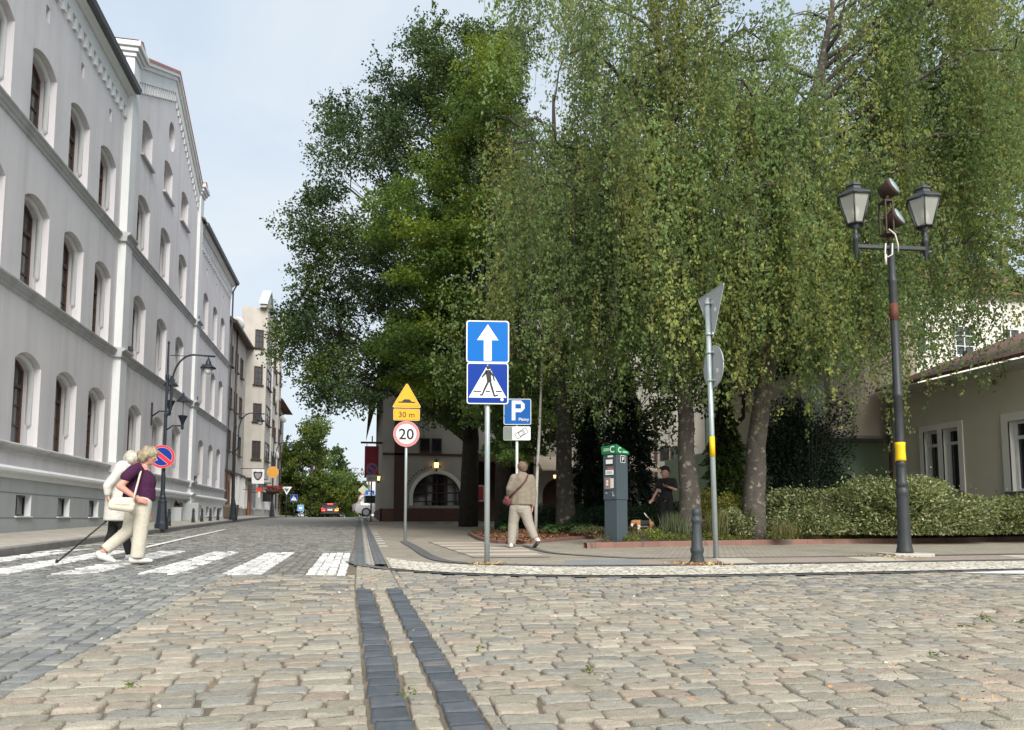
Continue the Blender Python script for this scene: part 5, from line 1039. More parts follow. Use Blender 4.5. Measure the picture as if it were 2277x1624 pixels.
# ---------------------------------------------------------------- cars
tyre = mat('tyre rubber', (.015, .015, .016), .85, .1, 9); rimm = mat('alloy rim', (.38, .39, .40), .35, .08, 9, metal=.7); carg = glassmat('car glass', (.012, .014, .016), .05)
red_lit = emis('lit red tail lamp', (1, .03, .03), 6.0); amber_lit = emis('lit amber indicator', (1, .45, .02), 3.0); red_dull = mat('red lamp glass', (.30, .01, .015), .25, .0)
def car(label, loc, rz, paint, lit, w=1.78, l=4.4, hb=1.47, hatch=True):
    """local +y is forward, rear bumper at y = 0"""
    t = thing('parked_car' if not lit else 'car', label, 'car', loc, rz)
    hw_ = w/2; q = MB()
    sec = [(.0, .46, .92, .86), (.12, .30, .98, .94), (.55, .22, 1.0, 1.0), (l*.5, .2, .98, 1.0), (l*.72, .2, .95, 1.0), (l*.93, .25, .80, .94), (l, .38, .66, .80)]
    ring = []
    for y, z0, z1, s in sec: a = hw_*s; ring.append([(-a*.96, y, z0), (a*.96, y, z0), (a, y, z0+.22), (a, y, z1-.22), (a*.93, y, z1), (-a*.93, y, z1), (-a, y, z1-.22), (-a, y, z0+.22)])
    vs = [p for r_ in ring for p in r_]; fs = [(i*8+j, i*8+(j+1) % 8, (i+1)*8+(j+1) % 8, (i+1)*8+j) for i in range(len(sec)-1) for j in range(8)]+[tuple(range(8))[::-1], tuple(range(len(vs)-8, len(vs)))]
    q.add(vs, fs, True); q.build('body', paint, t, bevel=.03)
    y0, y1, y2, y3 = (.25, .75, l*.52, l*.72); a, b = hw_*.90, hw_*.70
    q = MB(); q.hexa([(-a, y0, .95), (a, y0, .95), (a, y3, .95), (-a, y3, .95)], [(-b, y1, hb-.05), (b, y1, hb-.05), (b, y2, hb-.05), (-b, y2, hb-.05)]); q.build('glasshouse', carg, t, bevel=.04)
    q = MB(); q.hexa([(-b-.02, y1-.1, hb-.07), (b+.02, y1-.1, hb-.07), (b+.02, y2+.05, hb-.07), (-b-.02, y2+.05, hb-.07)], [(-b+.1, y1+.02, hb), (b-.1, y1+.02, hb), (b-.1, y2-.12, hb), (-b+.1, y2-.12, hb)]); q.build('roof', paint, t, bevel=.02)
    for sx in (-1, 1):
        q = MB()
        for ya, yb2 in ((y0, y1-.05), (l*.36, l*.36), (y3, y2)): q.tube([(sx*(a+.005), ya, .94), (sx*(b+.01), yb2, hb-.06)], .035, 6)
        q.build('pillar', paint, t)
        for y in (.82, l-.85):
            wq = MB(); wq.tube([(sx*(hw_-.2), y, .33), (sx*(hw_+.012), y, .33)], .33, 24); wo = wq.build('wheel', tyre, t)
            rq = MB(); rq.tube([(sx*(hw_-.05), y, .33), (sx*(hw_+.02), y, .33)], .22, 16); rq.build('rim', rimm, wo)
        lq = MB(); lq.hexa([(sx*hw_*.50, -.035, .66), (sx*hw_*.88, .0, .66), (sx*hw_*.90, .1, .70), (sx*hw_*.6, .1, .70)], [(sx*hw_*.66, .02, .95), (sx*hw_*.86, .05, .95), (sx*hw_*.88, .16, .95), (sx*hw_*.66, .16, .95)])
        lo_ = lq.build('tail_light', (red_lit if sx < 0 else amber_lit) if lit else red_dull, t)
        mq = MB(); mq.ball((sx*(hw_+.1), l*.62, 1.0), (.11, .07, .08), 10, 6); mq.build('mirror', paint, t)
    q = MB(); q.box(-hw_*.8, hw_*.8, -.06, .1, .34, .56); q.build('bumper', mat('dark bumper plastic', (.03, .03, .032), .7, .1), t, bevel=.03)
    q = MB(); q.box(-.26, .26, -.04, .02, .70, .81); q.build('number_plate', s_white, t)
    if lit: q = MB(); q.box(-.28, .28, .2, .3, hb-.13, hb-.05); q.v = [(a, b+.45, c+.02) for a, b, c in q.v]; q.build('brake_light', red_lit, t)
    return t
p = at(733, 1140, 79); car('dark car driving away over the crest with red brake lights and an amber indicator lit', (p[0], p[1], g(p[1])+.02), .03, mat('dark car paint', (.075, .026, .03), .3, .05, 2, coat=.6), True, 1.95)
wc = mat('white car paint', (.62, .63, .64), .3, .03, 2, coat=.6)
car('white hatchback parked nose in beside the restaurant corner, wheel and tail light showing', (-.35, 56.6, g(56)+.12), R(-90), wc, False, 1.8, 4.3, 1.62)
car('second pale car parked behind the white hatchback, mostly hidden', (-.55, 60.5, g(60)+.12), R(-90), mat('silver car paint', (.36, .37, .38), .3, .05, 2, metal=.3, coat=.5), False)
# pale house behind the parked cars
fh = (4, 78, 1.0); t = thing('far_house', 'distant white house behind the parked white car', 'building', fh); q = MB(); q.box(.9, 9, 72, 86, .5, 5.6); q.build('wall', whitew, t, fh); q = MB(); q.hexa([(.6, 71.6, 5.6), (9.3, 71.6, 5.6), (9.3, 86.4, 5.6), (.6, 86.4, 5.6)], [(4.6, 71.6, 8.4), (5, 71.6, 8.4), (5, 86.4, 8.4), (4.6, 86.4, 8.4)]); q.build('roof', redtile, t, fh)
for x in (1.6, 3.4): flat_window(t, fh, (x, 71.98, 2.2), (1, 0, 0), (0, 0, 1), .9, 1.3, whitej, room_gl)
# ---------------------------------------------------------------- beds
mulch = mat('bark mulch', (.17, .085, .045), .95, .5, 14, .9, 45, var2=((.10, .07, .045), 3., .5))
soil = mat('garden soil', (.075, .055, .04), .95, .4, 10, .8, 40)
FBK = [(4.37, 14.02), (6.24, 14.5), (8.86, 14.9), (12.6, 15.3), (17.4, 16.2), (22, 17)]
LBK = [(3.1, 21.5), (2.85, 18.5), (2.8, 16.7), (3.0, 15.8), (3.4, 15.7), (4.5, 17.0), (6.3, 19.0), (9.0, 21.5)]
brickk = setts('reddish kerb brick', ((.235, .125, .10), (.20, .115, .095)), (.13, .1, .085), (.42, .3, .008), .3, 0.5, 0, .2)
def kerb_line(name, pts, w, h, m):
    P = np.array(pts, float); d = np.r_[0, np.cumsum(np.hypot(*np.diff(P, axis=0).T))]; t = np.arange(0, d[-1], .25)
    C = np.stack([np.interp(t, d, P[:, 0]), np.interp(t, d, P[:, 1])], 1)
    for _ in range(4): C[1:-1] = (C[:-2]+2*C[1:-1]+C[2:])/4
    T = unit(np.gradient(C, axis=0)); S = np.stack([-T[:, 1], T[:, 0]], 1); Z = gz(C[:, 1])
    V = []
    for o_, z in ((0, -.02), (0, h-.012), (.012, h), (w-.012, h), (w, h-.012), (w, -.02)): V.append(np.c_[C+S*o_, Z+z])
    k = len(V); V = np.stack(V, 1).reshape(-1, 3); i = (np.arange(len(C)-1)[:, None]*k+np.arange(k-1)[None]).ravel()
    return tag(np_mesh(name, V, np.stack([i, i+1, i+k+1, i+k], 1), None, m), kind='structure')
kerb_line('bed_kerb', FBK, .13, .125, brickk); kerb_line('bed_kerb', [(6.55, 16.95), (5.4, 15.4), FBK[0]], .13, .125, brickk); kerb_line('bed_kerb', LBK, .1, .10, brickk)
fx_, fy_ = np.array([p[0] for p in FBK]), np.array([p[1] for p in FBK])
xs = np.r_[np.arange(4.46, 8, .25), np.arange(8, 23, .5)]; y0 = np.interp(xs, fx_, fy_)+.1
def bedz(x, y):
    y0_ = np.interp(x, fx_, fy_); u_ = np.clip((y-y0_)/2.0, 0, 1); return .10+.16*np.sin(u_*math.pi*.5)
YB = np.stack([y0+(np.where(xs < 8, 2.9, 5.6))*k/7 for k in range(8)], 0); XB = np.repeat(xs[None], 8, 0)+(YB-y0[None])*.75*np.clip((8-xs)/3.5, 0, 1)[None]
Zb = gz(YB)+bedz(XB, YB)+RNG.normal(0, .012, YB.shape); Zb[-1] -= .25
V = np.stack([XB, YB, Zb], -1).reshape(-1, 3); nx = len(xs); i = np.arange(7*nx).reshape(7, nx)[:, :-1].ravel()
tag(np_mesh('planting_bed', V, np.stack([i, i+1, i+nx+1, i+nx], 1), None, soil, None, True), kind='structure')
ysb = np.r_[np.arange(15.85, 22, .3)]
xl = np.interp(ysb, [15.7, 15.9, 16.7, 18.5, 22], [3.1, 3.0, 2.88, 2.93, 3.15])+.1; xr = np.interp(ysb, [15.7, 17.0, 19.0, 21.5, 22], [3.4, 4.4, 6.2, 8.9, 9.2])
XB = np.stack([xl+(xr-xl)*k/12 for k in range(13)], 1); YB = np.repeat(ysb[:, None], 13, 1); u_ = np.minimum(np.minimum((XB-xl[:, None]), (xr[:, None]-XB)), 1.0)
Zb = gz(YB)+.075+.10*np.clip(u_, 0, 1)+RNG.normal(0, .012, YB.shape); V = np.stack([XB, YB, Zb], -1).reshape(-1, 3); i = np.arange((len(ysb)-1)*13).reshape(-1, 13)[:, :-1].ravel()
tag(np_mesh('mulch_bed', V, np.stack([i, i+1, i+14, i+13], 1), None, mulch, None, True), kind='structure')
def scatter(name, n, fx2, size, pal, label, lift=.02):
    P = fx2(n); n = len(P); C = np.c_[P[:, 0], P[:, 1], P[:, 2]+lift*RNG.random(n)]
    D = RNG.normal(0, 1, (n, 3)); D[:, 2] *= .3; Nn = RNG.normal(0, .5, (n, 3)); Nn[:, 2] += 1
    pal = np.array(pal); c = pal[RNG.integers(0, len(pal), n)]*RNG.uniform(.7, 1.3, (n, 1))
    o = leaf_mesh(name, C, D, Nn, size*RNG.uniform(.5, 1.4, n), size*.5*RNG.uniform(.5, 1.2, n), c, mat('dry litter', (1, 1, 1), .9, 0, attr=True))
    return tag(o, label, 'litter', kind='stuff')
def in_left(n):
    t = RNG.integers(0, len(ysb), n); y = ysb[t]+RNG.uniform(-.15, .15, n); x = xl[t]+(xr[t]-xl[t])*RNG.random(n); return np.c_[x, y, gz(y)+.075+.10*np.clip(np.minimum(x-xl[t], xr[t]-x), 0, 1)]
scatter('bark_chips', 5200, in_left, .075, [(.24, .11, .055), (.17, .08, .04), (.30, .17, .09), (.12, .07, .04)], 'reddish brown bark chips covering the left bed', .04)
def around(cx, cy, r_, z=.03): return lambda n: (lambda a, q: np.c_[cx+q*np.cos(a), cy+q*np.sin(a)*.8, gz(cy+q*np.sin(a)*.8)+z])(RNG.uniform(0, 6.28, n), r_*np.abs(RNG.normal(0, .5, n)))
scatter('dry_debris', 420, around(4.61, 9.62, .42), .06, [(.42, .30, .13), (.34, .17, .07), (.5, .4, .2)], 'dry blossom debris gathered round the bollard foot')
scatter('dry_debris', 200, around(1.72, 10.08, .35), .05, [(.44, .34, .18), (.38, .26, .12)], 'dry debris round the foot of the one way sign post')
scatter('dry_debris', 240, around(8.5, 10.6, .6), .05, [(.44, .36, .2), (.38, .28, .14)], 'dry debris round the lamp footing')
def in_road(n):
    x = RNG.uniform(.5, 6.5, n*3); y = RNG.uniform(1.4, 5.5, n*3); k = RNG.random(n*3) < np.clip((x-.2)/5, 0.05, 1)*np.clip((6.0-y)/4, 0, 1); P = np.c_[x, y, 0*x-.022][k]; return P[:n]
scatter('joint_litter', 1500, in_road, .022, [(.42, .25, .11), (.35, .2, .1), (.5, .4, .24), (.28, .14, .07)], 'dry brown bits caught in the cobble joints', .02)
def in_road2(n): x = RNG.uniform(-4, 8, n); y = RNG.uniform(1.6, 8.5, n); return np.c_[x, y, 0*x+.006]
scatter('road_litter', 120, in_road2, .024, [(.55, .5, .4), (.4, .28, .14), (.3, .22, .12), (.7, .68, .62)], 'tiny dry leaves and bits lying on the cobbles', .006)
def weeds(n):
    cs = np.array([on_ground(*p)[:2] for p in [(2190, 1392), (2193, 1400), (2140, 1424), (2275, 1408), (1062, 1480), (1715, 1265), (1760, 1262), (905, 1600), (290, 1575), (1310, 1540), (2080, 1500)]]); k = RNG.integers(0, len(cs), n); return np.c_[cs[k]+RNG.normal(0, .022, (n, 2)), np.full(n, -.01)]
o = scatter('joint_weeds', 260, weeds, .026, [(.10, .13, .03), (.16, .17, .05), (.07, .10, .03)], 'small green weeds growing in the cobble joints', .03); o['category'] = 'weeds'

# ---------------------------------------------------------------- trees
bark_b = mat('dark fissured birch bark', (.075, .066, .055), .95, .4, 5, 1.0, 22, var2=((.27, .25, .215), 8., .57))
bark_d = mat('dark tree bark', (.05, .042, .034), .95, .35, 6, .9, 25)
birch_l = leafmat('birch leaf', .5); dark_l = leafmat('dark tree leaf', .22); maple_l = leafmat('maple leaf', .42); con_l = leafmat('conifer needle', .12, .6); shrub_l = leafmat('shrub leaf', .3)
def curve3(a, b, rise, n=6, wob=.0):
    a, b = np.array(a, float), np.array(b, float); t = np.linspace(0, 1, n)[:, None]; P = a+(b-a)*t; P[:, 2] += rise*np.sin(np.pi*t[:, 0]); 
    if wob: P[1:-1] += RNG.normal(0, wob, (n-2, 3))
    return P
def birch(label, pts, rad, limbs, tint, nstr=11, base_z=.2, zlow=(2.7, 4.3), yel=.3):
    pts = [np.array(p, float) for p in pts]; b = (pts[0][0], pts[0][1], base_z)
    t = thing('birch_tree', label, 'tree', b, 0, 'weeping birches in the planted bed')
    # trunk, slightly knotted
    zz2 = np.array([p[2] for p in pts]); n = 26; zi = np.linspace(zz2[0], zz2[-1], n); PX = np.interp(zi, zz2, [p[0] for p in pts]); PY = np.interp(zi, zz2, [p[1] for p in pts]); RR = np.interp(zi, zz2, rad)*(1+RNG.normal(0, .03, n)); RR[0] *= 1.35; RR[1] *= 1.1
    m = MB(); m.tube(np.c_[PX+RNG.normal(0, .012, n), PY+RNG.normal(0, .012, n), zi], list(RR), 14); m.build('trunk', bark_b, t, b)
    br = MB(); ST = []
    for (z0, az, reach, rise, *zl_) in limbs:
        zlo = zl_[0] if zl_ else zlow
        a = R(az); d = np.array([math.sin(a), math.cos(a)]); tow = -(d[0]*math.sin(YAW)+d[1]*math.cos(YAW))
        reach = reach*(1-.34*max(0, tow)); s0 = np.array([np.interp(z0, zz2, [p[0] for p in pts]), np.interp(z0, zz2, [p[1] for p in pts]), z0]); r0 = np.interp(z0, zz2, rad)
        q = np.linspace(0, 1, 9); P = np.stack([s0[0]+d[0]*reach*q, s0[1]+d[1]*reach*q, z0+rise*np.sin(q*math.pi*.62)], 1); P[1:] += RNG.normal(0, .07, (8, 3))
        br.tube(P, list(np.linspace(min(.1, r0*.55), .016, 9)), 7)
        for k in range(8):
            u_ = .22+.78*(k+RNG.random())/8; tone = RNG.uniform(.62, 1.4); o_ = np.array([np.interp(u_, q, P[:, j]) for j in range(3)])
            a2 = a+RNG.choice([-1, 1])*R(RNG.uniform(25, 95)); l2 = RNG.uniform(.5, 1.35)
            e_ = o_+np.array([math.sin(a2)*l2, math.cos(a2)*l2, RNG.uniform(-.15, .35)]); C2 = curve3(o_, e_, .18, 5, .03); br.tube(C2, [.016, .013, .01, .008, .005], 5)
            yl = RNG.random() < yel
            for _ in range(nstr):
                v = RNG.random(); s = np.array([np.interp(v, np.linspace(0, 1, 5), C2[:, j]) for j in range(3)])+RNG.normal(0, .15, 3)
                L_ = min(RNG.gamma(4, .5)+.4, s[2]-RNG.uniform(*zlo))
                if L_ > .25: ST.append((*s, L_, math.sin(a2)*.12+RNG.normal(0, .07), math.cos(a2)*.12+RNG.normal(0, .07), yl*1.0, tone*RNG.uniform(.85, 1.15)))
    br.build('branches', bark_b, t, b)
    S = np.array(ST); cnt = np.maximum(6, (S[:, 3]/.052).astype(int)); idx = np.repeat(np.arange(len(S)), cnt); m_ = len(idx)
    u_ = RNG.random(m_); Q = S[idx]; wv = np.sin(u_*5+idx*1.7)*.035
    nd = (u_*6).astype(int); NO = RNG.normal(0, .10, (len(S), 6, 2)); NU = RNG.uniform(.15, .85, (len(S), 6)); cl_ = RNG.random(m_) < .6; u_ = np.where(cl_, (nd+NU[idx, nd])/6+RNG.normal(0, .022, m_), u_); sx_, sy_ = np.where(cl_[:, None], NO[idx, nd], 0).T
    C = np.stack([Q[:, 0]+Q[:, 4]*Q[:, 3]*u_**.7+wv+sx_+RNG.normal(0, .045, m_), Q[:, 1]+Q[:, 5]*Q[:, 3]*u_**.7+sy_+RNG.normal(0, .045, m_), Q[:, 2]-Q[:, 3]*u_], 1)
    D = RNG.normal(0, .55, (m_, 3)); D[:, 2] -= 1.0; Nn = RNG.normal(0, 1, (m_, 3)); Nn[:, 2] = Nn[:, 2]*.5+.25
    base_c = np.array(tint); yc = np.array([.28, .29, .085]); mixf = np.clip(Q[:, 6]*RNG.uniform(.45, .85, m_)+(RNG.random(m_) < .03)*.6, 0, 1)[:, None]
    cols = (base_c*(1-mixf)+yc*mixf)*Q[:, 7:8]*RNG.uniform(.82, 1.2, (m_, 1))
    leaf_mesh('foliage', C, D, Nn, RNG.uniform(.045, .112, m_), RNG.uniform(.036, .078, m_), cols, birch_l, t, b)
    # fine hanging twigs
    tw = S[::3]; k = len(tw); ss = np.array([0, .4, 1.0]); V = []
    for j in range(3):
        c = np.stack([tw[:, 0]+tw[:, 4]*tw[:, 3]*ss[j]**.7, tw[:, 1]+tw[:, 5]*tw[:, 3]*ss[j]**.7, tw[:, 2]-tw[:, 3]*ss[j]], 1); V += [c+[-.0035, 0, 0], c+[.0035, .002, 0]]
    V = np.stack(V, 1).reshape(-1, 3)-np.array(b); i6 = np.arange(k)*6; F4 = np.concatenate([np.stack([i6, i6+1, i6+3, i6+2], 1), np.stack([i6+2, i6+3, i6+5, i6+4], 1)])
    np_mesh('twigs', V, F4, None, bark_d, t); return t
def limbset(z0, z1, n, az, reach, rise):
    return [(z0+(z1-z0)*(k+RNG.random()*.8)/n, RNG.uniform(*az) if isinstance(az, tuple) else az[k % len(az)]+RNG.uniform(-14, 14), RNG.uniform(*reach)*(1-.25*k/n), RNG.uniform(*rise)) for k in range(n)]
p1 = at(1538, 1168, 16.9); p1b = at(1518, 640, 17.0); p1c = at(1490, 250, 17.1)
ALLAZ = [-80, 100, -20, 160, 60, -140, -100, 25, 130, -50]
birch('near weeping birch, its dark trunk with pale flakes beside the person in black', [(p1[0], p1[1], .12), (at(1531, 1000, 16.9)[0], p1[1], 2.2), (p1b[0], p1b[1], 5.8), (p1c[0], p1c[1]+.2, 9.5), (p1c[0]-.2, p1c[1]+.3, 13.6)], [.27, .19, .165, .11, .04],
      limbset(4.2, 13.4, 20, ALLAZ, (2.8, 4.9), (1.0, 2.6))+limbset(4.6, 9, 6, (-105, -55), (4.2, 5.2), (.6, 1.8))+limbset(5, 9, 6, (150, 230), (2.2, 3.4), (.5, 1.5)), (.145, .208, .072), 12, yel=.30)
p3 = at(1672, 1168, 16.7); p3b = at(1728, 640, 16.9); p3c = at(1762, 380, 17)
birch('weeping birch leaning right, thick brown trunk between the yellow shrub and the hedge', [(p3[0], p3[1], .12), (at(1688, 1000, 16.7)[0], p3[1], 2.2), (p3b[0], p3b[1], 5.8), (p3c[0], p3c[1], 8.6), (at(1840, 120, 17.2)[0], p3c[1], 11.2), (at(1900, -120, 17.4)[0], p3c[1]+.3, 13.8)], [.25, .215, .165, .125, .10, .03],
      limbset(4.4, 13.2, 14, [95, 80, -60, 140, 20, 110, -120, 60], (3.2, 5.2), (.8, 2.4))+[(*l, (3.5, 4.8)) for l in limbset(5.5, 13.0, 14, (60, 120), (5.0, 7.0), (1.0, 2.8))]+limbset(5, 9, 8, (150, 235), (2.2, 3.4), (.5, 1.5)), (.140, .203, .070), 12, zlow=(2.1, 4.2), yel=.28)
p2 = at(1258, 1140, 21.5)
birch('farther birch with a grey trunk rising from the hostas behind the man in the jacket', [(p2[0], p2[1], .15), (at(1256, 950, 21.5)[0], p2[1], 3.2), (at(1250, 500, 21.5)[0], p2[1], 9), (at(1250, 200, 21.5)[0], p2[1], 13.5)], [.30, .225, .15, .04],
      limbset(4.4, 13.5, 14, ALLAZ, (2.0, 3.5), (.8, 2.4)), (.105, .170, .064), 8, zlow=(2.6, 4.2), yel=.16)
p4 = at(2360, 1150, 20.2)
birch('birch at the far right edge whose branches hang over the beige house', [(p4[0], p4[1], .1), (p4[0], p4[1], 3.2), (p4[0]-.2, p4[1], 9), (p4[0]-.5, p4[1], 13.0)], [.28, .22, .15, .04],
      limbset(6.4, 13.5, 15, [-90, -50, -130, -75, -110, -20, 170, -60], (3.4, 5.6), (.8, 2.4)), (.140, .203, .068), 12, zlow=(3.5, 5.0), yel=.25)
# slim birch sapling with a white stem
ps = at(1190, 1165, 17.6); sp = thing('birch_sapling', 'slim white stemmed birch sapling just right of the walking man', 'tree', (ps[0], ps[1], g(ps[1])+.1)); m = MB(); m.tube([(0, 0, 0), (.03, 0, 1.2), (.12, .05, 2.6), (.2, .1, 4.2), (.3, .1, 6)], [.045, .04, .034, .024, .01], 8); m.build('trunk', mat('white birch stem', (.42, .41, .37), .8, .3, 8, .3, 40, var2=((.08, .07, .06), 5, .6)), sp)
n = 1500; C = np.c_[RNG.normal(.2, .45, n), RNG.normal(.1, .45, n), RNG.uniform(2.6, 6.2, n)]; D = RNG.normal(0, .6, (n, 3)); D[:, 2] -= .8
leaf_mesh('foliage', C, D, RNG.normal(0, 1, (n, 3)), .06, .045, np.array([[.07, .11, .03]])*RNG.uniform(.7, 1.4, (n, 1)), birch_l, sp)

def inside(poly, P):
    x, y = P[:, 0], P[:, 1]; r_ = np.zeros(len(P), bool); k = len(poly)
    for i in range(k):
        (x0, y0), (x1, y1) = poly[i], poly[(i+1) % k]
        c = ((y0 > y) != (y1 > y)); r_ ^= c & (x < (x1-x0)*(y-y0)/np.where(y1 == y0, 1e-9, y1-y0)+x0)
    return r_
def crown_tree(name, label, base, trunk, rad, poly, dr, ncl, rcl, nleaf, lsize, pal, lm, flat=.75, cat='tree', group=None, sparse=None, bark=None, drop=0., vis_branches=True):
    """broad crown: leaf clumps fill a volume of real depth, each clump hung on a limb"""
    t = thing(name, label, cat, base, 0, group); X0, Y0 = min(p[0] for p in poly), min(p[1] for p in poly); X1, Y1 = max(p[0] for p in poly), max(p[1] for p in poly)
    cl = []
    cxp = (X0+X1)/2
    while len(cl) < ncl:
        P = np.c_[RNG.uniform(X0, X1, 64), RNG.uniform(Y0, Y1, 64)]; P = P[inside(poly, P)]
        for px, py in P:
            if sparse and RNG.random() < sparse(px, py): continue
            w_ = math.sqrt(max(.15, 1-((px-cxp)/((X1-X0)*.62))**2)); dm = (dr[0]+dr[1])/2
            cl.append(at(px, py, dm+RNG.uniform(-1, 1)*(dr[1]-dr[0])/2*w_))
    cl = np.array(cl[:ncl]); tr = np.array(trunk, float)
    m = MB(); m.tube(tr, rad, 12); m.build('trunk', bark or bark_d, t, base)
    k = max(4, ncl//14); cen = cl[RNG.choice(ncl, k, False)]
    for _ in range(5):
        lab = np.argmin(((cl[:, None]-cen[None])**2).sum(-1), 1); cen = np.array([cl[lab == j].mean(0) if (lab == j).any() else cen[j] for j in range(k)])
    br = MB()
    for j in range(k):
        c = cen[j]; hz_ = np.clip(c[2]-np.hypot(c[0]-tr[0, 0], c[1]-tr[0, 1])*.75, tr[0, 2]+(tr[-1, 2]-tr[0, 2])*.2, tr[-1, 2]*.97)
        s = np.array([np.interp(hz_, tr[:, 2], tr[:, 0]), np.interp(hz_, tr[:, 2], tr[:, 1]), hz_]); P = curve3(s, c, .5, 8, .1); r0 = np.interp(hz_, tr[:, 2], rad)*.5
        br.tube(P, list(np.linspace(max(.03, r0), .022, 8)), 7)
        for c2 in cl[lab == j]:
            o_ = P[int(RNG.integers(3, 8))]; Q = curve3(o_, c2, .15, 5, .06); br.tube(Q, [.022, .018, .014, .01, .006], 5)
            if vis_branches:
                for _ in range(3):
                    e_ = c2+np.clip(RNG.normal(0, rcl*.45, 3), -rcl*.6, rcl*.6); br.tube(curve3(Q[2], e_, .05, 4, .03), [.012, .009, .007, .004], 4)
    br.build('branches', bark or bark_d, t, base)
    per = np.maximum(20, (nleaf*RNG.uniform(.5, 1.5, ncl)).astype(int)); idx = np.repeat(np.arange(ncl), per); n = len(idx)
    d = unit(RNG.normal(0, 1, (n, 3))); rr_ = RNG.random(n)**.45; rc = (rcl*RNG.uniform(.65, 1.3, ncl))[idx]
    off = d*(rr_*rc)[:, None]; off[:, 2] *= flat; off[:, 2] -= drop*np.hypot(off[:, 0], off[:, 1])
    # ragged, twig-like fringe
    tw = unit(RNG.normal(0, 1, (ncl*7, 3))); tid = RNG.integers(0, 7, n)+idx*7; s_ = RNG.random(n) < .42
    off[s_] = (tw[tid]*(RNG.uniform(.3, 1.35, n)*rc)[:, None]*[1, 1, flat]+RNG.normal(0, .07*rcl, (n, 3)))[s_]
    C = cl[idx]+off; Nn = RNG.normal(0, .7, (n, 3)); Nn[:, 2] += .8; D = d*.8+RNG.normal(0, .6, (n, 3)); D[:, 2] -= .35
    pal = np.array(pal); cc = pal[RNG.integers(0, len(pal), ncl)]*RNG.uniform(.75, 1.3, (ncl, 1)); cols = cc[idx]*RNG.uniform(.7, 1.35, (n, 1))
    leaf_mesh('foliage', C, D, Nn, lsize*RNG.uniform(.7, 1.25, n), lsize*.72*RNG.uniform(.7, 1.2, n), cols, lm, t, base); return t
DP = [(1160, 70), (1080, 60), (980, 75), (915, 95), (850, 135), (815, 160), (830, 200), (780, 250), (735, 235), (735, 290), (690, 370), (700, 430), (680, 480), (650, 505), (700, 560), (672, 600), (660, 650), (632, 720), (628, 765), (660, 820), (700, 880), (760, 925), (860, 900), (1000, 930), (1160, 930)]
crown_tree('dark_tree', 'tall dark green tree with an airy top, left of the yellow green maple', (4.4, 30.5, .3), [(4.4, 30.5, .2), (4.5, 30.5, 4), (4.2, 30.3, 9), (3.9, 30, 14), (3.6, 30, 18.5)], [.42, .34, .26, .16, .04], DP, (25.5, 33.5), 285, .92, 560, .125,
           [(.044, .078, .026), (.056, .094, .027), (.036, .066, .025), (.068, .108, .026)], dark_l, .8, sparse=lambda x, y: (.22 if (y < 600 and x < 950) else 0))
MP = [(1130, 60), (1085, 95), (1060, 160), (1030, 230), (1035, 300), (1000, 300), (985, 350), (930, 380), (850, 430), (835, 500), (850, 560), (900, 600), (880, 640), (900, 700), (850, 760), (835, 800), (870, 860), (930, 870), (1010, 880), (1130, 900)]
crown_tree('maple_tree', 'yellow green layered maple between the dark tree and the hanging birches', (4.9, 25.5, .3), [(4.9, 25.5, .2), (4.9, 25.5, 4), (4.7, 25.3, 9), (4.6, 25.2, 15.5)], [.30, .24, .16, .03], MP, (21.5, 26.5), 150, .95, 560, .105,
           [(.105, .158, .022), (.085, .140, .022), (.125, .172, .020), (.062, .112, .022)], maple_l, .32, drop=.18, vis_branches=False)
YP_ = [(1050, 800), (1120, 790), (1200, 830), (1215, 900), (1195, 1010), (1140, 1030), (1075, 1000), (1040, 930)]
crown_tree('young_tree', 'young low broad leaved tree behind the crossing sign post', (4.6, 20.3, .25), [(4.6, 20.3, .2), (4.6, 20.3, 2), (4.4, 20.1, 4.6)], [.07, .06, .02], YP_, (18.3, 21.0), 44, .42, 190, .11, [(.08, .135, .034), (.10, .155, .036), (.065, .11, .03)], maple_l, .4, drop=.2, vis_branches=False)
BG = [(1180, 420), (1480, 540), (1700, 600), (1740, 720), (1500, 980), (1130, 1010)]
crown_tree('background_tree', 'dark leafy tree filling in behind the hanging birch curtains', (9.5, 30, .3), [(9.5, 30, .2), (9.5, 30, 5), (9.4, 30, 9.5)], [.3, .24, .04], BG, (25, 32), 95, 1.1, 420, .16, [(.045, .08, .03), (.055, .092, .03)], dark_l, .8)
BG2 = [(1640, 560), (1780, 480), (1880, 540), (1870, 700), (1800, 820), (1650, 880)]
crown_tree('background_tree', 'dark leafy tree behind the leaning birch, left of the green annexe', (11.6, 22.5, .3), [(11.6, 22.5, .2), (11.8, 22.5, 5), (12, 22.6, 9)], [.2, .15, .04], BG2, (20.5, 24.5), 46, .8, 420, .15, [(.03, .052, .022), (.042, .064, .022)], dark_l, .8)
FL = [(692, 915), (712, 935), (722, 965), (735, 975), (720, 1005), (745, 1040), (772, 1062), (792, 1095), (782, 1140), (690, 1146), (636, 1146), (622, 1085), (640, 1030), (630, 1000), (664, 985), (672, 955)]
crown_tree('linden_tree', 'conical green linden at the far end of the street', (-5.3, 86, .9), [(-5.3, 86, .8), (-5.3, 86, 5), (-5.4, 86, 12)], [.25, .2, .03], FL, (82, 89), 150, 1.0, 260, .27, [(.085, .13, .026), (.07, .11, .026), (.11, .145, .026)], maple_l, .7, group='trees at the far end of the street', vis_branches=False)
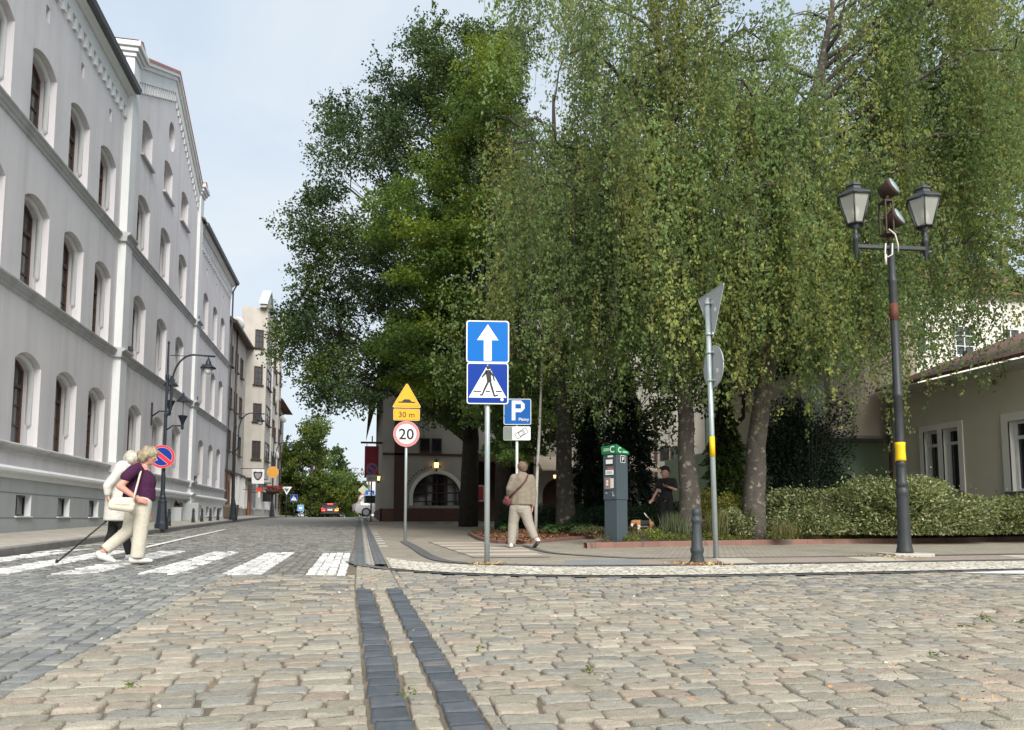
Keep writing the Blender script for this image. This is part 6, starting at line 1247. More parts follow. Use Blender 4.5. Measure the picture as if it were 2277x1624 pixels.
for k, (poly, d0, d1, bx) in enumerate([([(725, 1000), (745, 985), (770, 1040), (790, 1150), (700, 1150)], 96, 104, 740), ([(770, 1060), (795, 1055), (812, 1095), (815, 1150), (765, 1150), (755, 1110)], 104, 112, 790), ([(600, 990), (640, 985), (650, 1060), (650, 1150), (595, 1150)], 92, 98, 630), ([(690, 1050), (740, 1040), (775, 1090), (775, 1150), (690, 1150)], 122, 126, 730)]):
    b = at(bx, 1150, (d0+d1)/2); gb2 = g(b[1])
    crown_tree('street_tree', ['dense green tree just right of the far linden, beyond the crest', 'bright green tree beside the distant diamond sign', 'green tree rising behind the last tenement eave', 'dark green tree straight beyond the car on the crest'][k], (b[0], b[1], gb2), [(b[0], b[1], gb2-.3), (b[0], b[1], 3), (b[0], b[1], 7)], [.2, .15, .03], poly, (d0, d1), 42, 1.0, 170, .34, [[(.05, .085, .02)], [(.085, .115, .022)], [(.045, .078, .02)], [(.03, .055, .02)]][k], maple_l, .8, group='trees at the far end of the street', vis_branches=False)

# ---------------------------------------------------------------- conifers, shrubs and bed plants
def conifer(label, c, h, r_, n, pal, lsz=.11, layers=11, name='conifer', z0=0.):
    t = thing(name, label, 'conifer', c); m = MB(); m.tube([(0, 0, 0), (0, 0, h*.95)], [.1, .02], 8); m.build('trunk', bark_d, t)
    k = RNG.integers(0, layers, n); zf_ = (k+RNG.uniform(0, .9, n)**1.3)/layers; rad = r_*(1-zf_)**.75*(1-.35*((zf_*layers) % 1)); a = RNG.uniform(0, 6.283, n); fr_ = .72+.28*np.sin(a*5+k*2.1)*np.sin(a*3+k); q = rad*fr_*RNG.uniform(.35, 1, n)**.4
    C = np.c_[q*np.cos(a), q*np.sin(a), z0+zf_*(h-z0)-.28*q+RNG.normal(0, .03, n)]; D = np.c_[np.cos(a), np.sin(a), np.full(n, -.45)]+RNG.normal(0, .35, (n, 3)); Nn = RNG.normal(0, .6, (n, 3)); Nn[:, 2] += 1
    pal = np.array(pal); cols = pal[RNG.integers(0, len(pal), n)]*RNG.uniform(.65, 1.35, (n, 1))
    leaf_mesh('foliage', C, D, Nn, lsz*RNG.uniform(.7, 1.3, n), lsz*.38*RNG.uniform(.7, 1.3, n), cols, con_l, t); return t
def gpos(px, d, off=.05): p = at(px, 1150, d); return (p[0], p[1], g(p[1])+off)
conifer('dark spruce behind the parking meter', gpos(1395, 23.5), 5.6, 1.9, 26000, [(.016, .034, .020), (.022, .042, .022)], .13, 12)
conifer('yellow tipped false cypress between the two near birch trunks', gpos(1615, 20.5), 4.6, 1.15, 18000, [(.030, .058, .016), (.045, .078, .016), (.075, .105, .016)], .12, 13)
conifer('shadowy spruce between the menu case and the grey birch trunk', gpos(1310, 25), 4.2, 1.4, 12000, [(.016, .034, .02)], .13, 10)
def bush(name, label, c, rx, ry, h, n, pal, lsz, cat='shrub', group=None, up=.35, lobes=9, wf=.55, lm=None):
    t = thing(name, label, cat, c, 0, group)
    L_ = np.c_[RNG.uniform(-.75, .75, lobes)*rx, RNG.uniform(-.7, .7, lobes)*ry, RNG.uniform(.3, .72, lobes)*h]; k = RNG.integers(0, lobes, n); d = unit(RNG.normal(0, 1, (n, 3))); q = RNG.random(n)**.3
    lz = np.maximum(.25*h, h-L_[:, 2])
    C = L_[k]+d*q[:, None]*np.c_[np.full(n, rx*.42), np.full(n, ry*.45), np.minimum(lz[k], .34*h)]
    fill = RNG.random(n) < .35; a = RNG.uniform(0, 6.283, n); rr_ = np.sqrt(RNG.random(n)); zc_ = RNG.random(n)*h*.62*(1-.6*rr_**3)
    C[fill] = np.c_[rx*.98*rr_*np.cos(a), ry*.98*rr_*np.sin(a), zc_][fill]
    C[:, 2] = np.abs(C[:, 2])+.02; sprout = RNG.random(n) < .04; C[sprout, 2] += RNG.uniform(0, .22, sprout.sum())*h
    D = np.c_[C[:, 0]/rx, C[:, 1]/ry, np.full(n, up)]+RNG.normal(0, .6, (n, 3)); Nn = RNG.normal(0, .6, (n, 3)); Nn[:, 2] += .8
    pal = np.array(pal); tone = RNG.uniform(.8, 1.2, lobes)[k]; cols = pal[RNG.integers(0, len(pal), n)]*(tone*RNG.uniform(.75, 1.3, n))[:, None]
    leaf_mesh('foliage', C, D, Nn, lsz*RNG.uniform(.7, 1.25, n), lsz*wf*RNG.uniform(.8, 1.2, n), cols, lm or shrub_l, t)
    m = MB()
    for _ in range(14): a = RNG.uniform(0, 6.28); m.tube([(RNG.normal(0, rx*.15), RNG.normal(0, ry*.15), -.05), (math.cos(a)*rx*.3, math.sin(a)*ry*.3, h*.4), (math.cos(a)*rx*.6, math.sin(a)*ry*.6, h*.75)], [.014, .01, .005], 5)
    m.build('stems', bark_d, t); return t
VAR = [(.10, .14, .045), (.085, .12, .04), (.32, .34, .17), (.40, .40, .25), (.15, .19, .06), (.26, .29, .12)]
bush('dogwood_shrub', 'broad cream and green variegated shrub right of the lamp post', gpos(2020, 17.6, .2), 2.0, 1.3, 1.36, 34000, VAR, .085, group='variegated dogwood shrubs', lobes=16)
bush('dogwood_shrub', 'low variegated shrub sloping down below the big white framed window', gpos(2215, 18.4, .2), 1.75, 1.2, .95, 20000, VAR, .085, group='variegated dogwood shrubs', lobes=12)
bush('dogwood_shrub', 'variegated shrub left of the lamp post, against the leaning birch trunk', gpos(1810, 17.6, .2), 1.35, 1.1, 1.12, 22000, VAR, .08, group='variegated dogwood shrubs', lobes=12)
bush('dogwood_shrub', 'small pale variegated shrub tucked left of the leaning birch trunk', gpos(1638, 16.6, .2), .42, .4, .62, 3200, VAR, .065, group='variegated dogwood shrubs', lobes=6)
bush('yew_shrub', 'tall near black evergreen bush in front of the green annexe', gpos(1805, 20.5, .1), 1.25, 1.1, 3.9, 24000, [(.014, .028, .018), (.02, .036, .02)], .10, 'evergreen shrub', lobes=14, lm=con_l, wf=.45)
bush('golden_shrub', 'golden yellow green shrub right of the near birch trunk', gpos(1598, 17.2, .2), .50, .45, 1.15, 5200, [(.17, .17, .03), (.12, .14, .03), (.22, .2, .04)], .06, lobes=8)
bush('juniper_shrub', 'low spreading dark juniper behind the beagle', gpos(1440, 20.0, .05), 1.2, .9, .95, 12000, [(.022, .045, .022), (.03, .06, .026)], .09, 'evergreen shrub', lobes=9, lm=con_l, wf=.35)
bush('juniper_shrub', 'dark low evergreen beside the farther birch trunk', gpos(1215, 22.5, .05), 1.4, .9, .9, 11000, [(.02, .042, .022), (.026, .055, .024)], .09, 'evergreen shrub', lobes=9, lm=con_l, wf=.35)
bush('juniper_shrub', 'dark evergreen clump under the grey birch, right of its trunk', gpos(1310, 21.5, .05), .9, .8, .8, 8000, [(.022, .045, .022), (.03, .06, .026)], .09, 'evergreen shrub', lobes=7, lm=con_l, wf=.35)
bush('round_shrub', 'small dark green shrub at the far right end of the hedge', gpos(2285, 19.4, .1), .6, .6, .7, 4500, [(.03, .055, .022), (.045, .075, .025)], .06, lobes=6)
def hosta(label, c, s):
    t = thing('hosta_plant', label, 'plant', c, 0, 'hostas in the mulch bed'); n = 46; a = RNG.uniform(0, 6.283, n); q = RNG.uniform(.1, 1, n)**.7*s
    C = np.c_[q*np.cos(a)*.8, q*np.sin(a)*.8, s*.75*(1-.45*(q/s)**2)*RNG.uniform(.6, 1.05, n)]; D = np.c_[np.cos(a), np.sin(a), .25-.8*q/s]; Nn = np.c_[-.3*np.cos(a), -.3*np.sin(a), np.ones(n)]+RNG.normal(0, .15, (n, 3))
    leaf_mesh('foliage', C, D, Nn, s*.62*RNG.uniform(.8, 1.2, n), s*.42*RNG.uniform(.8, 1.2, n), np.array([[.045, .095, .028]])*RNG.uniform(.7, 1.5, (n, 1)), shrub_l, t)
    m = MB()
    for k in range(9): m.tube([(0, 0, -.03), (math.cos(k*.7)*s*.2, math.sin(k*.7)*s*.2, s*.35), (math.cos(k*.7)*s*.45, math.sin(k*.7)*s*.45, s*.6)], [.01, .008, .005], 5)
    m.build('stems', mat('green stems', (.05, .1, .03), .7, .1), t); return t
for k, (px, d, s) in enumerate([(1222, 18.6, .34), (1248, 19.4, .30), (1280, 18.8, .36), (1308, 19.6, .33), (1325, 18.9, .28), (1130, 19.6, .32), (1262, 20.2, .34)]):
    hosta(['broad leaved hosta just right of the walking man', 'hosta at the foot of the grey birch trunk', 'largest hosta, halfway between grey birch and parking meter', 'hosta close behind the parking meter edge', 'smallest hosta, half hidden by the parking meter', 'hosta in shade left of the walking man', 'hosta behind the largest one, against the juniper'][k], gpos(px, d, .14), s)
def ground_leaves(name, label, n, fn, size, pal, kindcat='ground cover', up=.5):
    P = fn(n); n = len(P); D = RNG.normal(0, .6, (n, 3)); D[:, 2] += up; Nn = RNG.normal(0, .6, (n, 3)); Nn[:, 2] += .8; pal = np.array(pal)
    o = leaf_mesh(name, P, D, Nn, size*RNG.uniform(.6, 1.3, n), size*.55*RNG.uniform(.6, 1.3, n), pal[RNG.integers(0, len(pal), n)]*RNG.uniform(.7, 1.35, (n, 1)), shrub_l); return tag(o, label, kindcat, kind='stuff')
def cover(n):
    x = RNG.uniform(5.3, 15, n*2); cl_ = np.sin(x*4.1)+np.sin(x*9.3+1)+np.sin(x*1.7); y = np.interp(x, fx_, fy_)+.22+RNG.random(n*2)**1.4*.85; k = RNG.random(n*2) < .45+.2*cl_; x, y = x[k][:n], y[k][:n]
    h = (.14+.05*np.sin(x*5.3))*np.sqrt(np.clip(1-((y-np.interp(x, fx_, fy_)-.6)/.55)**2, .05, 1)); return np.c_[x, y, gz(y)+bedz(x, y)+RNG.random(len(x))*h]
ground_leaves('ground_cover', 'bright yellow green ground cover along the reddish kerb', 15000, cover, .05, [(.11, .17, .022), (.15, .2, .03), (.085, .13, .022), (.19, .19, .045)])
def dull(n):
    x = RNG.uniform(4.8, 16, n); y = np.interp(x, fx_, fy_)+.12+RNG.random(n)*2.6; return np.c_[x, y, gz(y)+bedz(x, y)+RNG.random(n)*.12]
ground_leaves('bed_foliage', 'dull low leaves and dry stalks between the shrubs of the bed', 9000, dull, .06, [(.06, .085, .025), (.13, .10, .05), (.05, .07, .022), (.16, .12, .06)])
def tuft(label, c, h, n, pal, r_=.16):
    t = thing('grass_tuft', label, 'grass', c, 0, 'grass tufts at the birch trunks'); a = RNG.uniform(0, 6.283, n); le = RNG.uniform(.05, .35, n)
    D = np.c_[np.cos(a)*le, np.sin(a)*le, np.ones(n)]; L_ = h*RNG.uniform(.6, 1.1, n); C = np.c_[RNG.normal(0, r_*.5, n), RNG.normal(0, r_*.5, n), np.zeros(n)]+unit(D)*(L_/2)[:, None]
    pal = np.array(pal); leaf_mesh('blades', C, D, RNG.normal(0, 1, (n, 3)), L_, np.full(n, .012), pal[RNG.integers(0, len(pal), n)]*RNG.uniform(.7, 1.3, (n, 1)), shrub_l, t); return t
tuft('grey green grass tuft left of the near birch foot', gpos(1500, 16.3, .2), .55, 420, [(.09, .12, .06), (.12, .13, .07)], .28)
tuft('tall dry grass tuft below the golden shrub', gpos(1590, 16.3, .2), .62, 380, [(.16, .15, .06), (.12, .13, .05)], .22)
tuft('drooping straw coloured grass right of the leaning birch', gpos(1745, 16.1, .2), .32, 380, [(.2, .17, .08), (.14, .14, .05)], .2)
# ---------------------------------------------------------------- people and dog
skin = mat('skin', (.52, .29, .22), .55, .06, 9, 0); skin_r = mat('reddened skin', (.56, .27, .21), .55, .08, 9)
def wool(name, col, v=.12): return mat(name, col, .9, v, 14, .75, 13)
def limb(mb, pts, rad):
    for i in range(len(pts)-1): mb.cap(pts[i], pts[i+1], rad[i], rad[i+1], 10)
def hem(mb, pts, rad):                                    # a limb of cloth that ends in an open, flat hem
    for i in range(len(pts)-1): mb.tube([pts[i], pts[i+1]], [rad[i], rad[i+1]], 12); mb.ball(pts[i], rad[i], 12, 8)
def hand(mb, wrist, d, palm_n, size=.18, curl=.5, spread=1.):
    """palm with four unequal bent fingers and a thumb leaving its side; d points from the wrist, palm_n out of the palm"""
    w, d, n = Vector(wrist), Vector(d).normalized(), Vector(palm_n); n = (n-d*n.dot(d)).normalized(); s = d.cross(n)
    pl = size*.5
    for k in (-1, -.3, .4, 1): mb.cap(w, w+d*pl+s*k*.030, .017, .0135, 8)
    for k, (o_, l_) in enumerate(((-.030, .40), (-.010, .47), (.011, .44), (.030, .35))):
        a = w+d*pl+s*o_; l_ *= size*.52; b = a+(d*math.cos(curl*.5)+n*math.sin(curl*.5)+s*o_*2*spread)*l_; c = b+(d*math.cos(curl*1.4)+n*math.sin(curl*1.4))*l_*.85; mb.cap(a, b, .0095, .0085, 7); mb.cap(b, c, .0085, .007, 7)
    a = w+d*pl*.3-s*.028; b = a+(d*.6-s*.7+n*.35).normalized()*size*.2; c = b+(d*.9-s*.1+n*.35).normalized()*size*.16; mb.cap(a, b, .013, .010, 7); mb.cap(b, c, .010, .008, 7)
def head(mb, c, face, s=1.):
    """skull, jaw, nose, brow, lips and ears; face = direction the person looks"""
    c, f = Vector(c), Vector(face).normalized(); sd = f.cross(Vector((0, 0, 1))).normalized(); u_ = sd.cross(f)
    P = lambda a, b, d_: tuple(c+(f*a+sd*b+u_*d_)*s)
    mb.ball(P(-.012, 0, .025), (.088*s, .088*s, .098*s), 16, 10); mb.cap(P(.03, 0, -.03), P(.045, 0, -.085), .062*s, .040*s); mb.cap(P(.0, .035, -.03), P(.035, .02, -.08), .05*s, .036*s); mb.cap(P(.0, -.035, -.03), P(.035, -.02, -.08), .05*s, .036*s)
    mb.cap(P(.083, 0, .012), P(.108, 0, -.022), .010*s, .0155*s); mb.cap(P(.077, -.035, .028), P(.077, .035, .028), .016*s, .016*s); mb.cap(P(.084, -.016, -.052), P(.084, .016, -.052), .0105*s, .0105*s); mb.ball(P(.074, 0, -.088), .022*s, 8, 6)
    for q in (-1, 1): mb.cap(P(-.012, q*.086, .02), P(-.02, q*.088, -.02), .016*s, .012*s, 8); mb.ball(P(.060, q*.036, -.015), .026*s, 8, 6)
    return P
def eyes(P, parent, s=1.):
    for q in (-1, 1):
        m = MB(); m.ball(P(.0825, q*.031, .006), .0105*s, 10, 8); o = m.build('eye', mat('eye white', (.6, .58, .55), .3, 0), parent); m = MB(); m.ball(P(.0895, q*.031, .004), .0055*s, 8, 6); m.build('iris', mat('dark iris', (.02, .018, .016), .2, 0), o)
    m = MB(); m.cap(P(.0935, -.014, -.052), P(.0935, .014, -.052), .0035*s, .0035*s, 6); m.build('lips', mat('lip colour', (.35, .12, .11), .5, 0), parent)

def strands(hair, n, length, width, cols, down=1.0):      # loose strands lying over the hair mass
    me = hair.data; k = len(me.vertices); co = np.zeros(k*3); no = np.zeros(k*3); me.vertices.foreach_get('co', co); me.vertices.foreach_get('normal', no); co = co.reshape(-1, 3); no = no.reshape(-1, 3)
    i = RNG.integers(0, k, n); C, Nn = co[i], no[i]; D = np.array([[0, 0, -1.0]])*down+RNG.normal(0, .35, (n, 3)); D -= Nn*(D*Nn).sum(1)[:, None]
    pal = np.array(cols); leaf_mesh('strands', C+Nn*RNG.uniform(0, .007, (n, 1)), D, Nn, length*RNG.uniform(.5, 1.3, n), np.full(n, width), pal[RNG.integers(0, len(pal), n)]*RNG.uniform(.7, 1.25, (n, 1)), mat('hair strands', (1, 1, 1), .5, 0, attr=True), hair)
# --- woman in front: photo crop pixels -> metres on the plane facing the viewer
gp = on_ground(312, 1254.6); k1 = .001174
W1 = thing('person', 'woman in purple blouse and cream trousers striding right over the zebra crossing', 'person', (gp[0], gp[1], g(gp[1])+.012), rot_away(gp[0], gp[1]))
q = lambda x, y, d=0.: ((x-530)*k1, d, (1530-y)*k1)
b = MB(); fdir = (.93, -.12, -.34)
Ph = head(b, q(578, 250), fdir, 1.0); b.cap(q(545, 330), q(490, 400), .052, .062)
b.cap(q(490, 420), q(540, 560), .10, .135); b.cap(q(540, 560), q(520, 760), .135, .15); b.cap(q(440, 450, -.13), q(470, 430, .13), .06, .06)
limb(b, [q(420, 450, -.17), q(278, 630, -.23), q(455, 765, -.24)], [.056, .048, .032]); hand(b, q(455, 765, -.24), (.9, 0, -.35), (0, 1, 0), .17, .35)
limb(b, [q(470, 450, .17), q(520, 640, .22), q(590, 800, .20), q(590, 900, .19)], [.052, .042, .036, .028]); hand(b, q(590, 900, .19), (.1, 0, -1), (0, -1, 0), .17, .5)
limb(b, [q(520, 830, -.07), q(510, 1150, -.08), q(492, 1440, -.08)], [.10, .062, .042]); limb(b, [q(455, 830, .08), q(385, 1150, .08), q(135, 1385, .08)], [.10, .062, .042])
bd = fused('body', b, skin_r, W1, .010, 4); eyes(Ph, bd)
hcol = mat('ash blonde hair', (.42, .35, .23), .6, .28, 22, .5, 90)
hb_ = MB()
hb_.ball(q(562, 225, 0), (.110, .100, .092), 16, 10)
for (x, y, d, r_) in ((492, 235, 0, .06), (488, 280, -.04, .045), (488, 280, .04, .045), (510, 295, -.08, .034), (530, 250, -.085, .05), (530, 250, .085, .05), (610, 200, 0, .065), (640, 215, -.03, .04), (640, 215, .03, .04), (545, 190, 0, .065), (500, 300, .085, .036), (485, 310, 0, .045)): hb_.ball(q(x, y, d), r_, 10, 8)
strands(fused('hair', hb_, hcol, bd, .012, 5), 1500, .085, .006, [(.42, .35, .23), (.55, .49, .36), (.30, .24, .15)])
purple = wool('plum blouse', (.048, .008, .040)); bl = MB()
bl.cap(q(470, 425, 0), q(540, 560, 0), .11, .15); bl.cap(q(450, 440, -.12), q(480, 440, .12), .082, .08); bl.cap(q(540, 560, 0), q(520, 690, 0), .15, .15); bl.cap(q(440, 560), q(440, 680), .13, .13); bl.tube([q(530, 660), q(535, 800)], [.155, .150], 14); bl.tube([q(440, 660), q(420, 772)], [.14, .145], 14)
bl.cap(q(420, 435, -.17), q(340, 520, -.205), .082, .078); bl.cap(q(470, 440, .16), q(500, 540, .19), .078, .07)
fused('blouse', bl, purple, W1, .014, 5)
cream_t = wool('cream linen trousers', (.50, .465, .385), .08); tr_ = MB()
tr_.cap(q(480, 770), q(490, 840), .155, .165); hem(tr_, [q(525, 830, -.07), q(515, 1150, -.08), q(494, 1468, -.08)], [.125, .096, .094]); hem(tr_, [q(455, 840, .08), q(385, 1150, .08), q(150, 1368, .08)], [.122, .09, .080])
fused('trousers', tr_, cream_t, W1, .014, 5)
shoe_w = mat('white shoe leather', (.58, .57, .54), .6, .08, 9)
def shoe(parent, heel, toe, m=None, h=.05, name='shoe'):
    h_, t_ = Vector(heel), Vector(toe); d = (t_-h_); s = MB(); s.cap(h_+Vector((0, 0, .035)), h_+d*.5+Vector((0, 0, .034)), .043, .042); s.cap(h_+d*.5+Vector((0, 0, .034)), t_+Vector((0, 0, .026)), .044, .027); s.cap(h_+Vector((0, 0, .05)), h_+d*.25+Vector((0, 0, .075)), .042, .038)
    return fused(name, s, m or shoe_w, parent, .010, 2)
shoe(W1, q(435, 1522, -.08), q(640, 1522, -.10)); shoe(W1, (q(105, 1425, .08)[0], .08, .07), (q(255, 1500, .08)[0], .08, .006))
bagm = mat('cream leather bag', (.58, .53, .43), .6, .08, 7, .2, 60)
bg_ = MB()
for x0, z0, x1, z1, r_ in ((215, 860, 400, 885, .058), (235, 800, 395, 800, .05), (215, 830, 410, 850, .055)): bg_.cap(q(x0, z0, -.33), q(x1, z1, -.33), r_, r_)
BAG = fused('handbag', bg_, bagm, None, .012, 3); BAG.location = W1.location; BAG.rotation_euler = W1.rotation_euler; tag(BAG, 'soft cream shoulder bag hanging at the hip of the woman in purple', 'handbag')
st_ = MB(); st_.tube([q(425, 800, -.31), q(450, 660, -.27), q(470, 560, -.22), q(490, 450, -.17), q(492, 395, -.09), q(470, 400, .0)], [.014]*6, 6); st_.build('strap', bagm, BAG)
sf = MB(); sf.box(q(240, 0)[0], q(390, 0)[0], -.392, -.383, q(0, 845)[2], q(0, 800)[2]); sf.build('flap', bagm, BAG)
nk = MB(); nk.tube([q(520, 355, -.055), q(560, 385, -.04), q(585, 392, 0.0), q(560, 385, .05)], .006, 6); nk.build('necklace', mat('pale necklace', (.6, .56, .5), .4, 0), W1)

# --- woman behind: white jacket, black leggings, walking stick
gp2 = on_ground(292, 1247); k2 = .001355
W2 = thing('person', 'white haired woman in long white jacket and black leggings half hidden behind the purple blouse', 'person', (gp2[0], gp2[1], g(gp2[1])+.012), rot_away(gp2[0], gp2[1]))
q2 = lambda x, y, d=0.: ((x-420)*k2, d, (1485-y)*k2)
b = MB(); P2 = head(b, q2(392, 385), (.95, .1, -.3), .98); b.cap(q2(360, 450), q2(320, 510), .05, .06); b.cap(q2(310, 520), q2(270, 760), .12, .13); b.cap(q2(270, 760), q2(270, 900), .13, .14)
limb(b, [q2(265, 530, -.16), q2(150, 700, -.2), q2(168, 790, -.2)], [.05, .04, .03]); hand(b, q2(168, 785, -.2), (.15, -.1, -1), (.9, .3, 0), .16, .6)
limb(b, [q2(310, 530, .17), q2(330, 700, .16), q2(345, 840, .02)], [.05, .04, .03]); hand(b, q2(345, 838, .02), (.2, -.25, -.9), (-.7, -.6, 0), .16, 1.1)
limb(b, [q2(290, 900, -.07), q2(330, 1150, -.07), q2(398, 1425, -.07)], [.09, .058, .04]); limb(b, [q2(250, 900, .08), q2(225, 1180, .08), q2(140, 1430, .08)], [.09, .058, .04])
bd2 = fused('body', b, skin, W2, .011, 4); eyes(P2, bd2)
hw = MB(); hw.ball(q2(378, 365), (.11, .10, .098), 14, 10)
for (x, y, d, r_) in ((335, 375, 0, .06), (340, 410, 0, .055), (365, 330, 0, .065), (420, 345, 0, .05), (370, 400, -.075, .045), (370, 400, .075, .045)): hw.ball(q2(x, y, d), r_, 10, 8)
strands(fused('hair', hw, mat('white hair', (.60, .57, .49), .6, .25, 22, .5, 90), bd2, .013, 4), 1200, .07, .006, [(.66, .62, .54), (.52, .48, .4)])
wj = wool('white cotton jacket', (.56, .54, .49), .06); jk = MB()
jk.cap(q2(305, 500), q2(270, 700), .145, .175); jk.tube([q2(270, 700), q2(262, 1062)], [.175, .185], 16); jk.tube([q2(235, 800), q2(225, 1040)], [.13, .13], 14); jk.tube([q2(300, 850), q2(310, 1066)], [.13, .135], 14); jk.cap(q2(290, 505, -.13), q2(310, 505, .14), .085, .08)
jk.cap(q2(262, 530, -.16), q2(160, 690, -.2), .075, .066); jk.cap(q2(160, 690, -.2), q2(165, 770, -.2), .064, .05); jk.cap(q2(310, 530, .17), q2(330, 700, .16), .074, .062); jk.cap(q2(330, 700, .16), q2(343, 815, .04), .062, .048)
fused('jacket', jk, wj, W2, .015, 5)
lg = MB(); lg.cap(q2(262, 930), q2(268, 1010), .14, .14); hem(lg, [q2(295, 950, -.07), q2(330, 1150, -.07), q2(397, 1425, -.07)], [.10, .07, .05]); hem(lg, [q2(250, 950, .08), q2(222, 1180, .08), q2(145, 1420, .08)], [.10, .07, .05])
fused('leggings', lg, wool('black leggings', (.012, .012, .013)), W2, .013, 4)
shoe(W2, q2(385, 1478, -.07), q2(520, 1474, -.07)); shoe(W2, (q2(95, 1450, .08)[0], .08, .05), (q2(225, 1480, .08)[0], .08, .004))
pt_ = q2(-277, 1494, -.06); ph_ = q2(352, 872, -.02)
ck = MB(); ck.tube([pt_, ph_], [.011, .012], 8); ck.lathe([(.02, 0), (.02, .035), (.012, .05)], c=(pt_[0], pt_[1], pt_[2]-.005), n=10)
CK = thing('walking_stick', 'thin black walking stick slanting down to the crossing behind the two women', 'walking stick', W2.location, W2.rotation_euler[2]); ck.build('shaft', mat('black stick', (.015, .015, .016), .5, .1), CK)
d_ = Vector(ph_)-Vector(pt_); d_.normalize(); hk = MB(); hk.tube([ph_, tuple(Vector(ph_)+d_*.03), tuple(Vector(ph_)+d_*.05+Vector((-.05, 0, .02))), tuple(Vector(ph_)+d_*.03+Vector((-.1, 0, .01)))], .013, 8); hk.build('handle', MATS['black stick'], CK)

# --- man in grey brown jacket walking away
dm = 14.45; pmn = at(1155, 1223, dm); k3 = dm/1650*.8895/3.868
M1 = thing('person', 'grey haired man in taupe jacket and pale trousers walking away with reddish shoulder bag', 'person', (pmn[0], pmn[1], g(pmn[1])+.03), rot_away(pmn[0], pmn[1]))
q3 = lambda x, y, d=0.: ((x-382)*k3, d, (1530-y)*k3)
b = MB(); P3 = head(b, q3(405, 752), (-.35, .9, -.12), 1.0); b.cap(q3(405, 790), q3(405, 830), .058, .07)
b.cap(q3(410, 870), q3(405, 1000), .13, .14); b.cap(q3(405, 1000), q3(395, 1120), .14, .14)
limb(b, [q3(325, 850), q3(280, 960, -.02), q3(285, 1040, .10)], [.055, .045, .032]); hand(b, q3(285, 1045, .10), (.1, .6, -.8), (.8, .2, 0), .18, .6)
limb(b, [q3(490, 855), q3(515, 1000, .02), q3(508, 1130, .0)], [.055, .045, .032]); hand(b, q3(508, 1130, 0), (-.05, .1, -1), (-1, 0, 0), .18, .7)
limb(b, [q3(355, 1140, .02), q3(318, 1300, .05), q3(305, 1480, .0)], [.10, .065, .045]); limb(b, [q3(430, 1140, 0), q3(470, 1290, -.02), q3(535, 1445, -.10)], [.10, .065, .045])
bd3 = fused('body', b, skin_r, M1, .011, 4); eyes(P3, bd3)
hm = MB(); hm.ball(tuple(Vector(q3(408, 742))+Vector((.008, -.016, 0))), (.104, .104, .098), 14, 10); hm.ball(tuple(Vector(q3(415, 770))+Vector((.01, -.04, 0))), (.075, .06, .055), 12, 8)
strands(fused('hair', hm, mat('thin reddish grey hair', (.19, .125, .09), .7, .3, 16, .4, 90), bd3, .011, 2), 900, .04, .004, [(.2, .14, .1), (.28, .2, .15), (.13, .09, .065)])
tau = wool('taupe tweed jacket', (.205, .175, .135), .18); jk = MB()
jk.cap(q3(408, 870), q3(405, 980), .158, .165); jk.tube([q3(405, 980), q3(400, 1118)], [.165, .172], 16); jk.cap(q3(330, 862), q3(485, 865), .085, .085); jk.tube([q3(365, 900), q3(352, 1116)], [.12, .125], 14); jk.tube([q3(450, 900), q3(458, 1117)], [.12, .125], 14); jk.ball(q3(365, 900), .12, 12, 8); jk.ball(q3(450, 900), .12, 12, 8)
jk.cap(q3(405, 815), q3(405, 850), .078, .10)
limb(jk, [q3(328, 855), q3(282, 960, -.02), q3(284, 1035, .09)], [.085, .07, .058]); limb(jk, [q3(492, 860), q3(517, 1000, .02), q3(510, 1120, 0)], [.085, .07, .058])
fused('jacket', jk, tau, M1, .015, 4)
pal_t = wool('pale taupe trousers', (.30, .27, .23), .08); tr_ = MB()
tr_.cap(q3(385, 1110), q3(395, 1150), .15, .155); hem(tr_, [q3(345, 1150, .02), q3(318, 1300, .05), q3(303, 1500, .0)], [.13, .10, .080]); hem(tr_, [q3(430, 1150, 0), q3(468, 1290, -.02), q3(530, 1440, -.09)], [.13, .10, .078])
fused('trousers', tr_, pal_t, M1, .014, 4)
shoe(M1, tuple(Vector(q3(300, 1526, -.05))), tuple(Vector(q3(268, 1526, .19)))); 
s = MB(); a_, b2_ = Vector(q3(560, 1462, -.16)), Vector(q3(520, 1522, .05)); s.cap(a_, b2_, .045, .030); s.cap(a_+Vector((-.01, .03, .03)), b2_+Vector((0, -.02, .035)), .038, .03); fused('shoe', s, shoe_w, M1, .010, 2)
so_ = MB(); so_.hexa([tuple(a_+Vector((-.04, -.045, -.02))), tuple(a_+Vector((.04, -.045, -.02))), tuple(b2_+Vector((.035, -.03, -.028))), tuple(b2_+Vector((-.035, -.03, -.028)))], [tuple(a_+Vector((-.04, -.05, .0))), tuple(a_+Vector((.04, -.05, .0))), tuple(b2_+Vector((.035, -.04, -.01))), tuple(b2_+Vector((-.035, -.04, -.01)))]); so_.build('sole', mat('dark shoe sole', (.12, .11, .10), .8, .1), M1)
bagr = mat('oxblood leather', (.10, .028, .026), .5, .25, 8, .2, 60); bm = MB(); bm.cap(q3(262, 1060, -.02), q3(275, 1095, -.02), .072, .066); bm.cap(q3(245, 1085, -.02), q3(290, 1070, -.02), .06, .06)
BM = fused('shoulder_bag', bm, bagr, None, .012, 2); BM.location = M1.location; BM.rotation_euler = M1.rotation_euler; tag(BM, 'reddish brown bag at the elbow of the man in the taupe jacket', 'bag')
st_ = MB(); st_.tube([q3(285, 1045, -.09), q3(335, 990, -.165), q3(400, 930, -.195), q3(445, 875, -.165), q3(460, 832, -.08), q3(452, 822, .02)], .016, 6); st_.build('strap', bagr, BM)

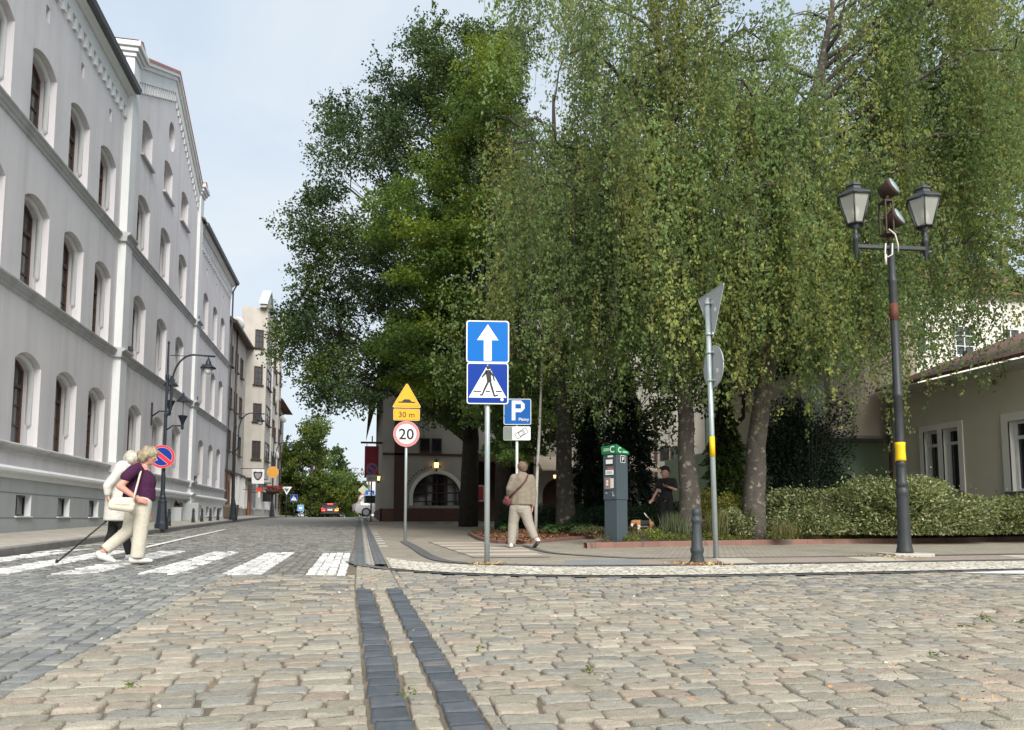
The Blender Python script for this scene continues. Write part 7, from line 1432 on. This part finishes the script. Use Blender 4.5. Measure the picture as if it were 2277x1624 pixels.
# --- young person in black with a phone
dy = 18.4; py_ = at(1481, 1197, dy); k4 = dy/1650*.8895/5.4125
Y1 = thing('person', 'dark haired person in black T-shirt looking at a phone beside the birch trunk', 'person', (py_[0], py_[1], g(py_[1])+.03), rot_away(py_[0], py_[1]))
gy = (at(1487, 1155, dy)[2]-(g(py_[1])+.03))/k4     # horizon height above the feet, in crop pixels
yb0 = (1155/.8895-1080)*5.4125+gy
q4 = lambda x, y, d=0.: ((x-1040)*k4, d, (yb0-y)*k4)
b = MB(); P4 = head(b, q4(1038, 565), (-.25, -.9, -.33), 1.08); b.cap(q4(1045, 610), q4(1052, 650), .055, .065)
b.cap(q4(1055, 700), q4(1055, 800), .13, .125); b.cap(q4(1055, 800), q4(1040, 900), .12, .125); 
limb(b, [q4(965, 660), q4(950, 765, -.02), q4(872, 900, -.06)], [.05, .042, .028]); hand(b, q4(872, 900, -.06), (-.55, -.15, -.8), (-.3, -.8, 0), .18, .35, 2.)
limb(b, [q4(1150, 660), q4(1172, 785, -.06), q4(1070, 748, -.24)], [.05, .042, .030]); hand(b, q4(1075, 750, -.235), (-.85, -.2, .25), (0, .25, 1), .18, .9)
limb(b, [q4(1000, 900), q4(1000, 1160, -.02), q4(1005, yb0-45, 0)], [.095, .06, .042]); limb(b, [q4(1085, 900), q4(1085, 1160, -.02), q4(1085, yb0-45, 0)], [.095, .06, .042])
bd4 = fused('body', b, skin, Y1, .011, 4); eyes(P4, bd4, 1.08)
hh = MB(); hh.ball(tuple(Vector(q4(1045, 520))+Vector((0, .04, 0))), (.098, .095, .085), 14, 10)
for (x, y, d, r_) in ((1008, 505, -.04, .042), (1042, 488, -.05, .048), (1075, 500, -.03, .048), (1088, 545, .035, .045), (1000, 545, .035, .04), (1030, 485, 0, .06), (1065, 490, 0, .055)): hh.ball(q4(x, y, d), r_, 10, 8)
strands(fused('hair', hh, mat('dark brown hair', (.022, .016, .013), .6, .3, 20, .5, 90), bd4, .012, 2), 700, .05, .006, [(.025, .018, .014), (.05, .036, .028)], -.3)
blk_ = wool('black cotton', (.014, .014, .016), .1); ts = MB()
ts.cap(q4(1058, 690), q4(1055, 800), .148, .14); ts.tube([q4(1055, 800), q4(1048, 925)], [.14, .15], 16); ts.cap(q4(975, 665), q4(1140, 665), .078, .078); ts.cap(q4(965, 662), q4(950, 740, -.015), .075, .075); ts.cap(q4(1150, 662), q4(1166, 745, -.04), .075, .075)
fused('t_shirt', ts, blk_, Y1, .014, 4)
tr_ = MB(); tr_.cap(q4(1020, 880), q4(1070, 880), .13, .13); hem(tr_, [q4(1000, 920), q4(998, 1160, -.02), q4(1003, yb0-60)], [.115, .088, .07]); hem(tr_, [q4(1085, 920), q4(1088, 1160, -.02), q4(1088, yb0-60)], [.115, .088, .07])
fused('trousers', tr_, blk_, Y1, .014, 4)
for x in (1003, 1088): shoe(Y1, q4(x, yb0-3, .06), q4(x-5, yb0-3, -.19), wool('black shoe', (.02, .02, .022)))
fn = MB(); fn.box(-.036, .036, -.004, .004, -.075, .075); FN = fn.build('phone', mat('black phone', (.012, .012, .014), .2, 0), None, bevel=.003)
hp = Vector(q4(1043, 726, -.265)); FN.matrix_world = Matrix.Translation(Y1.location) @ Matrix.Rotation(Y1.rotation_euler[2], 4, 'Z') @ Matrix.Translation(hp) @ Matrix.Rotation(R(70), 4, 'Z') @ Matrix.Rotation(R(-55), 4, 'X')
tag(FN, 'small black phone held in the hand of the person in black', 'phone')

# --- beagle
dd_ = 16.9; pdg = at(1430, 1193, dd_); k5 = dd_/1650*.8895/5.4125
DG = thing('dog', 'tricolour beagle with raised white tipped tail standing behind the parking meter', 'dog', (pdg[0], pdg[1], pdg[2]), rot_away(pdg[0], pdg[1]))
gy5 = ((1193/.8895)-1080)*5.4125
q5 = lambda x, y, d=0.: ((x-690)*k5, d, (gy5-y)*k5)
b = MB()
b.ball(q5(655, 1245), (.095, .085, .095), 14, 10); b.cap(q5(655, 1245), q5(760, 1240), .088, .075); b.cap(q5(690, 1255), q5(790, 1250), .07, .072)
b.cap(q5(640, 1235, 0), q5(590, 1225, -.05), .072, .062)
b.ball(q5(560, 1228, -.09), (.066, .06, .058), 12, 8); b.cap(q5(555, 1240, -.12), q5(537, 1272, -.17), .044, .030); b.ball(q5(534, 1273, -.19), .017, 8, 6)
for dx, dy in ((12, -.055), (-2, .0)): b.cap(q5(590+dx*1.5, 1215, dy), q5(602+dx*1.6, 1268, dy-.03), .028, .026)
for (x, d) in ((630, -.055), (655, .055)): limb(b, [q5(x, 1270, d), q5(x-6, 1335, d), q5(x-2, gy5-18, d), q5(x-16, gy5-9, d)], [.042, .026, .021, .020])
for (x, d) in ((790, -.055), (800, .06)): limb(b, [q5(x, 1250, d), q5(x-18, 1310, d), q5(x+18, 1345, d), q5(x+10, gy5-16, d), q5(x-5, gy5-9, d)], [.068, .042, .025, .021, .020])
limb(b, [q5(795, 1235), q5(780, 1190), q5(745, 1150), q5(706, 1100)], [.026, .021, .018, .012])
def coat(p):
    x, z = p.x/k5+690, gy5-p.z/k5; tan, wh, bk = (.30, .14, .06), (.62, .58, .50), (.020, .018, .017)
    if z < 1165 and x > 690: return wh if x < 735 else ((.25, .2, .15) if x < 765 else bk)
    if z > 1320: return wh
    if x < 556 and z > 1245 or (x < 548 and z > 1236): return bk if x < 528 and z > 1262 and p.y < -.17 else wh
    if x < 612: return tan
    if z > 1275 and x < 760: return wh
    if x < 655: return (.34, .17, .08) if z < 1262 else wh
    if x < 775: return bk
    return (.26, .14, .07)
fused('body', b, mat('beagle coat', (1, 1, 1), .8, .15, 30, .3, 120, attr=True), DG, .0085, 2, coat)
for dy, dx in ((-.135, 0), (-.09, -22)): m = MB(); m.ball(q5(548+dx, 1226, dy-.008), .010, 8, 6); m.build('eye', s_black, DG)
m = MB(); m.ball(q5(533, 1273, -.205), (.012, .011, .010), 8, 6); m.build('nose', s_black, DG)
